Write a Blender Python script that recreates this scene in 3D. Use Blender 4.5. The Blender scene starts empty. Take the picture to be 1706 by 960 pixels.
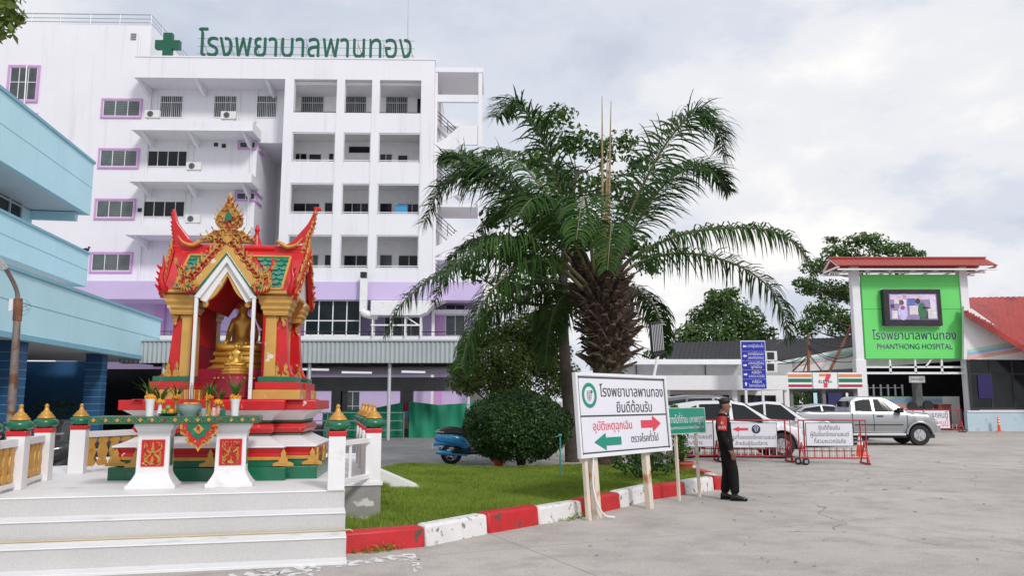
import bpy, bmesh, math, random
import numpy as np
from math import sin, cos, tan, pi, atan2, sqrt, radians as R
from mathutils import Vector, Matrix, geometry, noise
random.seed(7)
rng = np.random.default_rng(7)
SC = bpy.context.scene
C = SC.collection

# ------------------------------------------------------------ camera, sky, sun, exposure
PW, PH, FPX, HOR, CH = 1706.0, 960.0, 1330.0, 667.0, 1.64
PITCH = math.atan((HOR - PH / 2) / FPX)
cam = bpy.data.cameras.new('camera')
cam.lens = 36.0 * FPX / PW
cam.clip_end = 3000
camo = bpy.data.objects.new('camera', cam)
C.objects.link(camo)
camo.location = (0, 0, CH)
camo.rotation_euler = (pi / 2 + PITCH, 0, 0)
SC.camera = camo

SUN_EL, SUN_AZ = R(38), R(150)          # azimuth clockwise from +Y: behind the camera, to its right
world = bpy.data.worlds.new('World')
SC.world = world
world.use_nodes = True
wn, wl = world.node_tree.nodes, world.node_tree.links
wbg = wn['Background']
wbg.inputs['Strength'].default_value = 0.09
sky = wn.new('ShaderNodeTexSky')
sky.sky_type = 'NISHITA'
sky.sun_disc = False
sky.sun_elevation = SUN_EL
sky.sun_rotation = SUN_AZ
tc = wn.new('ShaderNodeTexCoord')
sep = wn.new('ShaderNodeSeparateXYZ')
wl.new(tc.outputs['Generated'], sep.inputs[0])
def wmath(op, a, b=None):
    n = wn.new('ShaderNodeMath'); n.operation = op
    for i, q in enumerate((a, b)):
        if q is None: continue
        if isinstance(q, (int, float)): n.inputs[i].default_value = q
        else: wl.new(q, n.inputs[i])
    return n.outputs[0]
zc = wmath('ADD', wmath('MAXIMUM', sep.outputs[2], 0.0), 0.32)
comb = wn.new('ShaderNodeCombineXYZ')
wl.new(wmath('DIVIDE', sep.outputs[0], zc), comb.inputs[0])
wl.new(wmath('DIVIDE', sep.outputs[1], zc), comb.inputs[1])
def wnoise(scale, detail, rough, off, dist=0.0):
    mp = wn.new('ShaderNodeMapping'); mp.inputs['Location'].default_value = off
    wl.new(comb.outputs[0], mp.inputs[0])
    n = wn.new('ShaderNodeTexNoise'); n.inputs['Scale'].default_value = scale
    n.inputs['Detail'].default_value = detail; n.inputs['Roughness'].default_value = rough
    n.inputs['Distortion'].default_value = dist
    wl.new(mp.outputs[0], n.inputs[0]); return n.outputs[0]
def wramp(src, stops):
    r = wn.new('ShaderNodeValToRGB'); e = r.color_ramp.elements
    while len(e) < len(stops): e.new(0.5)
    for i, (p, c) in enumerate(stops):
        e[i].position = p; e[i].color = (*c, 1)
    r.color_ramp.interpolation = 'EASE'
    wl.new(src, r.inputs[0]); return r.outputs[0]
clouds = wramp(wmath('ADD', wmath('MULTIPLY', wnoise(1.0, 9, 0.54, (5.1, 3.3, 0), 0.3), 0.60),
                     wmath('MULTIPLY', wnoise(2.9, 7, 0.58, (8.3, 2.1, 0), 0.15), 0.40)),
               [(0.37, (5.0, 5.45, 6.4)), (0.46, (6.0, 6.35, 7.15)), (0.53, (7.3, 7.4, 7.75)), (0.62, (8.8, 8.6, 8.5))])
gaps = wramp(wnoise(0.9, 7, 0.5, (1.3, 5.2, 0), 0.2), [(0.55, (0, 0, 0)), (0.78, (0.35, 0.35, 0.35))])
wmix = wn.new('ShaderNodeMix'); wmix.data_type = 'RGBA'
wl.new(gaps, wmix.inputs[0]); wl.new(clouds, wmix.inputs[6]); wl.new(sky.outputs[0], wmix.inputs[7])
wl.new(wmix.outputs[2], wbg.inputs['Color'])

sun = bpy.data.lights.new('sun', 'SUN')
sun.energy = 1.5
sun.angle = R(10)
sun.color = (1.0, 0.965, 0.92)
suno = bpy.data.objects.new('sun', sun)
C.objects.link(suno)
suno.rotation_euler = (pi / 2 - SUN_EL, 0, pi - SUN_AZ)
suno.location = (0, -5, 60)
SC.view_settings.view_transform = 'Standard'
SC.view_settings.look = 'None'
SC.view_settings.exposure = 0.38
SC.view_settings.gamma = 1
SC.view_settings.use_curve_mapping = False
SC.render.engine = 'CYCLES'
SC.cycles.max_bounces = 6
SC.cycles.transparent_max_bounces = 8

# ------------------------------------------------------------ pixel -> place
_s, _c = sin(PITCH), cos(PITCH)
def ray(px, py):
    u, w = (px - PW / 2) / FPX, (PH / 2 - py) / FPX
    return Vector((u, _c - w * _s, _s + w * _c))
def P(px, py, Y):
    d = ray(px, py); t = Y / d.y
    return Vector((t * d.x, Y, CH + t * d.z))
def G(px, py, z=0.0):
    d = ray(px, py); t = (z - CH) / d.z
    return Vector((t * d.x, t * d.y, z))
class Frame:
    def __init__(s, o, rz):
        s.o = Vector((o[0], o[1], 0)); s.rz = rz; s.M = Matrix.Translation(s.o) @ Matrix.Rotation(rz, 4, 'Z'); s.I = s.M.inverted()
    def _r(s, px, py):
        a = s.I @ Vector((0, 0, CH)); d = s.I.to_3x3() @ ray(px, py); return a, d
    def y(s, px, py, yl=0.0):
        a, d = s._r(px, py); t = (yl - a.y) / d.y; return a + t * d
    def x(s, px, py, xl=0.0):
        a, d = s._r(px, py); t = (xl - a.x) / d.x; return a + t * d
    def z(s, px, py, zl=0.0):
        a, d = s._r(px, py); t = (zl - a.z) / d.z; return a + t * d
    def w(s, x, y, z=0.0): return s.M @ Vector((x, y, z))

# ------------------------------------------------------------ objects
def tag(o, label=None, cat=None, group=None, kind=None):
    if label: o['label'] = label
    if cat: o['category'] = cat
    if group: o['group'] = group
    if kind: o['kind'] = kind
    return o
def thing(name, label, cat, loc=(0, 0, 0), rz=0.0, group=None):
    o = bpy.data.objects.new(name, None); C.objects.link(o)
    o.location = loc; o.rotation_euler = (0, 0, rz); o.empty_display_size = 0.2
    return tag(o, label, cat, group)
def copy_tree(o, parent=None, loc=None, rz=None, label=None, only=None):
    c = o.copy(); C.objects.link(c)
    if parent is not None: c.parent = parent
    if loc is not None: c.location = loc
    if rz is not None: c.rotation_euler = (0, 0, rz)
    if label: c['label'] = label
    for ch in list(o.children): copy_tree(ch, c)
    return c

class MB:
    def __init__(s): s.v = []; s.f = []; s.mi = []; s.m = 0; s.T = None
    def add(s, vs, fs):
        b = len(s.v)
        if s.T is not None: vs = [s.T @ Vector(p) for p in vs]
        s.v.extend([tuple(p) for p in vs])
        for f in fs: s.f.append(tuple(b + i for i in f)); s.mi.append(s.m)
        return s
    def box(s, x0, y0, z0, x1, y1, z1):
        x0, x1 = min(x0, x1), max(x0, x1); y0, y1 = min(y0, y1), max(y0, y1); z0, z1 = min(z0, z1), max(z0, z1)
        return s.add([(x0, y0, z0), (x1, y0, z0), (x1, y1, z0), (x0, y1, z0), (x0, y0, z1), (x1, y0, z1), (x1, y1, z1), (x0, y1, z1)],
                     [(0, 3, 2, 1), (4, 5, 6, 7), (0, 1, 5, 4), (1, 2, 6, 5), (2, 3, 7, 6), (3, 0, 4, 7)])
    def hexa(s, p):
        return s.add(p, [(0, 3, 2, 1), (4, 5, 6, 7), (0, 1, 5, 4), (1, 2, 6, 5), (2, 3, 7, 6), (3, 0, 4, 7)])
    def quad(s, *p): return s.add(p, [tuple(range(len(p)))])
    def beam(s, p, q, w, h=None, up=(0, 0, 1)):
        p, q = Vector(p), Vector(q); h = w if h is None else h
        d = (q - p).normalized(); u = Vector(up)
        if abs(d.dot(u)) > 0.98: u = Vector((0, 1, 0))
        a = d.cross(u).normalized() * w / 2; b = a.cross(d).normalized() * h / 2
        return s.hexa([p - a - b, p + a - b, q + a - b, q - a - b, p - a + b, p + a + b, q + a + b, q - a + b])
    def tube(s, pts, r, n=8, caps=True, sx=1.0):
        pts = [Vector(p) for p in pts]; k = len(pts)
        rs = r if isinstance(r, (list, tuple)) else [r] * k
        vs = []; pa = None
        for i, p in enumerate(pts):
            d = (pts[min(i + 1, k - 1)] - pts[max(i - 1, 0)]).normalized()
            if pa is None:
                u = Vector((0, 0, 1)) if abs(d.z) < 0.9 else Vector((1, 0, 0)); pa = d.cross(u).normalized()
            a = (pa - d * pa.dot(d)).normalized(); pa = a; b = d.cross(a)
            for j in range(n):
                t = 2 * pi * j / n; vs.append(p + (a * cos(t) * sx + b * sin(t)) * rs[i])
        fs = [(i * n + j, i * n + (j + 1) % n, (i + 1) * n + (j + 1) % n, (i + 1) * n + j) for i in range(k - 1) for j in range(n)]
        if caps: fs += [tuple(range(n))[::-1], tuple(range((k - 1) * n, k * n))]
        return s.add(vs, fs)
    def lathe(s, prof, n=16, c=(0, 0, 0), rot=0.0, sq=False, ex=1.0, ey=1.0, caps=True):
        cx, cy, cz = c
        if sq: n, rot = 4, pi / 4
        k = sqrt(2) if sq else 1.0
        vs = [(cx + r * k * ex * cos(rot + 2 * pi * j / n), cy + r * k * ey * sin(rot + 2 * pi * j / n), cz + z) for r, z in prof for j in range(n)]
        m = len(prof)
        fs = [(i * n + j, i * n + (j + 1) % n, (i + 1) * n + (j + 1) % n, (i + 1) * n + j) for i in range(m - 1) for j in range(n)]
        if caps: fs += [tuple(range(n))[::-1], tuple(range((m - 1) * n, m * n))]
        return s.add(vs, fs)
    def rlathe(s, prof, plan, c=(0, 0, 0)):
        """stack of a plan polygon (function of the outward offset r) along (r, z)"""
        n = len(plan(0)); vs = [(c[0] + x, c[1] + y, c[2] + z) for r, z in prof for x, y in plan(r)]; m = len(prof)
        fs = [(i * n + j, i * n + (j + 1) % n, (i + 1) * n + (j + 1) % n, (i + 1) * n + j) for i in range(m - 1) for j in range(n)]
        fs += [tuple(range(n))[::-1], tuple(range((m - 1) * n, m * n))]
        return s.add(vs, fs)
    def prism(s, pts, a, b, ax='y'):
        """polygon pts extruded from a to b along axis"""
        f = {'y': lambda p, t: (p[0], t, p[1]), 'x': lambda p, t: (t, p[0], p[1]), 'z': lambda p, t: (p[0], p[1], t)}[ax]
        n = len(pts); vs = [f(p, a) for p in pts] + [f(p, b) for p in pts]
        fs = [tuple(range(n)), tuple(range(2 * n - 1, n - 1, -1))] + [(i, n + i, n + (i + 1) % n, (i + 1) % n) for i in range(n)]
        return s.add(vs, fs)
    def ball(s, c, r, nu=12, nv=8):
        r = (r, r, r) if isinstance(r, (int, float)) else r
        vs = [(c[0], c[1], c[2] - r[2])]
        for i in range(1, nv):
            t = -pi / 2 + pi * i / nv
            vs += [(c[0] + r[0] * cos(t) * cos(2 * pi * j / nu), c[1] + r[1] * cos(t) * sin(2 * pi * j / nu), c[2] + r[2] * sin(t)) for j in range(nu)]
        vs.append((c[0], c[1], c[2] + r[2])); top = len(vs) - 1
        fs = [(0, 1 + (j + 1) % nu, 1 + j) for j in range(nu)]
        for i in range(nv - 2):
            fs += [(1 + i * nu + j, 1 + i * nu + (j + 1) % nu, 1 + (i + 1) * nu + (j + 1) % nu, 1 + (i + 1) * nu + j) for j in range(nu)]
        fs += [(top, top - nu + j, top - nu + (j + 1) % nu) for j in range(nu)]
        return s.add(vs, fs)
    def grid(s, pts):
        """pts[i][j] points"""
        n, m = len(pts), len(pts[0])
        return s.add([p for row in pts for p in row], [(i * m + j, i * m + j + 1, (i + 1) * m + j + 1, (i + 1) * m + j) for i in range(n - 1) for j in range(m - 1)])
    def build(s, name, mats, parent=None, smooth=None, bevel=None, loc=None, rz=None, fix=True):
        me = bpy.data.meshes.new(name); me.from_pydata(s.v, [], s.f)
        mats = mats if isinstance(mats, (list, tuple)) else [mats]
        for m in mats: me.materials.append(m)
        if len(mats) > 1: me.polygons.foreach_set('material_index', s.mi)
        if fix:
            bm = bmesh.new(); bm.from_mesh(me); bmesh.ops.recalc_face_normals(bm, faces=bm.faces); bm.to_mesh(me); bm.free()
        if smooth:
            me.polygons.foreach_set('use_smooth', [True] * len(me.polygons)); me.set_sharp_from_angle(angle=R(smooth))
        me.update()
        o = bpy.data.objects.new(name, me); C.objects.link(o)
        if parent is not None: o.parent = parent
        if loc is not None: o.location = loc
        if rz is not None: o.rotation_euler = (0, 0, rz)
        if bevel:
            b = o.modifiers.new('edge', 'BEVEL'); b.width = bevel; b.segments = 2; b.limit_method = 'ANGLE'; b.angle_limit = R(40)
        return o
def lerp(a, b, t): return a + (b - a) * t
def spline(pts, n):
    """Catmull-Rom through pts, n samples"""
    pts = [Vector(p) for p in pts]; q = [pts[0] * 2 - pts[1]] + pts + [pts[-1] * 2 - pts[-2]]; out = []
    for i in range(n):
        t = i / (n - 1) * (len(pts) - 1); k = min(int(t), len(pts) - 2); t -= k
        a, b, c, d = q[k:k + 4]
        out.append(0.5 * (2 * b + (c - a) * t + (2 * a - 5 * b + 4 * c - d) * t * t + (3 * b - a - 3 * c + d) * t ** 3))
    return out

# ------------------------------------------------------------ materials
def mat(name, col, rough=0.6, metal=0.0, var=0.08, scale=2.0, bump=0.0, bscale=40.0, spec=0.5, coat=0.0, dirt=None, dscale=1.5, dlo=0.55, dhi=0.7, fine=0.0, fscale=60.0, emit=0.0, streak=None):
    m = bpy.data.materials.new(name); m.use_nodes = True
    nt = m.node_tree; N, L = nt.nodes, nt.links; b = N['Principled BSDF']
    b.inputs['Roughness'].default_value = rough; b.inputs['Metallic'].default_value = metal
    b.inputs['Specular IOR Level'].default_value = spec
    if coat: b.inputs['Coat Weight'].default_value = coat; b.inputs['Coat Roughness'].default_value = 0.12
    g = N.new('ShaderNodeNewGeometry'); pos = g.outputs['Position']
    def nz(sc, det=4.0, src=None):
        n = N.new('ShaderNodeTexNoise'); n.inputs['Scale'].default_value = sc; n.inputs['Detail'].default_value = det
        L.new(src or pos, n.inputs['Vector']); return n.outputs['Fac']
    def mx(f, a, c, typ='MIX'):
        n = N.new('ShaderNodeMix'); n.data_type = 'RGBA'; n.blend_type = typ
        if isinstance(f, (int, float)): n.inputs[0].default_value = f
        else: L.new(f, n.inputs[0])
        for i, q in ((6, a), (7, c)):
            if isinstance(q, tuple): n.inputs[i].default_value = (*q, 1)
            else: L.new(q, n.inputs[i])
        return n.outputs[2]
    def rmp(src, lo, hi):
        n = N.new('ShaderNodeMapRange'); n.inputs[1].default_value = lo; n.inputs[2].default_value = hi; n.clamp = True
        L.new(src, n.inputs[0]); return n.outputs[0]
    c = tuple(col)
    lo = tuple(x * (1 - var) for x in c); hi = tuple(min(1, x * (1 + var)) for x in c)
    cur = mx(rmp(nz(scale), 0.3, 0.7), lo, hi)
    if fine:
        cur = mx(rmp(nz(fscale, 2.0), 0.35, 0.65), mx(1.0, cur, tuple([1 - fine] * 3), 'MULTIPLY'), cur)
    if dirt:
        cur = mx(rmp(nz(dscale, 8.0), dlo, dhi), cur, tuple(dirt))
    if streak:
        mp = N.new('ShaderNodeMapping'); mp.inputs['Scale'].default_value = (3.0, 3.0, 0.12); L.new(pos, mp.inputs[0])
        cur = mx(rmp(nz(1.0, 6.0, mp.outputs[0]), 0.56, 0.8), cur, tuple(streak))
    L.new(cur, b.inputs['Base Color'])
    if bump:
        bp = N.new('ShaderNodeBump'); bp.inputs['Strength'].default_value = bump; bp.inputs['Distance'].default_value = 0.02
        L.new(nz(bscale, 5.0), bp.inputs['Height']); L.new(bp.outputs[0], b.inputs['Normal'])
    if emit:
        L.new(cur, b.inputs['Emission Color']); b.inputs['Emission Strength'].default_value = emit
    return m
def leafmat(name, a, bcol, rough=0.45, trans=0.25, spec=0.4, scale=1.3):
    m = bpy.data.materials.new(name); m.use_nodes = True
    nt = m.node_tree; N, L = nt.nodes, nt.links; b = N['Principled BSDF']
    b.inputs['Roughness'].default_value = rough; b.inputs['Specular IOR Level'].default_value = spec
    g = N.new('ShaderNodeNewGeometry'); n = N.new('ShaderNodeTexNoise'); n.inputs['Scale'].default_value = scale; n.inputs['Detail'].default_value = 3
    L.new(g.outputs['Position'], n.inputs['Vector'])
    ad = N.new('ShaderNodeMath'); ad.operation = 'MULTIPLY_ADD'; L.new(g.outputs['Random Per Island'], ad.inputs[0]); ad.inputs[1].default_value = 0.6
    sb = N.new('ShaderNodeMath'); sb.operation = 'MULTIPLY_ADD'; L.new(n.outputs['Fac'], sb.inputs[0]); sb.inputs[1].default_value = 1.2; sb.inputs[2].default_value = -0.4
    L.new(sb.outputs[0], ad.inputs[2]); ad.use_clamp = True
    mix = N.new('ShaderNodeMix'); mix.data_type = 'RGBA'; L.new(ad.outputs[0], mix.inputs[0])
    mix.inputs[6].default_value = (*a, 1); mix.inputs[7].default_value = (*bcol, 1)
    L.new(mix.outputs[2], b.inputs['Base Color'])
    t = N.new('ShaderNodeBsdfTranslucent'); L.new(mix.outputs[2], t.inputs['Color'])
    ms = N.new('ShaderNodeMixShader'); ms.inputs[0].default_value = trans
    L.new(b.outputs[0], ms.inputs[1]); L.new(t.outputs[0], ms.inputs[2]); L.new(ms.outputs[0], N['Material Output'].inputs['Surface'])
    return m
K = {}
def k(name, *a, **kw): K[name] = mat(name, *a, **kw)
k('white_wall', (.76, .75, .79), .75, var=.025, scale=.35, streak=(.655, .645, .68), bump=.03, bscale=25)
k('white_trim', (.76, .76, .79), .6, var=.03, scale=2)
k('white_paint', (.78, .77, .78), .45, var=.04, scale=3, dirt=(.52, .5, .48), dscale=3, dlo=.62, dhi=.8)
k('cream_wall', (.87, .86, .86), .8, var=.04)
k('ceiling_grey', (.74, .73, .75), .85, var=.04)
k('lilac', (.58, .47, .72), .7, var=.04, scale=.5)
k('pink_purple', (.58, .30, .60), .6, var=.06)
k('lilac_dark', (.34, .24, .42), .7, var=.05)
k('pale_blue', (.52, .79, .88), .65, var=.04, scale=.5, streak=(.46, .73, .83), bump=.03, bscale=30)
k('blue_trim', (.22, .45, .56), .6, var=.06)
k('deep_blue', (.022, .095, .22), .5, var=.1, scale=1.5)
k('dark_glass', (.012, .016, .018), .12, var=.3, spec=.28)
k('grey_glass', (.07, .085, .09), .15, var=.2, spec=.4)
k('louvre', (.13, .15, .15), .4, var=.1)
k('louvre_glass', (.09, .12, .12), .2, var=.2, spec=.6)
k('pale_wall', (.46, .58, .66), .7, var=.06, dirt=(.4,.42,.44), dscale=2)
k('dark_void', (.010, .010, .012), .9, var=.2, spec=.1)  # near-black colour standing in for unlit depth
k('dark_grey', (.04, .04, .044), .7, var=.15, spec=.2)
k('mid_grey', (.16, .16, .165), .7, var=.1)
k('alu', (.62, .63, .65), .4, metal=.3, var=.05)
k('steel', (.42, .43, .45), .35, metal=.8, var=.08)
k('rust_steel', (.24, .20, .18), .6, metal=.3, var=.2, dirt=(.17, .07, .035), dscale=6, dlo=.5, dhi=.62)
k('rust', (.20, .085, .045), .8, var=.35, scale=8)
k('grey_sheet', (.42, .46, .47), .5, var=.06, scale=1)
k('sign_green', (.004, .095, .05), .45, var=.05)
k('bright_green', (.14, .68, .15), .5, var=.04, scale=.4)
k('navy', (.012, .016, .10), .5)
k('sign_blue', (.012, .02, .36), .4, var=.06)
k('teal_sign', (.006, .25, .17), .45, var=.04)
k('vinyl', (.74, .73, .80), .42, var=.02, scale=2, bump=.12, bscale=2.2)
k('sign_red', (.68, .05, .09), .5, var=.05)
k('ink', (.006, .035, .03), .5)
k('black', (.012, .012, .013), .5, var=.2)
k('rubber', (.018, .018, .019), .75, var=.2)
k('white_ink', (.8, .8, .82), .5, var=.01)
k('red_paint', (.56, .010, .014), .34, var=.1, scale=4, coat=.12, dirt=(.70, .62, .60), dscale=9, dlo=.70, dhi=.72)
k('green_paint', (.004, .135, .065), .3, var=.1, scale=4, coat=.3, dirt=(.03, .25, .15), dscale=5, dlo=.62, dhi=.75)
k('gold_paint', (.58, .31, .065), .42, metal=.15, var=.1, scale=5, dirt=(.36, .17, .04), dscale=6, dlo=.6, dhi=.75)
k('gold_worn', (.58, .33, .08), .45, metal=.1, var=.1, scale=5, dirt=(.70, .66, .62), dscale=5.5, dlo=.64, dhi=.67)
k('red_worn', (.56, .010, .014), .36, var=.1, scale=5, coat=.1, dirt=(.72, .68, .66), dscale=7, dlo=.65, dhi=.67)
k('gold_leaf', (.62, .36, .07), .36, metal=.45, var=.12, scale=9)
k('gold_relief', (.56, .30, .07), .38, metal=.35, var=.2, scale=20, dirt=(.30, .03, .015), dscale=16, dlo=.52, dhi=.60)
k('maroon', (.26, .008, .03), .5, var=.1, spec=.25)
k('red_matte', (.52, .012, .014), .75, var=.08, spec=.12)
k('maroon_matte', (.28, .010, .03), .75, var=.1, spec=.12)
k('terrazzo', (.60, .59, .58), .55, var=.05, scale=1, fine=.26, fscale=170, bump=.02, dirt=(.50, .49, .48), dscale=1.3, dlo=.6, dhi=.8)
k('step_white', (.80, .79, .79), .6, var=.04, scale=2, dirt=(.5, .49, .47), dscale=2.5, dlo=.6, dhi=.78)
k('kerb_red', (.50, .012, .016), .5, var=.12, scale=5, dirt=(.10, .06, .05), dscale=9, dlo=.60, dhi=.68, bump=.15, bscale=30)
k('kerb_white', (.72, .70, .69), .6, var=.05, scale=4, dirt=(.24, .22, .2), dscale=10, dlo=.60, dhi=.67, bump=.15, bscale=30)
k('old_concrete', (.27, .26, .245), .85, var=.15, scale=3, dirt=(.6, .59, .58), dscale=4, dlo=.6, dhi=.63, bump=.1)
k('net_green', (.008, .22, .12), .7, var=.2, scale=1.2)
k('roof_red', (.38, .06, .045), .55, var=.1, scale=1.2)
k('roof_deep', (.40, .045, .032), .55, var=.12, scale=1.2, dirt=(.2, .02, .02), dscale=.8)
k('bamboo', (.33, .24, .13), .6, var=.15, scale=6)
k('sign_post', (.68, .60, .50), .6, var=.1, scale=3, dirt=(.45, .22, .08), dscale=3.5, dlo=.55, dhi=.68)
k('skin', (.23, .105, .065), .5, var=.08, scale=20)
k('uniform', (.009, .008, .008), .85, var=.25, scale=12, bump=.35, bscale=14, spec=.2)
k('boot', (.010, .010, .011), .25, var=.1)
k('armband', (.36, .012, .018), .6, var=.08)
k('silver_car', (.36, .37, .385), .3, metal=.5, var=.02, coat=.6)
k('white_car', (.74, .74, .76), .25, var=.01, coat=.7)
k('grey_car', (.10, .105, .11), .25, metal=.4, var=.03, coat=.7)
k('car_glass', (.014, .018, .02), .08, var=.1, spec=.35)
k('chrome', (.72, .73, .75), .18, metal=1.0, var=.02)
k('tail_red', (.5, .01, .012), .2, var=.05, coat=.5)
k('lamp_glass', (.6, .62, .64), .12, var=.05)
k('cone_orange', (.85, .10, .03), .5, var=.05)
k('barrier_red', (.42, .02, .035), .5, var=.15, scale=6, dirt=(.2, .06, .04), dscale=8, dlo=.62, dhi=.7)
k('scooter_blue', (.04, .33, .66), .25, var=.03, coat=.6)
k('trunk_bark', (.07, .055, .045), .9, var=.35, scale=7, bump=.5, bscale=16)
k('boot_brown', (.075, .048, .034), .9, var=.6, scale=7, dirt=(.15, .11, .075), dscale=8, dlo=.56, dhi=.66, bump=.4, bscale=30)
k('petiole', (.16, .15, .07), .6, var=.2)
k('soil', (.12, .09, .06), .95, var=.3, scale=5)
k('terracotta', (.42, .10, .04), .7, var=.1)
k('teal_pipe', (.06, .26, .24), .5, var=.15)
k('hose', (.55, .44, .26), .5)
k('planter', (.42, .42, .42), .8, var=.1)
k('marigold', (.75, .30, .02), .7, var=.15, scale=30)
k('glass_bowl', (.28, .36, .36), .12, var=.1, spec=.8)
k('fruit_green', (.22, .30, .05), .4)
k('orange_stripe', (.75, .25, .09), .5); k('green_stripe', (.01, .16, .08), .5); k('red_stripe', (.42, .02, .05), .5)
k('peach_stripe', (.72, .40, .33), .6); k('blue_stripe', (.28, .45, .70), .6); k('mint_stripe', (.42, .62, .48), .6)
k('lamp_white', (.85, .85, .88), .4, emit=.5, var=0)
k('ac_white', (.68, .68, .67), .5, var=.03)
k('purple_dark', (.016, .006, .085), .3)
LEAF_PALM = leafmat('palm_leaflet', (.018, .058, .011), (.075, .150, .032), .5, .20, .16, 2.0)
LEAF_DARK = leafmat('dark_leaf', (.012, .042, .010), (.062, .140, .032), .4, .2)
LEAF_MID = leafmat('mid_leaf', (.026, .066, .014), (.085, .175, .040), .45, .28)
LEAF_LIGHT = leafmat('light_leaf', (.034, .085, .017), (.115, .205, .044), .5, .32)
LEAF_OLIVE = leafmat('olive_leaf', (.065, .115, .018), (.185, .25, .05), .5, .25)
LEAF_FRESH = leafmat('fresh_leaf', (.03, .085, .012), (.10, .20, .03), .45, .3)
LEAF_GRASS = leafmat('grass_blade', (.145, .23, .024), (.36, .47, .08), .6, .38, .25, .8)

# ------------------------------------------------------------ lettering (outlines filled by winding number)
_glyph = {}
UPPER = set('ิีึืั็ํ'); TONE = set('่้๊๋์')
def _outline(s, off):
    c = bpy.data.curves.new('tmp', 'FONT'); c.body = s; c.fill_mode = 'NONE'; c.size = 1.0; c.offset = off; c.resolution_u = 3
    o = bpy.data.objects.new('tmp', c); C.objects.link(o)
    dg = bpy.context.evaluated_depsgraph_get(); me = bpy.data.meshes.new_from_object(o.evaluated_get(dg))
    vs = [(v.co.x, v.co.y) for v in me.vertices]; es = [tuple(e.vertices) for e in me.edges]
    bpy.data.objects.remove(o); bpy.data.curves.remove(c); bpy.data.meshes.remove(me)
    return vs, es
def _maxx(s):
    vs, _ = _outline(s, 0.0); return max(v[0] for v in vs) if vs else 0.0
_bar = None
def glyph(ch, off):
    global _bar
    if (ch, off) in _glyph: return _glyph[(ch, off)]
    if _bar is None: _bar = _maxx('||')
    adv = 0.26 if ch == ' ' else _maxx('|' + ch + '|') - _bar
    vs, es = ([], []) if ch == ' ' else _outline(ch, off)
    tri = ([], [])
    if vs:
        v2, _, f2, *_r = geometry.delaunay_2d_cdt([Vector(v) for v in vs], es, [], 0, 1e-5)
        A = np.array([vs[a] for a, b in es]); B = np.array([vs[b] for a, b in es]); keep = []
        for f in f2:
            p = sum((v2[i] for i in f), Vector((0, 0))) / len(f)
            up = (A[:, 1] <= p.y) & (B[:, 1] > p.y); dn = (A[:, 1] > p.y) & (B[:, 1] <= p.y)
            cr = (B[:, 0] - A[:, 0]) * (p.y - A[:, 1]) - (p.x - A[:, 0]) * (B[:, 1] - A[:, 1])
            if int((up & (cr > 0)).sum()) - int((dn & (cr < 0)).sum()) != 0: keep.append(tuple(f))
        tri = ([tuple(v) for v in v2], keep)
    _glyph[(ch, off)] = (tri, adv); return _glyph[(ch, off)]
def layout(s, off):
    x = 0.0; prev = ''; out = []
    for ch in s:
        tri, adv = glyph(ch, off); dy = 0.0; dx = 0.0
        if ch in TONE: dy = 0.20 if prev in UPPER else 0.0
        if ch in TONE and prev == 'ป': dx = -0.05
        out.append((ch, tri, x + dx, dy)); x += adv; prev = ch
    return out, x
def text(mb, s, M, size, bold=0.012, width=None, depth=0.0, align='c', vscale=1.0):
    """adds lettering to mb: M maps (x, y, 0) of the text plane (baseline at y=0) to the thing's space"""
    lay, w = layout(s, bold); sx = size if width is None else width / w
    ox = {'c': -w / 2, 'l': 0.0, 'r': -w}[align]
    for ch, (vs, fs), x, dy in lay: _put(mb, vs, fs, M, lambda p: ((p[0] + x + ox) * sx, (p[1] + dy) * size * vscale), depth)
    return w * sx
def _put(mb, vs, fs, M, T, depth):
    if not vs: return
    p = [T(v) for v in vs]
    if not depth:
        mb.add([M @ Vector((a, b, 0)) for a, b in p], fs); return
    n = len(p); e = {}
    for f in fs:
        for i in range(len(f)):
            a, b = f[i], f[(i + 1) % len(f)]; e[(a, b)] = 1
    side = [(a, b) for (a, b) in e if (b, a) not in e]
    mb.add([M @ Vector((a, b, 0)) for a, b in p] + [M @ Vector((a, b, -depth)) for a, b in p],
           list(fs) + [tuple(n + i for i in f[::-1]) for f in fs] + [(a, n + a, n + b, b) for a, b in side])
def TM(o, xdir, ydir):
    """text plane at o with x and y directions"""
    x, y = Vector(xdir).normalized(), Vector(ydir).normalized(); z = x.cross(y)
    return Matrix(((x.x, y.x, z.x, o[0]), (x.y, y.y, z.y, o[1]), (x.z, y.z, z.z, o[2]), (0, 0, 0, 1)))

# ------------------------------------------------------------ foliage
def raw_mesh(name, V, F, mats, parent=None, mi=None, loc=None):
    me = bpy.data.meshes.new(name); V = np.asarray(V, dtype=np.float32).reshape(-1, 3); F = np.asarray(F, dtype=np.int32)
    kk = F.shape[1]
    me.vertices.add(len(V)); me.vertices.foreach_set('co', V.ravel())
    me.loops.add(F.size); me.loops.foreach_set('vertex_index', F.ravel())
    me.polygons.add(len(F)); me.polygons.foreach_set('loop_start', np.arange(0, F.size, kk, dtype=np.int32))
    me.polygons.foreach_set('loop_total', np.full(len(F), kk, dtype=np.int32))
    for m in (mats if isinstance(mats, (list, tuple)) else [mats]): me.materials.append(m)
    if mi is not None: me.polygons.foreach_set('material_index', np.asarray(mi, dtype=np.int32))
    me.update(calc_edges=True); me.validate()
    o = bpy.data.objects.new(name, me); C.objects.link(o)
    if parent is not None: o.parent = parent
    if loc is not None: o.location = loc
    return o
def unit(a): return a / np.maximum(np.linalg.norm(a, axis=-1, keepdims=True), 1e-9)
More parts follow.
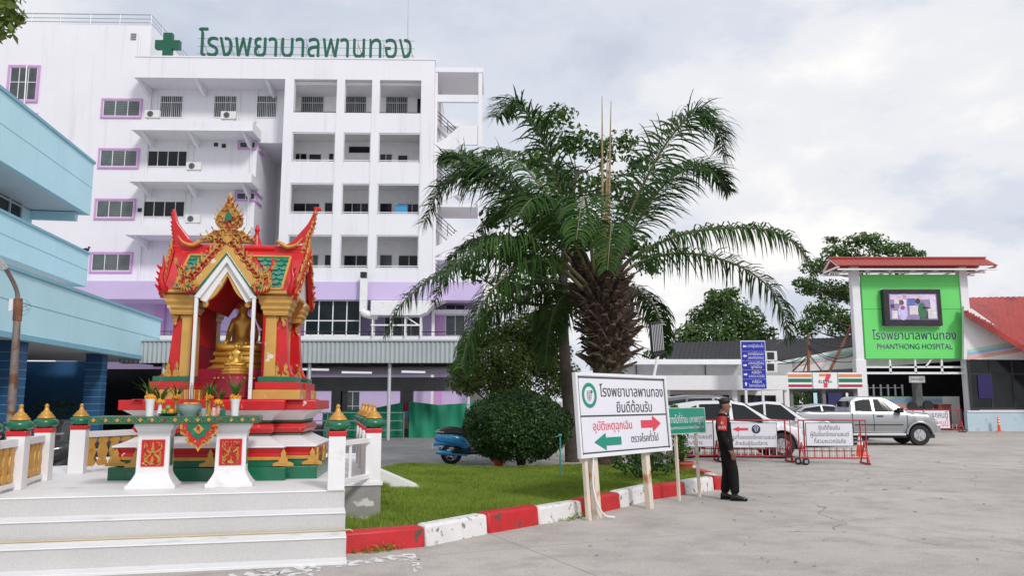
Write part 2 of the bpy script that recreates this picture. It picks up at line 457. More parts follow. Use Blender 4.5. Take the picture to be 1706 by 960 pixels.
def leaf_cards(cen, nrm, size, aspect=1.9, fold=0.25, jit=0.6):
    """leaf-shaped folded quads: centres, rough facing, sizes -> V, F (two quads per leaf)"""
    n = len(cen); N = unit(nrm + rng.normal(0, jit, (n, 3))); a = unit(np.cross(N, rng.normal(0, 1, (n, 3)))); b = np.cross(N, a)
    s = np.asarray(size).reshape(-1, 1) * np.ones((n, 1)); w = s / aspect
    base = cen - a * s * .5; tip = cen + a * s * .5; m1 = cen + b * w * .5 + N * s * fold * .3 - a * s * .05; m2 = cen - b * w * .5 + N * s * fold * .3 - a * s * .05
    V = np.stack([base, m1, tip, m2, ], 1).reshape(-1, 3); i = np.arange(n)[:, None] * 4
    F = np.concatenate([i + np.array([[0, 1, 2]]), i + np.array([[0, 2, 3]])], 0)
    return V, F
def clumps(list_of, per, size, shell=0.35, up=0.4, squash=1.0):
    """leaves through a list of (centre, radii) ellipsoids"""
    cs, ns, ss = [], [], []
    for c, r in list_of:
        r = np.array(r if hasattr(r, '__len__') else (r, r, r)); n = max(8, int(per * (r[0] * r[1] * r[2]) ** (2 / 3)))
        d = unit(rng.normal(0, 1, (n, 3))); q = 1 - shell * np.abs(rng.normal(0, .8, (n, 1))); q = np.clip(q, .05, 1.12)
        cs.append(np.array(c) + d * q * r); ns.append(d + np.array([0, 0, up])); ss.append(size * rng.uniform(.65, 1.35, n))
    return leaf_cards(np.concatenate(cs), np.concatenate(ns), np.concatenate(ss))
# ============================================================ GROUND
def ground_mat(name, col, crack=(.20, .19, .18), patch=.10, joint=True):
    m = bpy.data.materials.new(name); m.use_nodes = True
    nt = m.node_tree; N, L = nt.nodes, nt.links; b = N['Principled BSDF']; b.inputs['Roughness'].default_value = .85; b.inputs['Specular IOR Level'].default_value = .25
    pos = N.new('ShaderNodeNewGeometry').outputs['Position']
    def nz(sc, det, src=pos, rough=.55):
        n = N.new('ShaderNodeTexNoise'); n.inputs['Scale'].default_value = sc; n.inputs['Detail'].default_value = det; n.inputs['Roughness'].default_value = rough
        L.new(src, n.inputs['Vector']); return n
    def rm(src, a, c, d=0., e=1.):
        n = N.new('ShaderNodeMapRange'); n.clamp = True
        for i, q in enumerate((a, c, d, e)): n.inputs[i + 1].default_value = q
        L.new(src, n.inputs[0]); return n.outputs[0]
    def mul(a, b_):
        n = N.new('ShaderNodeMix'); n.data_type = 'RGBA'; n.blend_type = 'MULTIPLY'; n.inputs[0].default_value = 1
        L.new(a, n.inputs[6])
        if isinstance(b_, tuple): n.inputs[7].default_value = (*b_, 1)
        else: L.new(b_, n.inputs[7])
        return n.outputs[2]
    def mix(f, a, c):
        n = N.new('ShaderNodeMix'); n.data_type = 'RGBA'; L.new(f, n.inputs[0])
        for i, q in ((6, a), (7, c)):
            if isinstance(q, tuple): n.inputs[i].default_value = (*q, 1)
            else: L.new(q, n.inputs[i])
        return n.outputs[2]
    cur = mix(rm(nz(.22, 6).outputs['Fac'], .35, .65), tuple(x * (1 - patch) for x in col), tuple(x * (1 + patch * .6) for x in col))
    cur = mix(rm(nz(1.3, 9, rough=.7).outputs['Fac'], .46, .74), cur, tuple(x * .64 for x in col))
    cur = mul(cur, rm(nz(34, 5, rough=.75).outputs['Fac'], .3, .7, .74, 1.12))
    cur = mul(cur, rm(nz(140, 2).outputs['Fac'], .3, .7, .86, 1.08))
    # light scuffs
    sc = N.new('ShaderNodeMapping'); sc.inputs['Scale'].default_value = (.5, 1.6, 1); sc.inputs['Rotation'].default_value = (0, 0, .5); L.new(pos, sc.inputs[0])
    cur = mix(rm(nz(1.1, 10, sc.outputs[0], .72).outputs['Fac'], .58, .82, 0, .55), cur, tuple(min(1, x * 1.35) for x in col))
    # stains
    cur = mix(rm(nz(.9, 3).outputs['Fac'], .62, .72, 0, .5), cur, tuple(x * .5 for x in col))
    # cracks: distorted cell borders, broken up
    d = N.new('ShaderNodeVectorMath'); d.operation = 'MULTIPLY_ADD'; L.new(nz(1.2, 5).outputs['Color'], d.inputs[0]); d.inputs[1].default_value = (.9, .9, 0); L.new(pos, d.inputs[2])
    v = N.new('ShaderNodeTexVoronoi'); v.feature = 'DISTANCE_TO_EDGE'; v.inputs['Scale'].default_value = .16; L.new(d.outputs[0], v.inputs['Vector'])
    ck = N.new('ShaderNodeMath'); ck.operation = 'MULTIPLY'
    L.new(rm(v.outputs['Distance'], .0008, .0032, 1, 0), ck.inputs[0]); L.new(rm(nz(.35, 2).outputs['Fac'], .46, .56), ck.inputs[1])
    cur = mix(ck.outputs[0], cur, crack)
    if joint:
        mp = N.new('ShaderNodeMapping'); mp.inputs['Rotation'].default_value = (0, 0, R(-24)); mp.inputs['Location'].default_value = (1.3, .4, 0); L.new(pos, mp.inputs[0])
        br = N.new('ShaderNodeTexBrick'); br.offset = 0; br.inputs['Scale'].default_value = 1; br.inputs['Brick Width'].default_value = 5.2; br.inputs['Row Height'].default_value = 4.4
        br.inputs['Mortar Size'].default_value = .009; br.inputs['Mortar Smooth'].default_value = .3; L.new(mp.outputs[0], br.inputs['Vector'])
        cur = mix(rm(br.outputs['Fac'], 0, 1, 0, .75), cur, crack)
    L.new(cur, b.inputs['Base Color'])
    bp = N.new('ShaderNodeBump'); bp.inputs['Strength'].default_value = .25; bp.inputs['Distance'].default_value = .01
    L.new(nz(60, 5, rough=.7).outputs['Fac'], bp.inputs['Height']); L.new(bp.outputs[0], b.inputs['Normal'])
    return m
K['concrete'] = ground_mat('forecourt_concrete', (.535, .488, .45), patch=.14)
K['paving'] = ground_mat('grey_paving', (.33, .325, .32), patch=.06)
m = MB(); m.quad((-400, -30, 0), (400, -30, 0), (400, 900, 0), (-400, 900, 0))
tag(m.build('ground', K['concrete']), kind='structure')
m = MB(); m.quad((-30, 18.9, .004), (-.2, 18.9, .004), (-.2, 54, .004), (-30, 54, .004))
tag(m.build('path', K['paving']), kind='structure')

# worn white paint on the road by the steps
m = bpy.data.materials.new('worn_road_paint'); m.use_nodes = True; K['road_paint'] = m
N, L = m.node_tree.nodes, m.node_tree.links; b = N['Principled BSDF']; b.inputs['Base Color'].default_value = (.72, .71, .70, 1); b.inputs['Roughness'].default_value = .8
n = N.new('ShaderNodeTexNoise'); n.inputs['Scale'].default_value = 9; n.inputs['Detail'].default_value = 8; L.new(N.new('ShaderNodeNewGeometry').outputs['Position'], n.inputs['Vector'])
r = N.new('ShaderNodeMapRange'); r.inputs[1].default_value = .47; r.inputs[2].default_value = .53; L.new(n.outputs['Fac'], r.inputs[0])
t = N.new('ShaderNodeBsdfTransparent'); x = N.new('ShaderNodeMixShader'); L.new(r.outputs[0], x.inputs[0]); L.new(t.outputs[0], x.inputs[1]); L.new(b.outputs[0], x.inputs[2]); L.new(x.outputs[0], N['Material Output'].inputs['Surface'])
m = MB()
for poly in ([(470, 950), (536, 936), (532, 960), (450, 966)], [(560, 937), (690, 921), (704, 950), (690, 954), (684, 934), (560, 946)], [(380, 957), (470, 948), (465, 958), (380, 970)]):
    m.quad(*[G(a, c, .004) for a, c in poly])
tag(m.build('road_markings', K['road_paint']), kind='structure')

# ------------------------------------------------------------ kerb round the lawn
kp = [(563, 925), (710, 912), (815, 890), (900, 875), (972, 862), (1036, 847), (1089, 833), (1144, 825), (1191, 817)]
kw = [G(*q) for q in kp]
kw += [Vector((3.98, 15.1, 0)), Vector((4.0, 16.1, 0)), Vector((3.97, 17.2, 0)), Vector((3.9, 18.4, 0))]
names = ['red kerb block touching the white temple steps', 'white kerb block next to the red block at the steps', 'red kerb block between two white ones, third from the steps',
         'chipped white kerb block just before the tall welcome sign', 'red kerb block behind the first pair of welcome sign posts', 'white kerb block under the middle of the welcome sign',
         'red kerb block between the welcome sign and the small green sign', 'white kerb block at the tip of the lawn beside the guard', 'red kerb block turning the corner behind the guard',
         'white kerb block along the far side of the lawn', 'red kerb block beside the flower pot behind the signs', 'white kerb block at the back corner of the lawn']
for i in range(len(kw) - 1):
    p, q = kw[i], kw[i + 1]; d = (q - p).normalized(); nn = Vector((-d.y, d.x, 0)); mid = (p + q) / 2
    def nrm(j):
        a = (kw[j] - kw[max(j - 1, 0)]); c = (kw[min(j + 1, len(kw) - 1)] - kw[j]); e = (a.normalized() if a.length else c.normalized()) + (c.normalized() if c.length else a.normalized())
        e.normalize(); return Vector((-e.y, e.x, 0))
    h = .235 + .012 * ((i * 7) % 3 - 1); g = .004 + .003 * ((i * 5) % 3)
    m = MB(); a0, a1 = p + d * g, q - d * g; n0, n1 = nrm(i), nrm(i + 1); pts = []
    for z, o0, o1 in ((-.05, 0, .24), (h, .025, .23)):
        pts += [a0 + n0 * o0, a1 + n1 * o0, a1 + n1 * o1, a0 + n0 * o1]
        for e in pts[-4:]: e.z = z
    # a few cross sections so the worn top edge is not dead straight
    m.hexa([e - mid for e in pts])
    o = m.build('kerb_block', K['kerb_red'] if i % 2 == 0 else K['kerb_white'], loc=mid, bevel=.035, smooth=50)
    tag(o, names[i], 'kerb block', 'red and white kerb blocks round the lawn')

# ------------------------------------------------------------ lawn and grass
S = Frame((-1.94, 9.30), R(13))
lawn = [S.w(.06, -.18), ] + [q + Vector((-.08, .17, 0)) * 1 for q in kw[:9]] + [Vector((3.8, 15.3, 0)), Vector((3.78, 18.5, 0)), Vector((-2.6, 18.6, 0)), S.w(.45, 7), S.w(.45, .80), S.w(.06, .80)]
lawn = [Vector((q.x, q.y, 0)) for q in lawn]
def in_poly(x, y, poly=lawn):
    ins = np.zeros(len(x), bool)
    for i in range(len(poly)):
        a, c = poly[i], poly[i - 1]
        cond = ((a.y > y) != (c.y > y)) & (x < (c.x - a.x) * (y - a.y) / (c.y - a.y + 1e-12) + a.x); ins ^= cond
    return ins
def lawn_z(x, y): return .165 + .03 * np.sin(x * 1.3 + .6 * y) * np.sin(y * .8) - .05 * np.clip((y - 14) / 4, 0, 1)
K['lawn'] = mat('lawn_soil', (.13, .17, .03), .95, var=.3, scale=2.5, dirt=(.11, .085, .04), dscale=2.2, dlo=.60, dhi=.72)
m = MB(); m.prism([(q.x, q.y) for q in lawn], -.02, .115, 'z')
tag(m.build('lawn', K['lawn']), kind='structure')
nb = 150000
xs = rng.uniform(-2.8, 4.0, nb * 2); ys = 8.2 + 10.4 * rng.uniform(0, 1, nb * 2) ** 1.25
ok = in_poly(xs, ys); xs, ys = xs[ok][:nb], ys[ok][:nb]
cl = np.array([noise.noise((a * 1.1, c * 1.1, 0)) for a, c in zip(xs, ys)]); fl = np.array([noise.noise((a * 4, c * 4, 3.)) for a, c in zip(xs, ys)])
h = (.055 + .028 * cl + .02 * fl + .02 * rng.random(len(xs))) * np.where(ys > 15, 1.2, 1)
# taller tufts along the platform wall
ed = np.array([(S.I @ Vector((a, c, 0))).x for a, c in zip(xs, ys)]); tall = (ed < .9) & (fl > .05); h = np.where(tall, h * 1.8, h); h = np.clip(h, .02, .2)
th = (cl < -.28) & (rng.random(len(xs)) < .55); xs, ys, h = xs[~th], ys[~th], h[~th]
ph = rng.uniform(0, 2 * pi, len(xs)); lean = rng.normal(0, .45, (len(xs), 2)); w = .006 + .0011 * (ys - 8)
B = np.stack([xs, ys, np.full_like(xs, .112)], 1); sv = np.stack([np.cos(ph), np.sin(ph), 0 * ph], 1) * w[:, None]
T = B + np.stack([lean[:, 0] * h, lean[:, 1] * h, h + lawn_z(xs, ys) - .112], 1)
V = np.stack([B - sv, B + sv, T], 1).reshape(-1, 3); F = np.arange(len(xs) * 3).reshape(-1, 3)
tag(raw_mesh('grass', V, F, LEAF_GRASS), 'short green grass covering the lawn island behind the kerb', 'grass', kind='stuff')
# weeds in the gutter below the kerb
cs = []
for i in range(8):
    for _ in range(30):
        t = random.random(); p = kw[i].lerp(kw[i + 1], t)
        if noise.noise((p.x * 1.7, p.y * 1.7, 9)) > .12: cs.append((p.x + random.gauss(.02, .03), p.y - abs(random.gauss(.03, .04)), random.uniform(.0, .03)))
cs = np.repeat(np.array(cs), 9, 0) + rng.normal(0, .025, (len(cs) * 9, 3)); cs[:, 2] = np.abs(cs[:, 2]) + .004
V, F = leaf_cards(cs, np.tile([0, -.3, 1.], (len(cs), 1)), .035)
tag(raw_mesh('weeds', V, F, LEAF_GRASS), 'low weeds growing in the gutter at the foot of the kerb', 'weeds', kind='stuff')

# ------------------------------------------------------------ temple platform and steps
st = thing('shrine_steps', 'broad white edged grey terrazzo steps with raised landing under the shrine', 'steps', S.w(-2, 0), S.rz); del st['category']; 
tag(st, cat='steps')
def sb(name, matl, *bx, bevel=None):
    m = MB()
    for q in bx: m.box(q[0] + 2, q[1], q[2], q[3] + 2, q[4], q[5])
    return m.build(name, matl, st, bevel=bevel)
XL = -7.5
sb('riser', K['terrazzo'], (XL, -.76, 0, .05, -.385, .218)); sb('riser', K['terrazzo'], (XL, -.38, 0, .045, -.005, .418)); sb('riser', K['terrazzo'], (XL, 0, 0, .04, 6.4, .613))
sb('tread', K['step_white'], (XL, -.775, .218, .05, -.38, .232), bevel=.004); sb('tread', K['step_white'], (XL, -.395, .418, .045, 0, .432), bevel=.004); sb('landing', K['step_white'], (XL, -.012, .613, .04, 6.4, .628), bevel=.004)
sb('plinth', K['step_white'], (XL, -1.02, 0, .055, -.76, .03), bevel=.005)
sb('side_wall', K['old_concrete'], (.04, .82, 0, .5, 6.4, .585)); sb('side_landing', K['step_white'], (.04, .80, .585, .52, 6.4, .628), bevel=.004)
m = MB(); m.prism([(.42, .1), (1.45, .1), (1.45, .17), (.42, .62)], 4.0, 4.75, 'y')
wd = m.build('stair_flank', K['step_white'], st, loc=(2, 0, 0))
m = MB(); m.tube([(-5, -.42, .455), (-3, -.425, .452), (-1.4, -.415, .452), (-.4, -.42, .455), (.1, -.40, .455), (.22, -.15, .33), (.3, .1, .22)], .010, 8)
o = m.build('hose', K['hose'], loc=S.w(0, 0, 0) + Vector((0, 0, .0)), rz=S.rz, smooth=60)
o.location.z = -.208
tag(o, 'thin tan hose lying along the tread of the second step', 'hose')

# ------------------------------------------------------------ balustrades
def post_parts(parent, x, y, z=.628, h=.63, w=.095):
    m = MB(); m.box(x - w, y - w, z, x + w, y + w, z + h); p = m.build('post', K['white_paint'], parent, bevel=.006)
    m = MB(); m.box(x - w - .008, y - w - .008, z + h - .03, x + w + .008, y + w + .008, z + h + .03); m.build('cap', K['red_worn'], p, bevel=.01)
    m = MB(); m.lathe([(.085, .0), (.135, .03), (.152, .065), (.135, .10), (.09, .125)], 20, (x, y, z + h + .03)); m.build('dome', K['green_paint'], p, smooth=60)
    m = MB(); zz = z + h + .155
    m.lathe([(.105, 0), (.10, .02), (.085, .025), (.083, .045), (.066, .05), (.062, .07), (.042, .078), (.03, .10), (.026, .12), (.018, .135), (.026, .15), (.022, .168), (.006, .18)], 16, (x, y, zz)); m.build('finial', K['gold_paint'], p, smooth=40)
    return p
def panel(parent, p, q, z=.628, n=5, top=.53):
    p, q = Vector((*p, 0)), Vector((*q, 0)); d = (q - p).normalized(); a, c = p + d * .095, q - d * .095
    m = MB(); m.beam(a + Vector((0, 0, z + top)), c + Vector((0, 0, z + top)), .075, .085); m.build('rail', K['white_paint'], parent, bevel=.005)
    m = MB(); m.beam(a + Vector((0, 0, z + .06)), c + Vector((0, 0, z + .06)), .07, .05); m.build('bottom_rail', K['white_paint'], parent, bevel=.005)
    hh = top - .043 - .085
    for i in range(n):
        o = a.lerp(c, (i + .5) / n); w = (c - a).length / n * .40
        prof = [(.55, 0), (1, .06), (.95, .16), (.6, .24), (.8, .36), (1.05, .5), (.8, .64), (.6, .76), (.95, .84), (1, .94), (.55, 1)]
        pts = [(s_ * w, t * hh) for s_, t in prof] + [(-s_ * w, t * hh) for s_, t in prof[::-1]]
        m = MB(); nn = Vector((-d.y, d.x, 0))
        for sgn in (1,):
            v1 = [o + d * u + nn * .02 + Vector((0, 0, z + .085 + v)) for u, v in pts]; v2 = [e - nn * .04 for e in v1]; k_ = len(pts)
            m.add(v1 + v2, [tuple(range(k_)), tuple(range(2 * k_ - 1, k_ - 1, -1))] + [(i_, k_ + i_, k_ + (i_ + 1) % k_, (i_ + 1) % k_) for i_ in range(k_)])
        m.build('baluster', K['gold_paint'], parent, bevel=.008)
lb = thing('balustrade', 'white balustrade with gold balusters and green domes beside the blue building', 'balustrade', S.w(0, 0, 0), S.rz, 'white temple balustrades')
LP = [(-3.63, -.06), (-3.63, .87), (-3.69, 1.95)]
for q in LP: post_parts(lb, *q)
panel(lb, LP[0], LP[1], n=4); panel(lb, LP[1], LP[2], n=5); panel(lb, (-4.9, -.06), LP[0], n=6)
bb = thing('balustrade', 'short white balustrade behind the shrine base past the open gap', 'balustrade', S.w(0, 0, 0), S.rz, 'white temple balustrades')
BP = [(-3.55, 2.95), (-2.4, 4.6)]
post_parts(bb, *BP[0], w=.10); post_parts(bb, *BP[1]); panel(bb, BP[0], BP[1], n=9)
rb = thing('balustrade', 'white balustrade with gold finials on the lawn side of the shrine', 'balustrade', S.w(0, 0, 0), S.rz, 'white temple balustrades')
RP = [(-.06, .06), (.40, .92), (.40, 2.0), (.40, 3.0), (.40, 4.0), (-.55, 4.6)]
for q in RP: post_parts(rb, *q)
for i in range(1, 4): panel(rb, RP[i], RP[i + 1], n=4)
# open pipe frame between the step post and the corner post
m = MB(); a, c = Vector((-.0, .17, 0)), Vector((.34, .84, 0))
for z in (1.14, .70): m.beam(a + Vector((0, 0, z)), c + Vector((0, 0, z)), .05, .06)
for t in (.06, .30): m.beam(a.lerp(c, t) + Vector((0, 0, .70)), a.lerp(c, t) + Vector((0, 0, 1.14)), .035)
m.build('gate_frame', K['white_paint'], rb, bevel=.004)
# ============================================================ HOSPITAL BLOCK
H = Frame((-8, 55), R(1.5))
def hx(px, yl=0., py=280): return H.y(px, py, yl).x
def hz(py, yl=0., px=560): return H.y(px, py, yl).z
def rect(F, a, b, c, d, yl):
    """pixel rectangle -> local x0, x1, z0, z1 on plane y = yl of frame F"""
    my, mx_ = (b + d) / 2, (a + c) / 2
    return F.y(a, my, yl).x, F.y(c, my, yl).x, F.y(mx_, d, yl).z, F.y(mx_, b, yl).z
def window(par, x0, x1, z0, z1, yl, nx=2, ny=1, fm='white_trim', gm='dark_glass', t=.06, trim=None, tw=.12, bars=0, louvre=None, name='window', hs=None, curtain=None):
    m = MB(); f = yl - .05
    m.box(x0, f, z0, x0 + t, yl, z1); m.box(x1 - t, f, z0, x1, yl, z1); m.box(x0 + t, f, z0, x1 - t, yl, z0 + t); m.box(x0 + t, f, z1 - t, x1 - t, yl, z1)
    xs = [lerp(x0, x1, i / nx) for i in range(1, nx)]
    for x in xs: m.box(x - t * .4, f + .004, z0 + t, x + t * .4, yl, z1 - t)
    zs = hs if hs is not None else [i / ny for i in range(1, ny)]
    for q in zs: z = lerp(z0, z1, q); m.box(x0 + t, f + .008, z - t * .4, x1 - t, yl - .002, z + t * .4)
    w = m.build(name, K[fm], par)
    m = MB(); m.quad((x0 + t * .5, yl - .015, z0 + t * .5), (x1 - t * .5, yl - .015, z0 + t * .5), (x1 - t * .5, yl - .015, z1 - t * .5), (x0 + t * .5, yl - .015, z1 - t * .5)); m.build('pane', K[gm], w)
    if trim:
        m = MB(); g = yl - .11
        m.box(x0 - tw, g, z0 - tw, x0, yl, z1 + tw); m.box(x1, g, z0 - tw, x1 + tw, yl, z1 + tw); m.box(x0, g, z0 - tw, x1, yl, z0); m.box(x0, g, z1, x1, yl, z1 + tw); m.build('trim', K[trim], w)
    if louvre is not None:
        m = MB()
        for j in louvre:
            a, b = lerp(x0, x1, j / nx) + t, lerp(x0, x1, (j + 1) / nx) - t; n = 9
            for i in range(n): z = lerp(z0 + t, z1 - t, (i + .5) / n); m.hexa([(a, f + .01, z - .05), (b, f + .01, z - .05), (b, yl - .02, z + .03), (a, yl - .02, z + .03), (a, f + .01, z - .04), (b, f + .01, z - .04), (b, yl - .02, z + .045), (a, yl - .02, z + .045)])
        m.build('louvre', K['louvre'], w)
    if bars:
        m = MB(); n = bars
        for i in range(1, n): x = lerp(x0, x1, i / n); m.box(x - .014, f - .03, z0 + t, x + .014, f - .012, z1 - t)
        m.build('bar_grille', K['alu'], w)
    return w
hosp = thing('hospital_building', 'tall white hospital block with open corridors and lilac lower band', 'building', H.o, H.rz)
ZB, ZL0 = hz(470), hz(500)                                   # bottom of the white, bottom of the lilac band
ZT, ZF = hz(98), hz(132)
XR, XL0, XB = hx(722), hx(224, py=115), hx(469)
def hb(name, mt, x0, y0, z0, x1, y1, z1, bevel=None, par=hosp): m = MB(); m.box(x0, y0, z0, x1, y1, z1); return m.build(name, K[mt], par, bevel=bevel)
hb('roof_parapet', 'white_wall', XL0, 0, ZF, XR, 11, ZT)
hb('coping', 'white_trim', XL0 - .04, -.05, ZT, XR + .04, 11, ZT + .10)
# bays
cols = [(XB, hx(484.5)), (hx(557), hx(570.5)), (hx(616.5), hx(629.5)), (hx(699.5), XR)]
for a, b in cols: hb('column', 'white_wall', a, 0, ZB, b, .55, ZF)
rows = [(133, 187), (220, 270), (305, 357), (391, 447)]
zr = [(hz(b), hz(a)) for a, b in rows]
edges = [ZF] + [q for p in zr for q in (p[1], p[0])] + [ZB]
for bay in range(3):
    x0, x1 = cols[bay][1], cols[bay + 1][0]
    for i in range(len(zr)):
        top = zr[i][0]; bot = zr[i + 1][1] if i + 1 < len(zr) else ZB
        hb('spandrel', 'white_wall', x0, .05, bot, x1, .40, top)
        m = MB(); zc_ = top + .07; mtl = 'dark_grey' if i == 0 else 'white_trim'
        m.box(x0, .15, zc_ - .03, x1, .21, zc_ + .03)
        if i: m.box(x0, .15, zc_ + .10, x1, .21, zc_ + .15)
        for q in range(4): x = lerp(x0, x1, (q + .5) / 4); m.box(x - .02, .165, top, x + .02, .195, zc_ - .03)
        m.build('rail', K[mtl], hosp)
        if i: m = MB(); m.box(x0, .10, zr[i][1] - .10, x1, .2, zr[i][1]); m.box(x0, .10, zr[i][0] + .1, x0 + .07, .2, zr[i][1] - .1); m.box(x1 - .07, .10, zr[i][0] + .1, x1, .2, zr[i][1] - .1); m.build('opening_frame', K['alu'], hosp)
YC = 2.7
hb('corridor_wall', 'cream_wall', XB + .3, YC, ZB, XR - .1, 10.8, ZF)
hb('corridor_wall', 'cream_wall', XB, .55, ZB, XB + .3, 10.8, ZF); hb('corridor_wall', 'cream_wall', XR - .1, .55, ZB, XR, 10.8, ZF)
for i in range(4):
    top = zr[i][1] if i else ZF - .02
    fl = (zr[i][0] - .95)
    hb('corridor_slab', 'ceiling_grey', XB + .3, .40, fl - .35, XR - .1, YC, fl)
hb('corridor_slab', 'ceiling_grey', XB + .3, .40, ZF - .25, XR - .1, YC, ZF - .02)
W = lambda a, b, c, d, yl, **kw: window(hosp, *rect(H, a, b, c, d, yl), yl, **kw)
for a, c in ((501, 540), (572, 611), (642, 680)): W(a, 160, c, 190, YC, nx=2, hs=[.62], bars=12, gm='grey_glass')
W(694, 163, 702, 192, YC, nx=1, fm='white_trim', gm='dark_glass')
for a, b, c, d, n in ((488, 255, 512, 276, 2), (514, 256, 536, 276, 1), (547, 255, 557, 277, 1), (580, 243, 618, 256, 1), (632, 256, 654, 276, 2), (662, 258, 680, 276, 1),
                      (485, 338, 533, 362, 2), (540, 337, 555, 362, 1), (572, 338, 616, 362, 3), (632, 338, 654, 362, 1), (662, 339, 699, 362, 3),
                      (512, 424, 531, 452, 1), (540, 424, 554, 452, 1), (572, 425, 615, 452, 2), (632, 424, 654, 452, 1), (663, 425, 700, 452, 2)):
    W(a, b, c, d, YC, nx=n, gm='dark_glass' if (a + b) % 3 else 'grey_glass')
# left wing wall, service block, shaft
YW = 2.2
XW0, XW1, XC = hx(-90, YW), hx(250, YW, 90), hx(427, YW)
ZW = hz(41, YW, 150)
zs238 = hz(238, YW, 447)
hb('wing_wall', 'white_wall', XW0, YW, ZB, XC, 10.9, ZF)
hb('wing_tower', 'white_wall', XW0, YW, ZF, XW1, 13, ZW)
hb('upper_wall', 'white_wall', XC, YW + .002, zs238, XB, 10.9, ZF)
hb('shaft_wall', 'ceiling_grey', XC, 8, ZB, XB, 10.9, zs238)
m = MB()
for i, (zz, g) in enumerate(((.35, .35), (.65, .3), (.98, .3))):
    m.tube([(XW0, YW + .25, ZW + zz), (XW1 - .2, YW + .25, ZW + zz), (XW1 - .2, 12.5, ZW + zz)], .03 if i < 2 else .04, 6)
for px in (3, 53, 101, 151, 200): x = hx(px, YW + .25, 34); m.tube([(x, YW + .25, ZW), (x, YW + .25, ZW + .98)], .035, 6)
for y in (YW + .25, 4.5, 6.8, 9.1, 11.4): m.tube([(XW1 - .2, y, ZW), (XW1 - .2, y, ZW + .98)], .035, 6)
m.build('roof_railing', K['steel'], hosp)
W(16, 112, 62, 167, YW, nx=3, hs=[.55], trim='pink_purple', gm='grey_glass', tw=.16)
W(22, 192, 58, 235, YW, nx=2, trim='pink_purple', gm='grey_glass', tw=.16)
for a, b, c, d in ((172, 167, 234, 194), (167, 250, 229, 278), (161, 334, 223, 363), (153, 423, 218, 452)):
    W(a, b, c, d, YW, nx=3, trim='pink_purple', gm='louvre_glass', louvre=(0, 1, 2) if b < 200 else (1, 2), tw=.13)
for a, c in ((266, 305), (356, 395), (426, 462)): W(a, 159, c, 196, YW, nx=2, hs=[.68], bars=12, gm='grey_glass')
W(246, 251, 314, 278, YW, nx=4, gm='dark_glass'); W(239, 335, 310, 362, YW, nx=4, gm='dark_glass')
W(399, 236, 426, 247, YW, nx=2, trim='pink_purple', gm='grey_glass', tw=.10); W(394, 321, 425, 333, YW, nx=2, trim='pink_purple', gm='grey_glass', tw=.10)
m = MB()
for z, h in ((hz(247, YW, 412), .45), (hz(333, YW, 412), .5)): m.box(XC, YW + .2, z - .12, XC + .1, YW + 1.6, z); m.box(XC, YW + .2, z + h, XC + .1, YW + 1.6, z + h + .12)
m.build('trim', K['pink_purple'], hosp)
for a, b, c, d in ((254, 153, 262, 197), (385, 153, 400, 199), (312, 240, 322, 278), (308, 322, 318, 362)):
    x0, x1, z0, z1 = rect(H, a, b, c, d, YW); m = MB(); m.tube([(x0, YW - .04, z0), (x0, YW - .04, z1), (x1, YW - .04, z1), (x1, YW - .04, z0)], .035, 6); m.build('conduit', K['white_trim'], hosp)
for a, b in ((360, 241), (373, 243), (233, 350)):
    q = H.y(a, b, YW); m = MB(); m.box(q.x - .14, YW - .06, q.z - .14, q.x + .14, YW, q.z + .14); m.build('vent_hole', K['dark_grey'], hosp)
# balcony slabs with beams under them
for (pl, pr, a, b) in ((219, 421, 201, 217), (215, 419, 288, 303), (208, 417, 376, 392)):
    x0, x1, z0, z1 = rect(H, pl, a, pr, b, 0.)
    s_ = hb('balcony_slab', 'white_trim', x0, 0, z0, x1, YW, z0 + .22)
    m = MB(); m.box(x0, 0, z0 + .22, x1, .12, z1); m.box(x0, .12, z0 + .22, x0 + .12, YW, z1); m.box(x1 - .12, .12, z0 + .22, x1, YW, z1); m.build('parapet', K['white_wall'], s_)
    for f in (.06, .45, .9): x = lerp(x0, x1, f); m = MB(); m.prism([(.1, z0), (YW, z0), (YW, z0 - .62), (1.6, z0 - .5)], x, x + .22, 'x'); m.build('bracket', K['white_trim'], s_)
for px in (322, 440): x = hx(px, 0, 133); m = MB(); m.prism([(.1, ZF), (YW, ZF), (YW, ZF - .6), (1.5, ZF - .5)], x, x + .22, 'x'); m.build('bracket', K['white_trim'], hosp)
m = MB(); m.prism([(.1, ZF), (YW, ZF), (YW, ZF - .6), (1.5, ZF - .5)], XL0 + .1, XL0 + .32, 'x'); m.build('bracket', K['white_trim'], hosp)
for px, a, b in ((245, 135, 470), (424, 145, 205), (418, 225, 420)):
    x = hx(px, YW - .1, 250); m = MB(); m.tube([(x, YW - .1, hz(b, YW)), (x, YW - .1, hz(a, YW))], .06, 8); m.build('downpipe', K['white_trim'], hosp, smooth=60)
m = MB(); x0, z = hx(233, YW - .08, 60), hz(58, YW, 235); m.tube([(x0, YW - .1, z), (x0, YW - .1, z - 1.7)], .07, 8); m.build('downpipe', K['white_trim'], hosp, smooth=60)
x0, x1, z0, z1 = rect(H, 218, 57, 227, 66, YW); m = MB()
for i in range(4): z = lerp(z0, z1, i / 3); m.box(x0, YW - .05, z, x1, YW, z + .06)
m.build('wall_vent', K['mid_grey'], hosp)
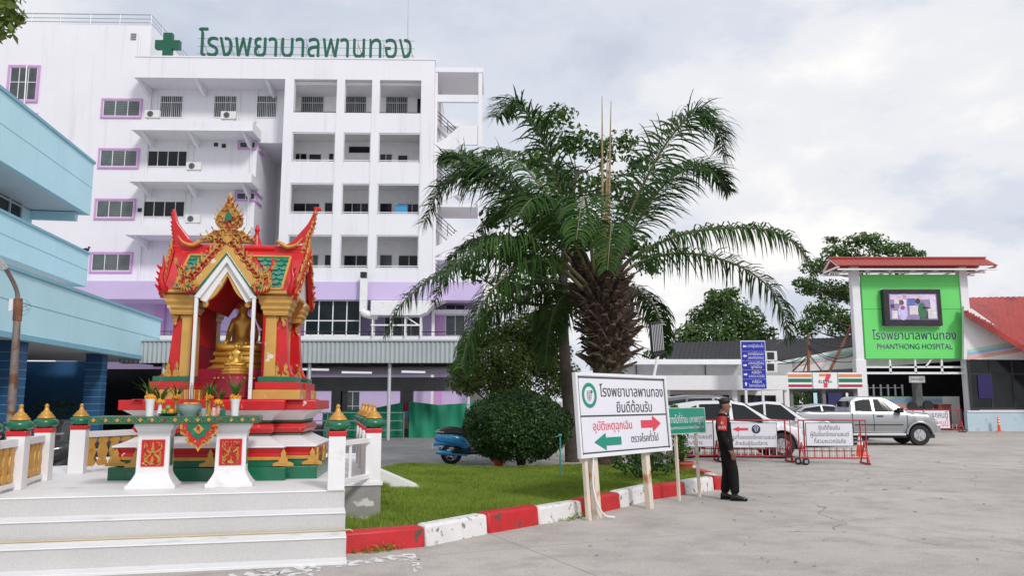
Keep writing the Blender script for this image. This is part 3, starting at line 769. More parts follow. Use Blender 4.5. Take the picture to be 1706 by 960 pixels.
# lilac band and lower storeys
XE0, XE1 = hx(60, 0, 480), hx(806, 0, 480)
hb('lilac_band', 'lilac', XE0, -.12, ZL0, XE1, 4, ZB - .004)
ZG = hz(568, -.3); YL = 3.2
hb('lower_wall', 'lilac', XE0, YL, 0, XE1, 10, ZL0)
x0, x1, z0, z1 = rect(H, 508, 500, 601, 560, .3); window(hosp, x0, x1, z0, z1, .3, nx=4, hs=[.42], gm='dark_glass', t=.09)
hb('window_backing', 'dark_void', x0, .3, z0, x1, .5, z1)
for px in (262, 725): a = hx(px, YL - .2, 520); hb('pilaster', 'pink_purple', a, YL - .25, 0, a + .55, YL, ZL0)
hb('ledge', 'white_trim', XE0, -.35, hz(568, -.35), XE1, YL, hz(560, -.35))
m = MB(); z = hz(553, -.25)
m.tube([(XE0, -.25, z), (XE1, -.25, z)], .03, 6); 
for i in range(40): x = lerp(XE0, XE1, i / 39); m.tube([(x, -.25, z - .35), (x, -.25, z)], .02, 5)
m.build('rail', K['dark_grey'], hosp)
for a, c in ((575, 600), (430, 455)): W(a, 652, c, 688, YL, nx=2, hs=[.3], fm='alu', gm='grey_glass')
W(742, 505, 775, 560, YL, nx=2, gm='grey_glass'); W(640, 528, 700, 560, YL, nx=4, gm='grey_glass')
# stair tower
stw = [hx(722.5, 1., 300), hx(727, 1., 300), hx(797, 1., 170), hx(803.5, 1., 170)]
for y0 in (1., 5.):
    hb('stair_column', 'white_wall', stw[0], y0, 0, stw[1], y0 + .35, hz(111, 1.)); hb('stair_column', 'white_wall', stw[2], y0, 0, stw[3], y0 + .35, hz(111, 1.))
hb('stair_roof', 'white_wall', stw[0], .95, hz(118, 1.), stw[3] + .05, 5.4, hz(110, 1.))
for a, b in ((155, 167), (180, 192)): hb('stair_beam', 'white_wall', stw[1], 1.05 if a < 170 else 4.6, hz(b, 1.), stw[2], 1.3 if a < 170 else 5, hz(a, 1.))
for i, dy in enumerate((0, 86, 172, 258)):
    pp = [(722, 262), (722, 240), (740, 232), (766, 209), (797, 209), (797, 241), (766, 241), (745, 262)] if i == 0 else [(722, 256), (722, 240), (740, 232), (766, 210), (797, 210), (797, 231), (775, 232)]
    pts = [H.y(a, b + dy, 1.1) for a, b in pp]; m = MB(); m.prism([(q.x, q.z) for q in pts], 1.1, 1.3, 'y'); m.build('stair_parapet', K['white_wall'], hosp)
    a, b = H.y(724, 192 + dy, 3.), H.y(768, 232 + dy, 3.); fl = MB(); fl.beam((a.x, 3.6, a.z - .5), (b.x, 3.6, b.z - .5), 1.2, .3); f_ = fl.build('stair_flight', K['white_trim'], hosp)
    m = MB()
    for o in (.0, .3, .6): m.beam((a.x, 2.95, a.z + o - .1), (b.x, 2.95, b.z + o - .1), .05)
    for q in range(5): c = a.lerp(b, q / 4); m.beam((c.x, 2.95, c.z - .4), (c.x, 2.95, c.z + .5), .04)
    m.build('rail', K['dark_grey'], f_)
    z = H.y(760, 268 + dy, 3.).z; hb('stair_landing', 'white_trim', stw[1], 1.3, z, stw[2], 5, z + .25)
# duct and equipment on the lilac terrace
du = thing('ventilation_duct', 'white sheet metal duct rising in front of the lilac band', 'duct', H.o, H.rz)
x0, x1, z0, z1 = rect(H, 600, 466, 612, 520, -.6); m = MB(); m.box(x0, -.8, z0, x1, -.35, z1); m.box(x0 - .02, -.82, lerp(z0, z1, .35), x1 + .02, -.33, lerp(z0, z1, .35) + .03); m.build('riser', K['white_paint'], du, bevel=.02)
m = MB(); c0 = H.y(606, 523, -.6); m.tube([(c0.x - .1, -.6, c0.z + .15), (c0.x + .1, -.6, c0.z), (c0.x + .5, -.5, c0.z - .1), (c0.x + .9, -.4, c0.z - .1)], .28, 14); m.build('elbow', K['white_paint'], du, smooth=50)
m = MB(); c0 = H.y(606, 460, -.6); m.box(c0.x - .2, -.85, c0.z - .12, c0.x + .2, -.4, c0.z + .25); m.build('outlet', K['black'], du)
du = thing('ventilation_duct', 'large white horizontal duct with curved end on the lilac terrace', 'duct', H.o, H.rz)
x0, x1, z0, z1 = rect(H, 619, 502, 714, 527, -.4); m = MB()
pr = [(x0, z0), (x1 - .6, z0), (x1 - .1, z0 + .2), (x1 + .5, z1 - .1), (x1 + 1.2, z1), (x0, z1)]; m.prism(pr, -.9, .6, 'y'); m.build('body', K['white_paint'], du, bevel=.05)
m = MB(); zb = hz(560, -.4)
for a in (620, 650, 674, 700): x = hx(a, -.4, 545); m.box(x, -.6, zb, x + .1, -.5, z0); m.box(x, .2, zb, x + .1, .3, z0)
m.box(x0, -.62, lerp(zb, z0, .5), x1 - .5, -.58, lerp(zb, z0, .5) + .1); m.beam((hx(674, -.4, 545), -.55, z0), (hx(700, -.4, 545), -.55, lerp(zb, z0, .5)), .08); m.build('support_frame', K['white_paint'], du)
# objects on the corridors
for px, py, nm, lb_, mt in ((669, 352, 'storage_crate', 'blue plastic crate standing in the third open corridor bay', 'scooter_blue'),):
    c0 = H.y(px, py, 1.6); m = MB(); m.box(-.45, -.25, 0, .45, .25, .7); m.box(-.48, -.28, .62, .48, .28, .72); o = m.build(nm, K[mt], loc=H.w(c0.x, 1.6, c0.z - .3), rz=H.rz, bevel=.03); tag(o, lb_, 'crate')
# air conditioners
def ac_unit(px, py, yl, label, w=.85):
    c0 = H.y(px, py, yl); t = thing('air_conditioner', label, 'air conditioner', H.w(c0.x, yl, c0.z), H.rz, 'outdoor air conditioner units on the hospital ledges')
    m = MB(); m.box(-w / 2, -.16, .05, w / 2, .16, .62); m.box(-w / 2 + .08, -.12, 0, -w / 2 + .16, .12, .05); m.box(w / 2 - .16, -.12, 0, w / 2 - .08, .12, .05); m.build('body', K['ac_white'], t, bevel=.02)
    m = MB(); m.lathe([(.22, 0), (.22, .012)], 20, (0, 0, 0)); 
    m.v = [(x - .12, -.163 - z, y + .335) for x, y, z in m.v]; m.build('fan', K['dark_grey'], t)
    m = MB()
    for r_ in (.08, .14, .2): m.tube([(-.12 + r_ * cos(a * pi / 8), -.18, .335 + r_ * sin(a * pi / 8)) for a in range(17)], .006, 4)
    m.build('fan_guard', K['alu'], t)
for px, py, lb_ in ((254, 202, 'air conditioner on the top hospital ledge under the first barred window'), (381, 204, 'air conditioner on the top hospital ledge under the second barred window'),
                    (323, 289, 'air conditioner on the middle hospital ledge beside the sliding window'), (321, 377, 'air conditioner on the lowest hospital ledge near the roof spire of the shrine')):
    ac_unit(px, py - 4, .55, lb_, 1.05)
ac_unit(692, 160, YC - .2, 'air conditioner hung on the top corridor wall by the stair tower', .9)
# roof lettering
YS = .9
sg = thing('rooftop_sign', 'dark green hospital name letters and cross on the white roof', 'sign', H.o, H.rz)
zb, zt = hz(93.5, YS, 500), hz(62, YS, 500); x0, x1 = hx(329, YS, 78), hx(688, YS, 78)
lay, wd_ = layout('โรงพยาบาลพานทอง', .075); sx = (x1 - x0) / wd_; capz = [v[1] for v in glyph('อ', .075)[0][0]]; sz = (zt - zb) / max(capz)
for ch, tri, x, dy in lay:
    m = MB(); _put(m, tri[0], tri[1], TM((x0, YS, zb), (1, 0, 0), (0, 0, 1)), lambda p: ((p[0] + x) * sx, (p[1] + dy) * sz), .16); m.build('letter', K['sign_green'], sg)
m = MB()
for py in (66, 79, 91): z = hz(py, YS + .25, 500); m.box(x0 - .1, YS + .2, z - .02, x1 + .1, YS + .24, z + .02)
for i in range(9): x = lerp(x0 + .3, x1 - .3, i / 8); m.box(x - .02, YS + .25, ZT, x + .02, YS + .29, zt - .1); m.beam((x, YS + .27, zt - .3), (x + .5, YS + 1.4, ZT + .1), .04)
m.build('support_frame', K['steel'], sg)
xa, xb_, z0, z1 = rect(H, 258, 53, 299, 93, YS); cx_, cz_ = (xa + xb_) / 2, (z0 + z1) / 2; a, b = (xb_ - xa) / 2, (xb_ - xa) / 2 * .36
pl = [(-b, -a), (b, -a), (b, -b), (a, -b), (a, b), (b, b), (b, a), (-b, a), (-b, b), (-a, b), (-a, -b), (-b, -b)]
m = MB(); m.prism([(cx_ + p, cz_ + q) for p, q in pl], YS, YS + .4, 'y'); m.build('cross', K['sign_green'], sg)
m = MB(); m.box(cx_ - .3, YS + .1, ZT, cx_ - .2, YS + .2, z0 + .3); m.box(cx_ + .2, YS + .1, ZT, cx_ + .3, YS + .2, z0 + .3); m.build('post', K['steel'], sg)
c0 = H.y(678.5, 97, 3.); m = MB(); m.tube([(0, 0, 0), (0, 0, 4), (0, 0, 7.5)], [.05, .04, .02], 8); m.box(-.2, -.2, 0, .2, .2, .1)
tag(m.build('antenna_mast', K['steel'], loc=H.w(c0.x, 3., ZT + .1), smooth=60), 'thin grey mast standing on the white hospital roof', 'mast')
# small things: hoist bar by wing window
m = MB(); c0 = H.y(45, 106, YW - .4); c1 = H.y(38, 205, YW - .4); m.tube([(c0.x, YW - .4, c0.z), (c1.x, YW - .4, c1.z)], .05, 6); m.build('flag_pole', K['alu'], hosp)

# ============================================================ BLUE BUILDING
B = Frame((-15.7, 35.6), R(8.6))
blue = thing('blue_building', 'pale blue three storey building with deep overhanging parapets', 'building', B.o, B.rz)
def bb_(name, mt, *q, bevel=None, par=blue): m = MB(); m.box(*q); return m.build(name, K[mt], par, bevel=bevel)
YN = -34
def bxz(px, py, xl): q = B.x(px, py, xl); return q
zl0, zl1 = bxz(264, 604, 0).z, bxz(270, 536, 0).z
zm0, zm1 = bxz(143, 478, -3.1).z, bxz(147, 424, -3.1).z
zu0, zu1 = bxz(152, 360, -3.1).z, bxz(155, 272, -3.1).z
yl_end, ym_end, yu_end = bxz(266, 570, 0).y, bxz(146, 450, -3.1).y, bxz(154, 310, -3.1).y
bb_('lower_parapet', 'pale_blue', -.25, YN, zl0, 0, yl_end, zl1); bb_('canopy_slab', 'ceiling_grey', -7, YN, zl0 + .05, -.25, yl_end, zl0 + .3)
bb_('lower_parapet', 'pale_blue', -3.3, yl_end - .25, zl0, -.25, yl_end, zl1)
bb_('coping', 'blue_trim', -.33, YN, zl1, .06, yl_end + .05, zl1 + .1)
bb_('groove', 'blue_trim', 0, YN, lerp(zl0, zl1, .55), .006, yl_end, lerp(zl0, zl1, .55) + .025); bb_('drip_edge', 'blue_trim', 0, YN, zl0, .03, yl_end + .03, zl0 + .16)
bb_('middle_parapet', 'pale_blue', -3.35, YN, zm0, -3.1, ym_end, zm1); bb_('balcony_slab', 'ceiling_grey', -9, YN, zm0 + .03, -3.35, ym_end, zm0 + .25); bb_('middle_parapet', 'pale_blue', -9, ym_end - .25, zm0, -3.35, ym_end, zm1)
bb_('coping', 'blue_trim', -3.45, YN, zm1, -3.04, ym_end + .05, zm1 + .1); bb_('groove', 'blue_trim', -3.1, YN, lerp(zm0, zm1, .5), -3.094, ym_end, lerp(zm0, zm1, .5) + .025)
bb_('roof_parapet', 'pale_blue', -3.35, YN, zu0, -3.1, yu_end, zu1); bb_('roof_slab', 'white_trim', -14, YN, zu0 + .04, -3.35, yu_end, zu0 + .3); bb_('roof_parapet', 'pale_blue', -14, yu_end - .25, zu0, -3.35, yu_end, zu1)
bb_('coping', 'blue_trim', -3.45, YN, zu1, -3.04, yu_end + .05, zu1 + .12); bb_('groove', 'blue_trim', -3.1, YN, lerp(zu0, zu1, .52), -3.094, yu_end, lerp(zu0, zu1, .52) + .025)
bb_('end_beam', 'pale_blue', -14, yu_end - .6, zu0 - .35, -3.5, yu_end - .3, zu0)
yw_end = bxz(52, 380, -5.3).y
bb_('upper_wall', 'pale_blue', -14, YN, zl0 + .3, -5.3, yw_end, zu0)
q0, q1 = bxz(-30, 345, -5.3), bxz(34, 345, -5.3); m = MB(); wz0, wz1 = bxz(20, 369, -5.3).z, bxz(20, 316, -5.3).z
fr = MB(); gl = MB(); t = .07
for i in range(4): y = lerp(q0.y, q1.y, i / 3); fr.box(-5.3, y - t / 2, wz0, -5.22, y + t / 2, wz1)
for z in (wz0, lerp(wz0, wz1, .6), wz1): fr.box(-5.3, q0.y, z - t / 2, -5.225, q1.y, z + t / 2)
w_ = fr.build('window', K['alu'], blue); gl.quad((-5.285, q0.y, wz0), (-5.285, q1.y, wz0), (-5.285, q1.y, wz1), (-5.285, q0.y, wz1)); gl.build('pane', K['dark_glass'], w_)
for Yc in (161, 20, -170):
    q = bxz(Yc, 640, -.6); bb_('column', 'deep_blue', -.95, q.y - .27, 0, -.35, q.y + .27, zl0 + .05, bevel=.02)
    m = MB()
    for i in range(12): m.box(-.955, q.y - .275, .25 + i * .25, -.345, q.y + .275, .262 + i * .25)
    m.build('tile_joint', K['blue_trim'], blue)
bb_('ground_wall', 'dark_void', -7, YN, 0, -6.6, 0, zl0 + .05); bb_('rear_wall', 'dark_void', -7, 0, 0, -6.6, 16, zl0)  # deep shade under the canopy is put into the black wall colour
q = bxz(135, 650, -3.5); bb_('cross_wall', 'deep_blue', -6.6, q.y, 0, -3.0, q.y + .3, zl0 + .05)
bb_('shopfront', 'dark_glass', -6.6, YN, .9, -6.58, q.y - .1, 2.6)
m = MB(); m.box(-5.5, -12, 2.55, -5.42, -8.2, 2.62); m.build('light_fitting', K['alu'], blue)
for i, (px, lb_) in enumerate(((66, 'low grey planter with a dark shrub between the blue pillars, far from the pillar'), (92, 'grey planter with a clipped shrub in the middle of the blue porch'), (118, 'grey planter with a shrub close to the blue pillar'))):
    q = bxz(px, 690, -2.6); o = B.w(-2.6, q.y); t_ = thing('planter', lb_, 'planter', o, B.rz, 'planters under the blue canopy')
    m = MB(); m.lathe([(.30, 0), (.36, .55), (.40, .56), (.40, .66), (.33, .66), (.33, .58)], sq=True); m.build('pot', K['planter'], t_); t_.scale = (1.25, 1.25, 1.3)
    V, F = clumps([((0, 0, .95), (.38, .38, .34)), ((.1, .05, 1.15), (.22, .25, .22))], 900, .09); raw_mesh('foliage', V, F, LEAF_DARK, t_)
c0 = B.x(145, 420, -3.2); m = MB(); m.ball((0, 0, .13), (.16, .07, .08)); m.ball((.13, 0, .23), .05); m.tube([(-.1, 0, .12), (-.3, 0, .08)], [.05, .02], 6); m.tube([(.17, 0, .23), (.21, 0, .22)], [.015, .004], 5); m.tube([(.02, .02, 0), (.02, .02, .08)], .01, 4)
tag(m.build('bird', K['black'], loc=B.w(-3.25, c0.y, zm1 + .1), smooth=60), 'small dark bird perched on the end of the blue middle parapet', 'bird')

# ============================================================ COVERED WALKWAY AND NET
wk = thing('covered_walkway', 'grey corrugated walkway roof on thin white posts before the hospital', 'walkway', (-6, 33, 0))
def wp(px, py, Y): q = P(px, py, Y); return (q.x + 6, q.y - 33, q.z)
a, b = wp(200, 569, 33), wp(762, 605, 33)
m = MB(); n = 74
pts = []
for i in range(n * 2 + 1):
    x = lerp(a[0], b[0], i / (n * 2)); pts.append((x, -.03 if i % 2 else .03))
m.add([(x, y, b[2]) for x, y in pts] + [(x, y, a[2]) for x, y in pts] + [(x, y + .03, b[2]) for x, y in pts] + [(x, y + .03, a[2]) for x, y in pts],
      [(i, i + 1, len(pts) + i + 1, len(pts) + i) for i in range(len(pts) - 1)] + [(2 * len(pts) + i + 1, 2 * len(pts) + i, 3 * len(pts) + i, 3 * len(pts) + i + 1) for i in range(len(pts) - 1)])
m.build('fascia_sheet', K['grey_sheet'], wk)
m = MB(); m.box(a[0], .08, b[2] + .1, b[0], 19, b[2] + .18); m.box(a[0], -.06, a[2], b[0], .1, a[2] + .06); m.build('roof_sheet', K['grey_sheet'], wk)  # sheet extended far back, unseen, to shade the hospital's lower wall
for px in (270, 514, 648, 780):
    q = wp(px, 660, 33.3); m = MB(); m.tube([(q[0], .3, 0), (q[0], .3, b[2] + .1)], .075, 10); m.build('post', K['alu'], wk, smooth=60)
m = MB(); m.box(a[0], .25, b[2] - .02, b[0], .35, b[2] + .1); m.box(a[0], 3.2, b[2] - .02, b[0], 3.3, b[2] + .1)
for i in range(12): x = lerp(a[0], b[0], (i + .5) / 12); m.box(x - .04, .1, b[2] + .0, x + .04, 3.5, b[2] + .1)
m.build('purlin', K['dark_grey'], wk)
for px, py, d in ((530, 617, .5), (602, 622, .6), (695, 621, .5)):
    q = wp(px, py, 34.6); m = MB(); m.beam((q[0] - d, .6, q[2] + .0), (q[0] + d * .4, 2.6, q[2] + .05), .09); m.build('tube_light', K['lamp_white'], wk)
bm_ = thing('concrete_shelter', 'dark grey concrete frame with square columns behind the green net', 'shelter', (-6, 36.6, 0))
def sp(px, py, Y=36.6): q = P(px, py, Y); return (q.x + 6, q.y - 36.6, q.z)
a, b = sp(430, 629), sp(800, 652)
m = MB(); m.box(a[0], 0, b[2], b[0], .5, a[2]); m.build('beam', K['mid_grey'], bm_)
for px, wdt in ((560, .26), (676, .28), (570, .12), (792, .28)):
    q = sp(px, 700); m = MB(); m.box(q[0] - wdt, .02, 0, q[0] + wdt, .5, b[2]); c_ = m.build('column', K['mid_grey'], bm_, bevel=.02)
    if px == 676:
        for i, mt in enumerate(('peach_stripe', 'blue_stripe', 'red_stripe')): m = MB(); m.box(q[0] - wdt - .01, .0, .35 + i * .4, q[0] + wdt + .01, .51, .35 + i * .4 + .38); m.build('painted_band', K[mt], c_)
m = MB(); m.box(a[0], .5, a[2] - .08, b[0], 5.5, a[2]); m.build('roof', K['mid_grey'], bm_)
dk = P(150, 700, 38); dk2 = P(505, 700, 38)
tag((lambda m: (m.box(dk.x, 38, 0, dk2.x, 38.3, 3.1), m.build('shade_backdrop', K['dark_void']))[1])(MB()), 'added black shade partition under the walkway roof behind the shrine', 'backdrop')  # black sheet added for the deep shade behind the walkway
def net(label, pts, Y):
    t_ = thing('shade_net', label, 'net', (0, Y, 0), group='green nets in front of the shelter'); g = []
    nx_, nz_ = 40, 10
    for j in range(nz_ + 1):
        row = []
        for i in range(nx_ + 1):
            u, v = i / nx_, j / nz_; k_ = u * (len(pts) - 1); i0 = min(int(k_), len(pts) - 2); px = lerp(pts[i0][0], pts[i0 + 1][0], k_ - i0); top = lerp(pts[i0][1], pts[i0 + 1][1], k_ - i0); bot = pts[0][2]
            q = P(px, lerp(bot, top, v), Y); row.append((q.x, .06 * sin(u * 23 + v * 3) + .05 * sin(u * 57) * v + .05 * noise.noise((u * 6, v * 3, Y)), q.z))
        g.append(row)
    m = MB(); m.grid(g); m.build('netting', K['net_green'], t_, smooth=60)
    m = MB()
    for px in (pts[0][0], pts[-1][0]): q = P(px, 690, Y); m.tube([(q.x, .08, 0), (q.x, .08, P(px, pts[0][1], Y).z + .05)], .03, 6)
    m.build('stake', K['dark_grey'], t_)
net('green net sagging between the shrine and the striped column', [(538, 690, 728), (575, 684, 728), (620, 681, 728), (671, 671, 728)], 35.6)
net('green net stretched from the striped column towards the clipped shrub', [(681, 669, 730), (705, 672, 730), (730, 675, 730), (765, 673, 730), (800, 670, 730), (830, 671, 730)], 35.5)
m = MB(); a = P(520, 712, 35); 
for z in (.35, .75, 1.1): m.beam((a.x, 0, z), (a.x + 4.0, 0, z), .04)
for i in range(7): m.beam((a.x + i * .66, 0, 0), (a.x + i * .66, 0, 1.1), .04)
tag(m.build('guard_rail', K['steel'], loc=(0, 35.0, 0)), 'low steel guard rail in front of the sagging green net', 'railing')
# ============================================================ SHRINE
def skin_mesh(name, verts, edges, radii, mats, parent=None, sub=2, loc=None, rz=None, root=0, paint=None):
    me = bpy.data.meshes.new(name); me.from_pydata([Vector(v) for v in verts], edges, []); me.update()
    o = bpy.data.objects.new(name, me); C.objects.link(o)
    o.modifiers.new('skin', 'SKIN')
    for i, sv in enumerate(o.data.skin_vertices[0].data):
        r = radii[i]; sv.radius = (r, r) if isinstance(r, (int, float)) else r
        sv.use_root = (i == root)
    o.modifiers.new('sub', 'SUBSURF').levels = sub
    dg = bpy.context.evaluated_depsgraph_get(); m2 = bpy.data.meshes.new_from_object(o.evaluated_get(dg)); bpy.data.objects.remove(o); m2.name = name
    m2.materials.clear()
    for m in (mats if isinstance(mats, (list, tuple)) else [mats]): m2.materials.append(m)
    m2.polygons.foreach_set('use_smooth', [True] * len(m2.polygons))
    if paint:
        for p in m2.polygons: p.material_index = paint(p.center)
    o = bpy.data.objects.new(name, m2); C.objects.link(o)
    if parent is not None: o.parent = parent
    if loc is not None: o.location = loc
    if rz is not None: o.rotation_euler = (0, 0, rz)
    return o
F_ = Frame((-3.87, 11.25), R(6))
shr = thing('shrine_pavilion', 'red gold and green temple pavilion with spired gable and stepped base', 'shrine', F_.w(0, 0, 0), F_.rz)
def sbx(name, mt, *q, bevel=None, par=shr): m = MB(); m.box(*q); return m.build(name, K[mt], par, bevel=bevel)
def zb_(py): return F_.y(330, py, -1.0).z
def zf(py): return F_.y(380, py, -.65).z
def plan(r, a=1.30, c=.93, d=1.0, e=.72, n=.22):
    a, c, d, e = a + r, c + r, d + r, e + r
    return [(x - .04, y) for x, y in [(-c, -d), (c, -d), (c, -d + n), (a, -d + n), (a, d - n), (c, d - n), (c, d), (-c, d), (-c, d - n), (-a, d - n), (-a, -d + n), (-c, -d + n)]]
def tier(name, mt, prof, bevel=.006): m = MB(); m.rlathe(prof, plan); return m.build(name, K[mt], shr, bevel=bevel, smooth=35)
Z = {p: zb_(p) for p in (801, 779, 768, 760, 750, 745, 731, 726, 722, 716, 709, 706, 702, 694, 684, 682, 667, 665)}
tier('base_plinth', 'green_paint', [(0, .628), (0, Z[779] - .012)]); tier('base_tier', 'green_paint', [(-.07, Z[779] - .012), (-.075, Z[768] - .01)])
tier('gold_line', 'gold_paint', [(-.055, Z[768] - .01), (-.055, Z[768] + .035)])
tier('base_tier', 'red_paint', [(-.07, Z[768] + .035), (-.075, Z[760] + .02), (-.03, Z[745] - .02)])
tier('base_tier', 'white_paint', [(-.02, Z[745] - .02), (-.02, Z[745]), (-.14, Z[745] + .05), (-.27, Z[731] + .02)])
tier('green_line', 'green_paint', [(-.25, Z[731] + .02), (-.25, Z[726])])
tier('base_tier', 'red_paint', [(-.27, Z[726]), (-.22, Z[722]), (-.195, Z[716]), (-.22, Z[709]), (-.28, Z[706])])
tier('green_line', 'green_paint', [(-.25, Z[706]), (-.25, Z[702])])
tier('base_tier', 'white_paint', [(-.24, Z[702]), (-.20, Z[694]), (-.09, Z[684])])
tier('base_ledge', 'red_worn', [(-.05, Z[684]), (-.05, Z[667])], bevel=.012)
sbx('floor', 'red_worn', -1.1, -.8, Z[667], 1.05, .8, Z[667] + .012)
# gold corner leaves on the red tier
def leaf_shape(m, o, u, v, n, w, h, t=.02, pts=None):
    """flat flame shape standing at o: u across, v up, n out"""
    pts = pts or [(-.5, 0), (.5, 0), (.42, .28), (.22, .5), (.26, .68), (.0, 1.0), (-.26, .68), (-.22, .5), (-.42, .28)]
    q = [Vector(o) + Vector(u) * a * w + Vector(v) * b * h for a, b in pts]; N = Vector(n) * t; k_ = len(q)
    m.add([p + N for p in q] + [p - N * .2 for p in q], [tuple(range(k_)), tuple(range(2 * k_ - 1, k_ - 1, -1))] + [(i, (i + 1) % k_, k_ + (i + 1) % k_, k_ + i) for i in range(k_)])
zz = Z[768] - .05; hh = .24
for x, y, u, n in ((-.93 - .04 + .03, -.965, (1, 0, 0), (0, -1, 0)), (.86, -.965, (1, 0, 0), (0, -1, 0)), (-.04, -.965, (1, 0, 0), (0, -1, 0)), (1.19, -.735, (1, 0, 0), (0, -1, 0)), (-1.26, -.735, (1, 0, 0), (0, -1, 0)),
                   (1.235, -.66, (0, 1, 0), (1, 0, 0)), (1.235, .0, (0, 1, 0), (1, 0, 0)), (1.235, .66, (0, 1, 0), (1, 0, 0))):
    m = MB(); leaf_shape(m, (x, y, zz), u, (0, 0, 1), n, .13, hh * .8, .022); leaf_shape(m, (x, y, zz - .03), u, (0, 0, 1), n, .26, .055, .018, [(-.5, 0), (.5, 0), (.5, .6), (.3, 1), (-.3, 1), (-.5, .6)])
    m.build('base_leaf_ornament', K['gold_paint'], shr, bevel=.004)
# pillar plinths
ZP = [Z[667], zf(650), zf(637), zf(628)]
for s in (-1, 1):
    for y0, y1 in ((-.80, -.25), (.30, .80)):
        xa, xb_ = sorted((s * .36 + .04, s * .97 + .04))
        p_ = sbx('pillar_plinth', 'gold_worn', xa, y0, ZP[0], xb_, y1, ZP[1], bevel=.01)
        sbx('red_step', 'red_worn', xa + .02, y0 + .03, ZP[1], xb_ - .03, y1 - .02, ZP[2], bevel=.008, par=p_)
        sbx('green_step', 'green_paint', xa + .05, y0 + .06, ZP[2], xb_ - .07, y1 - .04, ZP[3], bevel=.006, par=p_)
    sbx('step_link', 'red_worn', *(sorted((s * .70, s * 1.0))[0], -.25, ZP[0], sorted((s * .70, s * 1.0))[1], .30, ZP[2]), bevel=.008)
ZC0, ZC1 = zf(526), zf(489)
for s in (-1, 1):
    for y in (-.56, .52):
        f = 1 if y < 0 else -1
        # gold shaft (inner, front) and red flared shaft (outer, set back)
        m = MB(); x = s * .525 + .04; m.hexa([(x - .09, y - .12 * 1, ZP[3]), (x + .09, y - .12, ZP[3]), (x + .09, y + .14, ZP[3]), (x - .09, y + .14, ZP[3]), (x - .085, y - .11, ZC0), (x + .085, y - .11, ZC0), (x + .085, y + .12, ZC0), (x - .085, y + .12, ZC0)])
        pi_ = m.build('pillar', K['gold_worn'], shr, bevel=.01)
        m = MB(); xs_ = [(s * .56 + .04, s * .90 + .04, 0), (s * .56 + .04, s * .82 + .04, .05), (s * .56 + .04, s * .775 + .04, .2), (s * .56 + .04, s * .745 + .04, .6), (s * .56 + .04, s * .725 + .04, 1)]
        vs = []
        for xa, xb_, t in xs_:
            z = lerp(ZP[3], ZC0, t); y0, y1 = y - .06, y + .10
            vs += [(min(xa, xb_), y0, z), (max(xa, xb_), y0, z), (max(xa, xb_), y1, z), (min(xa, xb_), y1, z)]
        n_ = len(xs_); m.add(vs, [(i * 4 + j, i * 4 + (j + 1) % 4, (i + 1) * 4 + (j + 1) % 4, (i + 1) * 4 + j) for i in range(n_ - 1) for j in range(4)] + [(3, 2, 1, 0), tuple(range(4 * n_ - 4, 4 * n_))])
        m.build('red_shaft', K['red_worn'], pi_, bevel=.008)
        m = MB(); cx_ = s * .60 + .04; H_ = ZC1 - ZC0
        m.lathe([(.155, 0), (.165, .12 * H_), (.165, .2 * H_), (.19, .3 * H_), (.19, .42 * H_), (.215, .56 * H_), (.215, .68 * H_), (.24, .82 * H_), (.24, H_)], sq=True, c=(cx_, y, ZC0), ey=1.0)
        m.build('capital', K['gold_worn'], pi_, bevel=.008)
        for q in (-.055, .055): m = MB(); leaf_shape(m, (s * .65 + .04 + q, y - .075, ZC0 - .01), (1, 0, 0), (0, 0, -1), (0, -1, 0), .09, .15, .02); m.build('gilded_leaf', K['gold_relief'], pi_)
        for q in (-.06, .05): m = MB(); leaf_shape(m, (s * .70 + .04 + q, y - .075, ZP[3]), (1, 0, 0), (0, 0, 1), (0, -1, 0), .10, .20, .02); m.build('gilded_leaf', K['gold_relief'], pi_)
# side walls, ceiling
for s in (-1, 1): a, b = sorted((s * .44 + .04, s * .47 + .04)); sbx('side_wall', 'maroon_matte', a, -.70, ZP[0], b, .42, lerp(ZP[0], ZC1, .52)); sbx('side_wall', 'red_matte', a, -.70, lerp(ZP[0], ZC1, .52), b, .42, ZC1 + .04)
ZE = ZC1 + .01; ZRg = F_.y(400, 414, 0).z; YE = .80; XG = .90; XE = .80
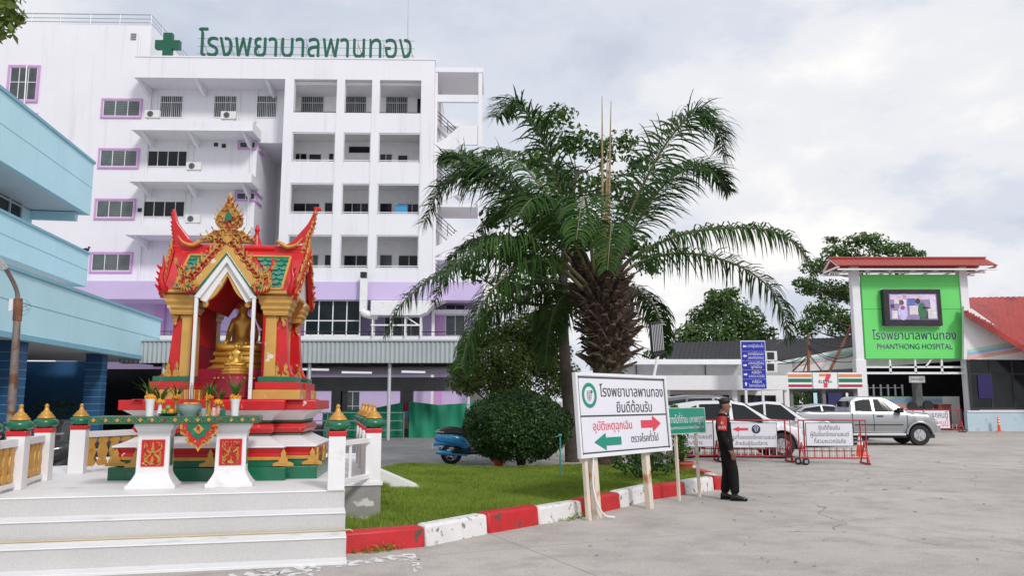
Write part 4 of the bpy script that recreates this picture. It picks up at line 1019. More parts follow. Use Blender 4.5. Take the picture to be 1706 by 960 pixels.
# main roof slopes
def slope(sgn):
    m = MB(); th = Vector((0, 0, .06)); gap = .40 if sgn < 0 else 0.0
    for a, b, c_, d_ in (((-XE + .02, sgn * YE, ZE), (.04 - gap, sgn * YE, ZE), (.04, 0, ZRg), (-XG, 0, ZRg)), ((.04 + gap, sgn * YE, ZE), (XE + .06, sgn * YE, ZE), (XG, 0, ZRg), (.04, 0, ZRg))):
        q = [Vector(e) for e in (a, b, c_, d_)]; m.hexa([e - th for e in q] + q)
    return m.build('roof_slope', K['red_paint'], shr)
def scales(par, sgn, x0, x1, t0, t1, nr, nc, edges=None):
    """rows of scale tiles on the slope, with a gold border"""
    m = MB(); sl = Vector((0, -sgn * YE, ZRg - ZE)).normalized(); nn = Vector((0, sgn * (ZRg - ZE), YE)).normalized(); L_ = Vector((0, YE, ZRg - ZE)).length
    O = Vector((0, sgn * YE, ZE)); hgt = (t1 - t0) * L_ / nr; w = (x1 - x0) / nc
    for r in range(nr):
        for c_ in range(nc + (r % 2)):
            cx_ = x0 + (c_ + .5 - .5 * (r % 2)) * w
            if sgn < 0 and abs(cx_ - .04) < .42 * (1 - (r + .2) / nr * (t1 - t0)) + w * .5: continue
            pts = [(w * .5 * cos(a), -hgt * .62 * sin(a)) for a in [i * pi / 6 for i in range(7)]] + [(-w * .5, hgt * .9), (w * .5, hgt * .9)]
            pts = [(min(max(p[0] + cx_, x0), x1), p[1] + r * hgt + hgt * .62) for p in pts]
            up = lambda q: .028 - .022 * (q - r * hgt) / (hgt * 1.5)
            vs = [O + Vector((p[0], 0, 0)) + sl * (t0 * L_ + p[1]) + nn * (up(p[1])) for p in pts]; k_ = len(vs)
            m.add(vs + [v - nn * .02 for v in vs], [tuple(range(k_))] + [(i, (i + 1) % k_, k_ + (i + 1) % k_, k_ + i) for i in range(k_)])
    m.build('scale_tile_field', K['scale_tile'], par)
    m = MB(); g = .02
    for a, b in (edges or (((x0, t0), (x1, t0)), ((x0, t1), (x1, t1)), ((x0, t0), (x0, t1)), ((x1, t0), (x1, t1)))):
        p = O + Vector((a[0], 0, 0)) + sl * a[1] * L_ + nn * .012; q = O + Vector((b[0], 0, 0)) + sl * b[1] * L_ + nn * .012; m.beam(p, q, .032, .04, up=nn)
    m.build('gold_border', K['gold_paint'], par)
K['scale_tile'] = mat('scale_tile', (.006, .20, .12), .25, var=.35, scale=9, coat=.4)
f1 = slope(-1); scales(f1, -1, -.66, .035, .03, .78, 7, 6, (((-.66, .03), (-.42, .03)), ((-.66, .78), (.035, .78)), ((-.66, .03), (-.66, .78)))); scales(f1, -1, .045, .72, .03, .78, 7, 6, (((.50, .03), (.72, .03)), ((.045, .78), (.72, .78)), ((.72, .03), (.72, .78))))
f2 = slope(1); scales(f2, 1, -.66, .72, .03, .78, 7, 11)
m = MB(); m.tube([(-XG - .06, 0, ZRg + .0), (XG + .06, 0, ZRg + .0)], .055, 12); m.build('ridge', K['red_paint'], shr, smooth=50)
for s_ in (-1, 1):
    a_, b_ = sorted((s_ * .40 + .04, s_ * .82 + .04)); m = MB(); m.box(a_, -.84, ZC1 - .02, b_, .84, ZC1 + .02); m.build('eave_board', K['gold_worn'], shr, bevel=.008)
# gable ends left and right
def flame_row(m, a, b, out, n, size, thick=.03, nrm=(0, -1, 0)):
    a, b = Vector(a), Vector(b); d = (b - a).normalized(); out = Vector(out).normalized()
    for i in range(n):
        o = a.lerp(b, (i + .5) / n); v = (out * .85 + d * .5).normalized(); leaf_shape(m, o, d, v, nrm, size * .8, size * (1.0 + .25 * sin(i * 2.1)), thick, [(-.5, 0), (.45, 0), (.5, .25), (.22, .5), (.40, .78), (.18, 1.15), (.05, .8), (-.2, .55), (-.42, .3)])
def scroll(m, o, r, sg, a0=0.0, turn=5.0, th=.22):
    o = Vector(o); pts = [o + Vector((sg * cos(a0 + t * turn), 0, sin(a0 + t * turn))) * r * (1 - .8 * t) for t in [j / 10 for j in range(11)]]
    m.tube(pts, [r * th * (1 - .55 * j / 10) for j in range(11)], 5)
def curl_row(m, a, b, n, r, nrm, off=.02):
    a, b, N = Vector(a), Vector(b), Vector(nrm); d = (b - a).normalized(); e = d.cross(N).normalized()
    for i in range(n):
        o = a.lerp(b, (i + .5) / n) + N * off; sg = 1 if i % 2 else -1
        pts = [o + (d * cos(t * 4.6 * sg) + e * sin(t * 4.6 * sg)) * r * (1 - .75 * t) for t in [j / 8 for j in range(9)]]
        m.tube(pts, [r * .24 * (1 - .5 * j / 8) for j in range(9)], 5)
for s in (-1, 1):
    X = s * (XG + .02); ap, fl_, fr_ = Vector((X, 0, ZRg + .02)), Vector((s * XE + .04 + s * .02, -YE - .02, ZE - .02)), Vector((s * XE + .04 + s * .02, YE + .02, ZE - .02))
    m = MB(); m.add([ap + Vector((-s * .03, 0, -.1)), fl_ + Vector((-s * .03, .08, .02)), fr_ + Vector((-s * .03, -.08, .02))], [(0, 1, 2)]); m.build('gable_panel', K['white_paint'], shr)
    for f_ in (fl_, fr_):
        m = MB(); dd = (f_ - ap); perp = Vector((0, dd.z, -dd.y)).normalized() * (.11 if f_ is fl_ else -.11)
        p1, p2, p3, p4 = ap, ap - perp * 1.0 + Vector((0, 0, -.06)), f_ - perp, f_
        q = Vector((s * .06, 0, 0)); m.hexa([ap, p2, p3, f_, ap + q, p2 + q, p3 + q, f_ + q]); bg = m.build('bargeboard', K['red_paint'], shr, bevel=.006)
        m = MB(); flame_row(m, f_ + q * .5, ap + q * .5, Vector((0, -perp.y, -perp.z)) * -1, 8, .10, .02, (s, 0, 0)); curl_row(m, (f_ * 1 + p3) / 2 + q, (ap + p2) / 2 + q, 9, .055, (s, 0, 0), .01); m.build('flame_ornament', K['gold_relief'], bg)
        # tail finial at the foot of the board
        sy = -1 if f_ is fl_ else 1
        m = MB(); m.tube(spline([f_ + Vector((-s * .03, sy * -.02, .0)), f_ + Vector((s * .0, sy * .04, .06)), f_ + Vector((s * .025, sy * .06, .18)), f_ + Vector((s * .0, sy * .05, .32)), f_ + Vector((s * .01, sy * .06, .48))], 12), [.045, .05, .05, .046, .042, .038, .034, .03, .025, .019, .013, .005], 8)
        for i_ in range(4): leaf_shape(m, f_ + Vector((s * (.03 - .004 * i_), sy * .05, .02 + .085 * i_)), (0, 0, 1), (s * .5, sy * .6, .6), (0, -1, 0), .08, .10, .02)
        m.build('tail_finial', K['red_paint'], bg, smooth=50)
    # horn
    tip = F_.y(290 if s < 0 else 527, 349, 0); xo = XG + .02; tx_ = abs(tip.x) - 0.0
    inner = spline([Vector((xo - .46, 0, ZRg + .02)), Vector((xo - .24, 0, ZRg + .09)), Vector((xo - .11, 0, ZRg + .24)), Vector((lerp(xo - .06, tx_ - .03, .5), 0, lerp(ZRg, tip.z, .66))), Vector((tx_ - .014, 0, tip.z))], 14)
    outer = spline([Vector((xo + .0, 0, ZRg - .14)), Vector((xo + .01, 0, ZRg + .10)), Vector((lerp(xo + .02, tx_ + .03, .5), 0, lerp(ZRg, tip.z, .55))), Vector((tx_ + .014, 0, tip.z))], 12)
    m = MB(); m.prism([(s * p.x, p.z) for p in inner] + [(s * p.x, p.z) for p in outer[::-1]] + [(s * (xo - .46), ZRg - .10)], -.05, .05, 'y')
    if s > 0: m.box(tip.x - .03, -.04, tip.z - .02, tip.x + .07, .04, tip.z + .03)
    hn = m.build('horn_finial', K['red_paint'], shr, bevel=.012)
    m = MB()
    for i in range(1, 11): leaf_shape(m, (s * (outer[i].x - .005), 0, outer[i].z), (0, 0, 1), (s * .85, 0, .5), (0, -1, 0), .07, .06 * (1 - i / 22), .03)
    if s > 0:
        for i in range(0, 11): leaf_shape(m, (lerp(outer[i].x, inner[min(i + 2, 13)].x, .25), -.05, outer[i].z), (1, 0, 0), (s * .2, 0, 1), (0, -1, 0), .07 * (1 - i / 18), .10 * (1 - i / 22), .015)
    m.build('horn_leaf', K['gold_relief' if s > 0 else 'red_paint'], hn)
    m = MB(); c0 = Vector((s * (XG - .34), -.12, ZRg + .01)); m.tube(spline([c0 + Vector((-s * .06, 0, .09)), c0 + Vector((s * .02, 0, .04)), c0 + Vector((s * .1, 0, .0)), c0 + Vector((s * .22, 0, .04)), c0 + Vector((s * .30, 0, .14))], 12), [.015, .024, .03, .034, .034, .03, .028, .024, .02, .014, .009, .004], 8); m.build('ridge_curl', K['gold_paint'], shr, smooth=50)
# rear gable finial
m = MB(); m.lathe([(.20, -.1), (.13, .08), (.08, .22), (.035, .36), (.03, .42), (.045, .45), (.012, .54)], 10, (0.0, .95, ZRg + .02)); m.build('rear_finial', K['red_paint'], shr, smooth=40)
m = MB(); m.prism([(-.5, ZE), (.5, ZE), (0, ZRg + .05)], .78, .92, 'y'); m.build('rear_gable', K['red_paint'], shr)
# ---------------------------------------------------- front gable
YG = -.86
def gp(px, py, y=YG): q = F_.y(px, py, y); return q
apx = gp(379.5, 430).x
def vband(name, mt, oa, of, ia, if_, y0, y1, bevel=.006, par=shr):
    """inverted V: outer apex z, outer foot (dx, z), inner apex z, inner foot"""
    m = MB()
    for s in (-1, 1):
        o1, o2, i2, i1 = (apx, oa), (apx + s * of[0], of[1]), (apx + s * if_[0], if_[1]), (apx, ia)
        m.add([(p[0], y0, p[1]) for p in (o1, o2, i2, i1)] + [(p[0], y1, p[1]) for p in (o1, o2, i2, i1)], [(0, 1, 2, 3), (7, 6, 5, 4), (0, 4, 5, 1), (1, 5, 6, 2), (2, 6, 7, 3)])
    return m.build(name, K[mt], par, bevel=bevel)
zz = lambda py: gp(381, py).z
fx = lambda px: abs(gp(px, 480).x - apx)
gb = vband('gable_board', 'gold_worn', zz(403), (fx(315), zz(479)), zz(422), (fx(327), zz(488)), YG - .05, YG + .06)
vband('gable_line', 'green_paint', zz(421), (fx(326), zz(488)), zz(425), (fx(329), zz(490)), YG - .06, YG + .05, par=gb)
wv = vband('white_gable', 'white_paint', zz(424), (fx(325), zz(496)), zz(438), (fx(335), zz(498)), YG - .04, YG + .06)
vband('inner_gable', 'white_paint', zz(438), (fx(333), zz(500)), zz(452), (fx(344), zz(504)), YG + .02, YG + .12, par=wv)
for s in (-1, 1):
    m = MB(); x = apx + s * fx(329); m.box(x - .022, YG - .03, Z[667] + .01, x + .022, YG + .015, zz(496)); m.build('white_post', K['white_paint'], shr, bevel=.005)
    # pointed arch curtain
    m = MB(); pts = []; n = 12
    for i in range(n + 1):
        t = i / n; xo = lerp(0, fx(338), t); zo = lerp(zz(447), zz(499), t); xi = lerp(0, fx(343), t) * (1 - .11 * sin(pi * t)); zi = lerp(zz(459), zz(502), t) - .05 * sin(pi * t)
        pts.append(((apx + s * xo, zo), (apx + s * xi, zi)))
    vs = [(o[0], y, o[1]) for y in (YG + .04, YG + .10) for o, _ in pts] + [(q[0], y, q[1]) for y in (YG + .04, YG + .10) for _, q in pts]; k_ = n + 1
    m.add(vs, [(i, i + 1, 2 * k_ + i + 1, 2 * k_ + i) for i in range(n)] + [(k_ + i, 3 * k_ + i, 3 * k_ + i + 1, k_ + i + 1) for i in range(n)] + [(2 * k_ + i, 2 * k_ + i + 1, 3 * k_ + i + 1, 3 * k_ + i) for i in range(n)])
    e = pts[-1]; m.tube(spline([(e[0][0], YG + .07, e[0][1]), (e[1][0] - s * .0, YG + .07, e[1][1] - .03), (e[1][0] + s * .015, YG + .07, e[1][1] - .06), (e[1][0] + s * .045, YG + .07, e[1][1] - .035)], 9), [.03, .034, .034, .03, .028, .024, .02, .014, .008], 6)
    m.build('arch_curtain', K['gold_worn'], shr, smooth=40)
for s in (-1, 1):
    m = MB(); pts = []; n = 10
    for i in range(n + 1):
        t = i / n; pts.append(((apx * .3 + s * fx(338) * t, lerp(zz(460), zz(530), t)), (apx * .3 + s * fx(350) * t * (1 - .22 * sin(pi * t)), lerp(zz(474), zz(536), t) - .05 * sin(pi * t))))
    k_ = n + 1; vs = [(o[0], y, o[1]) for y in (.70, .76) for o, _ in pts] + [(q[0], y, q[1]) for y in (.70, .76) for _, q in pts]
    m.add(vs, [(i, i + 1, 2 * k_ + i + 1, 2 * k_ + i) for i in range(n)] + [(k_ + i, 3 * k_ + i, 3 * k_ + i + 1, k_ + i + 1) for i in range(n)] + [(2 * k_ + i, 2 * k_ + i + 1, 3 * k_ + i + 1, 3 * k_ + i) for i in range(n)])
    e = pts[-1]; m.box(e[1][0] - .05, .70, e[1][1] - .16, e[1][0] + .05, .76, e[1][1] + .02); m.build('rear_curtain', K['gold_paint'], shr, bevel=.01)
# portico roof and red lining
m = MB()
for s in (-1, 1):
    a, b = Vector((apx, YG, zz(406))), Vector((apx + s * fx(316), YG, zz(480))); c_, d_ = Vector((apx * .4, 0, zz(406))), Vector((apx * .4 + s * fx(316), .1, zz(480)))
    u = Vector((0, 0, .04)); m.hexa([a - u, b - u, d_ - u, c_ - u, a + u * .2, b + u * .2, d_ + u * .2, c_ + u * .2])
m.build('portico_roof', K['red_paint'], shr)
m = MB()
for s in (-1, 1):
    a, b = Vector((apx, YG + .1, zz(455))), Vector((apx + s * fx(340), YG + .1, zz(512))); c_, d_ = a + Vector((0, 1.25, 0)), b + Vector((0, 1.25, 0)); u = Vector((0, 0, .02)); m.hexa([a, b, d_, c_, a + u, b + u, d_ + u, c_ + u])
m.build('ceiling_lining', K['red_matte'], shr)
# flame border over the gable board
bk = vband('flame_border', 'red_paint', zz(391), (fx(308), zz(470)), zz(404), (fx(315), zz(477)), YG - .04, YG + .05)
m = MB()
for s in (-1, 1):
    a, b = Vector((apx + s * fx(312), YG - .05, zz(474))), Vector((apx, YG - .05, zz(398)))
    out = Vector((s * .80, 0, .6))
    flame_row(m, a + out * .02, b + out * .02, out, 10, .10, .02); curl_row(m, a, b, 12, .045, (0, -1, 0), .015)
m.build('gilded_flame', K['gold_relief'], bk)
for s in (-1, 1):  # serpent heads at the feet
    m = MB(); f_ = Vector((apx + s * fx(321), YG - .03, zz(476)))
    ctr = spline([f_ + Vector((-s * .08, 0, -.02)), f_ + Vector((s * .0, 0, -.06)), f_ + Vector((s * .10, 0, -.01)), f_ + Vector((s * .09, 0, .12)), f_ + Vector((s * .15, 0, .25)), f_ + Vector((s * .155, 0, .40))], 16); m.tube(ctr, [.04, .05, .055, .06, .06, .055, .05, .046, .042, .038, .034, .028, .022, .016, .010, .004], 8)
    hd = m.build('serpent_head', K['red_paint'], bk, smooth=50)
    m = MB()
    for i in range(2, 14): leaf_shape(m, ctr[i] + Vector((s * .03, -.05, 0)), (0, 0, 1), Vector((s * .7, 0, .65 + .05 * (i % 3))), (0, -1, 0), .08, .10 - .003 * i, .022)
    for i in range(3, 13, 2): leaf_shape(m, ctr[i] + Vector((-s * .03, -.05, 0)), (0, 0, 1), Vector((-s * .7, 0, .7)), (0, -1, 0), .07, .085, .022)
    curl_row(m, ctr[1] + Vector((0, -.07, 0)), ctr[11] + Vector((0, -.05, 0)), 8, .042, (0, -1, 0), .01); m.build('gilded_crest', K['gold_relief'], hd)
    m = MB(); m.ball(f_ + Vector((s * .02, -.06, -.03)), (.04, .02, .03), 10, 6); m.build('green_inlay', K['green_paint'], hd, smooth=60)
# crowning ornament
top = gp(380, 322).z; za = zz(405); m = MB(); prof = [(.36, 0), (.34, .07), (.27, .14), (.20, .21), (.11, .25), (.10, .29), (.15, .33), (.175, .40), (.17, .48), (.145, .57), (.10, .67), (.06, .76), (.035, .84), (.03, .90), (.016, .94), (.005, 1.0)]
Hc = top - za
m.prism([(apx + r, za + t * Hc) for r, t in prof] + [(apx - r, za + t * Hc) for r, t in prof[::-1]], YG - .05, YG + .03, 'y'); cr = m.build('crown_ornament', K['gold_relief'], shr, bevel=.008)
m = MB()
for s in (-1, 1):
    for i in range(len(prof) - 3):
        r, t = prof[i]; leaf_shape(m, (apx + s * (r - .02), YG - .05, za + t * Hc), (s * .6, 0, .8), (s * .45, 0, 1.0), (0, -1, 0), .11, .065 if t < .7 else .04, .02)
    for r, t, q in ((.22, .06, .07), (.12, .10, .06), (.17, .17, .05), (.07, .2, .055), (.03, .1, .05), (.1, .28, .04), (.11, .37, .05), (.12, .48, .05), (.08, .60, .045), (.04, .70, .035), (.26, .03, .06), (.08, .02, .06)):
        o = Vector((apx + s * r, YG - .07, za + t * Hc)); curl_row(m, o - Vector((.01, 0, 0)), o + Vector((.01, 0, 0)), 1, q, (0, -1, 0), .005)
m.lathe([(.03, .80), (.035, .86), (.02, .9), (.012, .96), (.003, 1.02)], 8, (apx, YG, za)); m.v[-40:] = [(x, y, za + (z - za) * Hc) for x, y, z in m.v[-40:]]
m.build('gilded_scroll', K['gold_relief'], cr)
m = MB(); m.prism([(apx - .05, za + .43 * Hc), (apx + .05, za + .43 * Hc), (apx + .03, za + .55 * Hc), (apx, za + .62 * Hc), (apx - .03, za + .55 * Hc)], YG - .085, YG - .06, 'y'); m.build('green_inlay', K['green_paint'], cr)
m = MB(); m.prism([(apx - .06, za + .03 * Hc), (apx, za - .02), (apx + .06, za + .03 * Hc), (apx, za + .14 * Hc)], YG - .085, YG - .06, 'y'); m.build('gilded_diamond', K['gold_paint'], cr)

# ---------------------------------------------------- statues
def statue(label, loc, hgt, rz, wide=1.0):
    t = thing('buddha_statue', label, 'statue', loc, rz, 'gilded seated statues in the shrine'); s = hgt
    b = .24
    V = [(0, .02, b + .10), (0, .03, b + .24), (0, .02, b + .38), (0, .02, b + .47), (0, 0, b + .53), (0, -.015, b + .60), (0, -.01, b + .66), (0, 0, b + .70), (0, 0, b + .735), (0, 0, b + .76)]
    Rr = [(.13, .12), (.095, .09), (.125, .10), (.085, .07), (.045, .045), (.074, .08), (.07, .076), (.042, .042), (.02, .02), (.006, .006)]
    E = [(i, i + 1) for i in range(9)]
    for q in (-1, 1):
        k0 = len(V); V += [(q * .125, .02, b + .445), (q * .175, .03, b + .30), (q * .185, -.03, b + .19), (q * (.10 if q > 0 else .20), -.17, b + .13), (q * (.03 if q > 0 else .22), -.22, b + .115)]
        Rr += [  .05, .042, .04, .034, .03]; E += [(3, k0), (k0, k0 + 1), (k0 + 1, k0 + 2), (k0 + 2, k0 + 3), (k0 + 3, k0 + 4)]
        k0 = len(V); V += [(q * .14, -.03, b + .07), (q * .31, -.12, b + .065), (q * .2, -.22, b + .06), (q * -.02, -.25, b + .06)]; Rr += [.085, .07, .052, .045]; E += [(0, k0), (k0, k0 + 1), (k0 + 1, k0 + 2), (k0 + 2, k0 + 3)]
    skin_mesh('body', [Vector(v) * s for v in V], E, [tuple(x * s for x in r) if isinstance(r, tuple) else r * s for r in Rr], K['gold_leaf'], t)
    m = MB(); c_ = Vector((0, -.08, b + .60)) * s
    m.ball(c_ + Vector((0, -.004, -.004)) * s, (.012 * s, .02 * s, .024 * s), 8, 6)
    for q in (-1, 1): m.ball(c_ + Vector((q * .03, -.0, .018)) * s, (.02 * s, .008 * s, .006 * s), 8, 5); m.ball(c_ + Vector((q * .078, .075, -.005)) * s, (.01 * s, .02 * s, .045 * s), 6, 6)
    m.ball(c_ + Vector((0, .002, -.036)) * s, (.022 * s, .008 * s, .006 * s), 8, 5); m.build('face', K['gold_leaf'], t, smooth=60)
    m = MB(); m.lathe([(.46 * s, 0), (.47 * s, .02 * s), (.43 * s, .04 * s), (.40 * s, .055 * s), (.40 * s, .09 * s), (.44 * s, .10 * s), (.44 * s, .125 * s), (.37 * s, .14 * s), (.36 * s, .18 * s), (.40 * s, .20 * s), (.40 * s, .235 * s), (.36 * s, .255 * s)], 8, rot=pi / 8, ey=.72); m.build('pedestal', K['gold_leaf'], t, smooth=30)
    return t
zbud = F_.y(402, 617, 0).z; hb_ = (F_.y(402, 499, .0).z - zbud); xq = F_.y(404, 560, 0)
sbx('altar', 'maroon', -.46, -.42, Z[667], .48, .44, zbud)
statue('large gilded seated statue inside the red shrine', F_.w(xq.x, .0, zbud), hb_, F_.rz + R(10))
z0 = F_.y(392, 624, -.52).z; xq = F_.y(393, 600, -.52)
dr = thing('drum_stand', 'round maroon drum carrying the small gilded statue', 'stand', F_.w(xq.x, -.52, Z[667] + .012), F_.rz)
m = MB(); hD = z0 - Z[667] - .012; m.lathe([(.27, 0), (.29, .02), (.27, .05), (.26, hD - .04), (.24, hD - .01), (.2, hD)], 28); m.build('drum', K['maroon'], dr, smooth=45)
m = MB()
for i in range(9): a = pi + pi * (i + .5) / 9; m.ball((.262 * cos(a), .262 * sin(a), hD - .055), .013, 8, 6)
m.build('gold_stud', K['gold_leaf'], dr, smooth=60)
statue('small gilded seated statue on the maroon drum before the large one', F_.w(xq.x, -.52, z0), F_.y(392, 571, -.52).z - z0, F_.rz + R(8))

# ---------------------------------------------------- offering table
YT = .43; ztop = S.y(290, 694, YT).z; xl, xr = S.y(146, 702, YT).x, S.y(431, 702, YT).x
tb = thing('offering_table', 'long offering table with green gold edge on two white pedestals', 'table', S.w((xl + xr) / 2, YT + .32, .628), S.rz); xm = (xl + xr) / 2; hT = ztop - .628
def tx(x): return x - xm
m = MB(); m.box(tx(xl), -.32, hT - .085, tx(xr), .32, hT); m.build('table_top', K['green_paint'], tb, bevel=.008)
m = MB(); n = 15; zc_ = hT - .042
for i in range(n):
    x = lerp(tx(xl), tx(xr), (i + .5) / n); w = (xr - xl) / n
    m.prism([(x - .025, zc_), (x, zc_ + .026), (x + .025, zc_), (x, zc_ - .026)], -.334, -.315, 'y')
    for s in (-1, 1):
        for t in (-1, 1): m.prism([(x + s * .03, zc_ + t * .006), (x + s * w * .45, zc_ + t * .034), (x + s * w * .30, zc_ + t * .008)], -.332, -.315, 'y')
m.build('gold_pattern', K['gold_relief'], tb)
for px0, px1 in ((202, 290), (337, 420)):
    cx_ = tx((S.y(px0, 810, YT).x + S.y(px1, 810, YT).x) / 2); hw = (S.y(px1, 810, YT).x - S.y(px0, 810, YT).x) / 2; hp = hT - .085
    m = MB(); m.lathe([(hw * .97, 0), (hw * .97, .055 * hp), (hw * .89, .075 * hp), (hw * .85, .10 * hp), (hw * .74, .16 * hp), (hw * .66, .22 * hp), (hw * .64, .25 * hp), (hw * .62, .80 * hp), (hw * .66, .84 * hp), (hw * .66, .88 * hp), (hw * .78, .96 * hp), (hw * .78, hp)], sq=True, c=(cx_, 0, 0), ey=.8)
    pd = m.build('pedestal', K['white_paint'], tb, bevel=.006)
    m = MB(); yf = -hw * .64 * .8 - .012; m.box(cx_ - .125, yf, .34 * hp, cx_ + .125, yf + .02, .75 * hp); m.build('red_panel', K['red_paint'], pd)
    m = MB(); 
    for s in (-1, 1):
        for z, q, r, a0, tn in ((.41, .055, .040, -1.6, 5.5), (.48, .065, .034, 1.4, -5.0), (.55, .050, .040, -1.2, 5.2), (.62, .070, .030, 1.2, -5.0), (.68, .040, .036, -1.0, 5.0)): scroll(m, (cx_ + s * q, yf - .006, z * hp), r, s, a0, tn)
        m.tube(spline([(cx_ + s * .012, yf - .006, .37 * hp), (cx_ + s * .085, yf - .006, .45 * hp), (cx_ + s * .02, yf - .006, .53 * hp), (cx_ + s * .09, yf - .006, .62 * hp), (cx_ + s * .085, yf - .006, .72 * hp)], 14), [.011] * 10 + [.009, .007, .005, .002], 5)
    leaf_shape(m, (cx_, yf - .002, .37 * hp), (1, 0, 0), (0, 0, 1), (0, -1, 0), .06, .10, .014); leaf_shape(m, (cx_, yf - .002, .55 * hp), (1, 0, 0), (0, 0, 1), (0, -1, 0), .05, .13, .014)
    m.build('gold_scroll', K['gold_relief'], pd)
    m = MB(); m.box(cx_ + hw * .625, -.09, .34 * hp, cx_ + hw * .645, .09, .75 * hp); m.build('green_panel', K['green_paint'], pd)
bx = tx(S.y(331, 720, YT).x)
for nm, mt, sc, y in (('gold_apron', 'gold_paint', 1.0, -.30), ('red_apron', 'red_paint', .86, -.312), ('green_apron', 'green_paint', .62, -.324)):
    m = MB(); o = [(-.21, 0), (.21, 0), (.20, -.10), (.13, -.14), (.12, -.20), (.04, -.22), (0, -.28), (-.04, -.22), (-.12, -.20), (-.13, -.14), (-.20, -.10)]
    m.prism([(bx + p * sc, hT - .086 + q * sc * 1.15) for p, q in o], y, y + .012, 'y'); pa = m.build(nm, K[mt], tb)
m = MB(); m.prism([(bx - .06, hT - .15), (bx, hT - .09), (bx + .06, hT - .15), (bx, hT - .21)], -.336, -.322, 'y')
for s in (-1, 1):
    for q, z in ((.13, -.10), (.10, -.17), (.05, -.22), (.16, -.05)): o = Vector((bx + s * q, -.316, hT - .086 + z)); curl_row(m, o, o + Vector((.01 * s, 0, 0)), 1, .035, (0, -1, 0), .004)
m.build('gold_motif', K['gold_relief'], tb)
# offerings
def on_table(px, yl=.62): q = S.y(px, 690, yl); return S.w(q.x, yl, ztop)
def vase(px, label, h=.19, r=.055, yl=.60, mt='white_paint', fan=1.0, gar=True, tall=False):
    t = thing('flower_vase', label, 'vase', on_table(px, yl), S.rz, 'vases of leaves and marigolds on the offering table')
    m = MB()
    m.lathe([(r * .8, 0), (r * .78, h * .3), (r * .9, h * .8), (r * 1.15, h), (r * .9, h), (r * .7, h * .8)] if not tall else [(r * .7, 0), (r * .9, h * .2), (r * .5, h * .55), (r * .45, h * .8), (r * .8, h), (r * .6, h)], 18); m.build('vessel', K[mt], t, smooth=50)
    if gar:
        m = MB()
        for i in range(16): a = 2 * pi * i / 16; m.ball((r * .9 * cos(a), r * .9 * sin(a), h + .008 + .014 * (i % 2)), .018, 8, 6)
        for i in range(7): m.ball((random.uniform(-.6, .6) * r, random.uniform(-.6, .6) * r, h + .035), .022, 8, 6)
        m.build('garland', K['marigold'], t, smooth=60)
    m = MB()
    for i in range(22):
        a = random.uniform(0, 2 * pi); sp_ = random.uniform(.2, 1.3) * fan; L_ = random.uniform(.18, .34) * fan; base = Vector((0, 0, h)); d = Vector((cos(a) * sp_, sin(a) * sp_, 1)).normalized(); sd = d.cross(Vector((0, 0, 1))); sd = sd.normalized() if sd.length > .05 else Vector((1, 0, 0))
        p1, p2 = base + d * L_ * .5 + Vector((0, 0, .02)), base + d * L_ + Vector((cos(a), sin(a), -.6)) * .03; w = .011
        m.add([base - sd * w * .4, base + sd * w * .4, p1 + sd * w, p1 - sd * w, p2], [(0, 1, 2, 3), (3, 2, 4)])
    m.build('leaf_fan', LEAF_FRESH, t, fix=False)
vase(249, 'white cup vase of leaves at the end of the offering table near the gap', .20, .055)
vase(266, 'slim white vase with marigolds beside the fruit plate', .15, .045, .66, tall=True)
vase(292, 'brass stem vase with a marigold behind the glass bowl', .20, .035, .86, 'gold_leaf', .8, tall=True)
vase(347, 'brass vase of thin leaves behind the small figures', .20, .04, .84, 'gold_leaf', 1.0, tall=True)
vase(363, 'pink dotted vase with yellow marigolds by the tall white cup', .14, .04, .64, 'peach_stripe', .8, tall=True)
vase(391, 'white cup vase with a wide spray of leaves over the second pedestal', .20, .056, .60, fan=1.25)
t = thing('fruit_plate', 'small green plate heaped with limes on the offering table', 'plate', on_table(281, .58), S.rz); m = MB(); m.lathe([(.05, 0), (.11, .025), (.12, .03), (.10, .02)], 20); m.build('plate', K['net_green'], t, smooth=60)
for i, (x, y, z) in enumerate(((-.05, 0, .05), (.03, -.03, .05), (.02, .05, .05), (-.01, 0, .095))): m = MB(); m.ball((x, y, z), .034, 10, 8); m.build('lime', K['fruit_green' if i != 1 else 'marigold'], t, smooth=60)
t = thing('incense_bowl', 'wide pale glass bowl in the middle of the offering table', 'bowl', on_table(315, .64), S.rz); m = MB(); m.lathe([(.09, 0), (.10, .02), (.125, .05), (.145, .10), (.15, .13), (.16, .14), (.15, .14), (.13, .10)], 28); m.build('bowl', K['glass_bowl'], t, smooth=50)
m = MB()
for i in range(9): a = random.uniform(0, 6.28); r = random.uniform(0, .09); m.ball((r * cos(a), r * sin(a), .135), (.04, .04, .025), 8, 6)
m.build('petals_heap', K['marigold'], t, smooth=60)
m = MB()
for i in range(12): a = random.uniform(0, 6.28); r = random.uniform(.02, .1); m.tube([(r * cos(a), r * sin(a), .15), (r * 1.3 * cos(a), r * 1.3 * sin(a), .34 + random.uniform(0, .08))], .003, 4)
m.build('incense_stick', K['rust'], t)
t = tag((lambda m: (m.lathe([(.03, 0), (.035, .09), (.028, .085), (.025, .01)], 14), m.build('drinking_glass', K['glass_bowl'], smooth=50, loc=on_table(339, .56), rz=S.rz))[1])(MB()), 'small clear glass of water beside the wide bowl', 'glass')
t = thing('figurine', 'small pink figurine standing by the marigold vase', 'figurine', on_table(356, .55), S.rz); m = MB(); m.lathe([(.03, 0), (.035, .02), (.02, .05), (.026, .08), (.012, .10)], 12); m.build('robe', K['peach_stripe'], t, smooth=50); m = MB(); m.ball((0, 0, .118), .02, 10, 8); m.build('head', K['skin'], t, smooth=60)
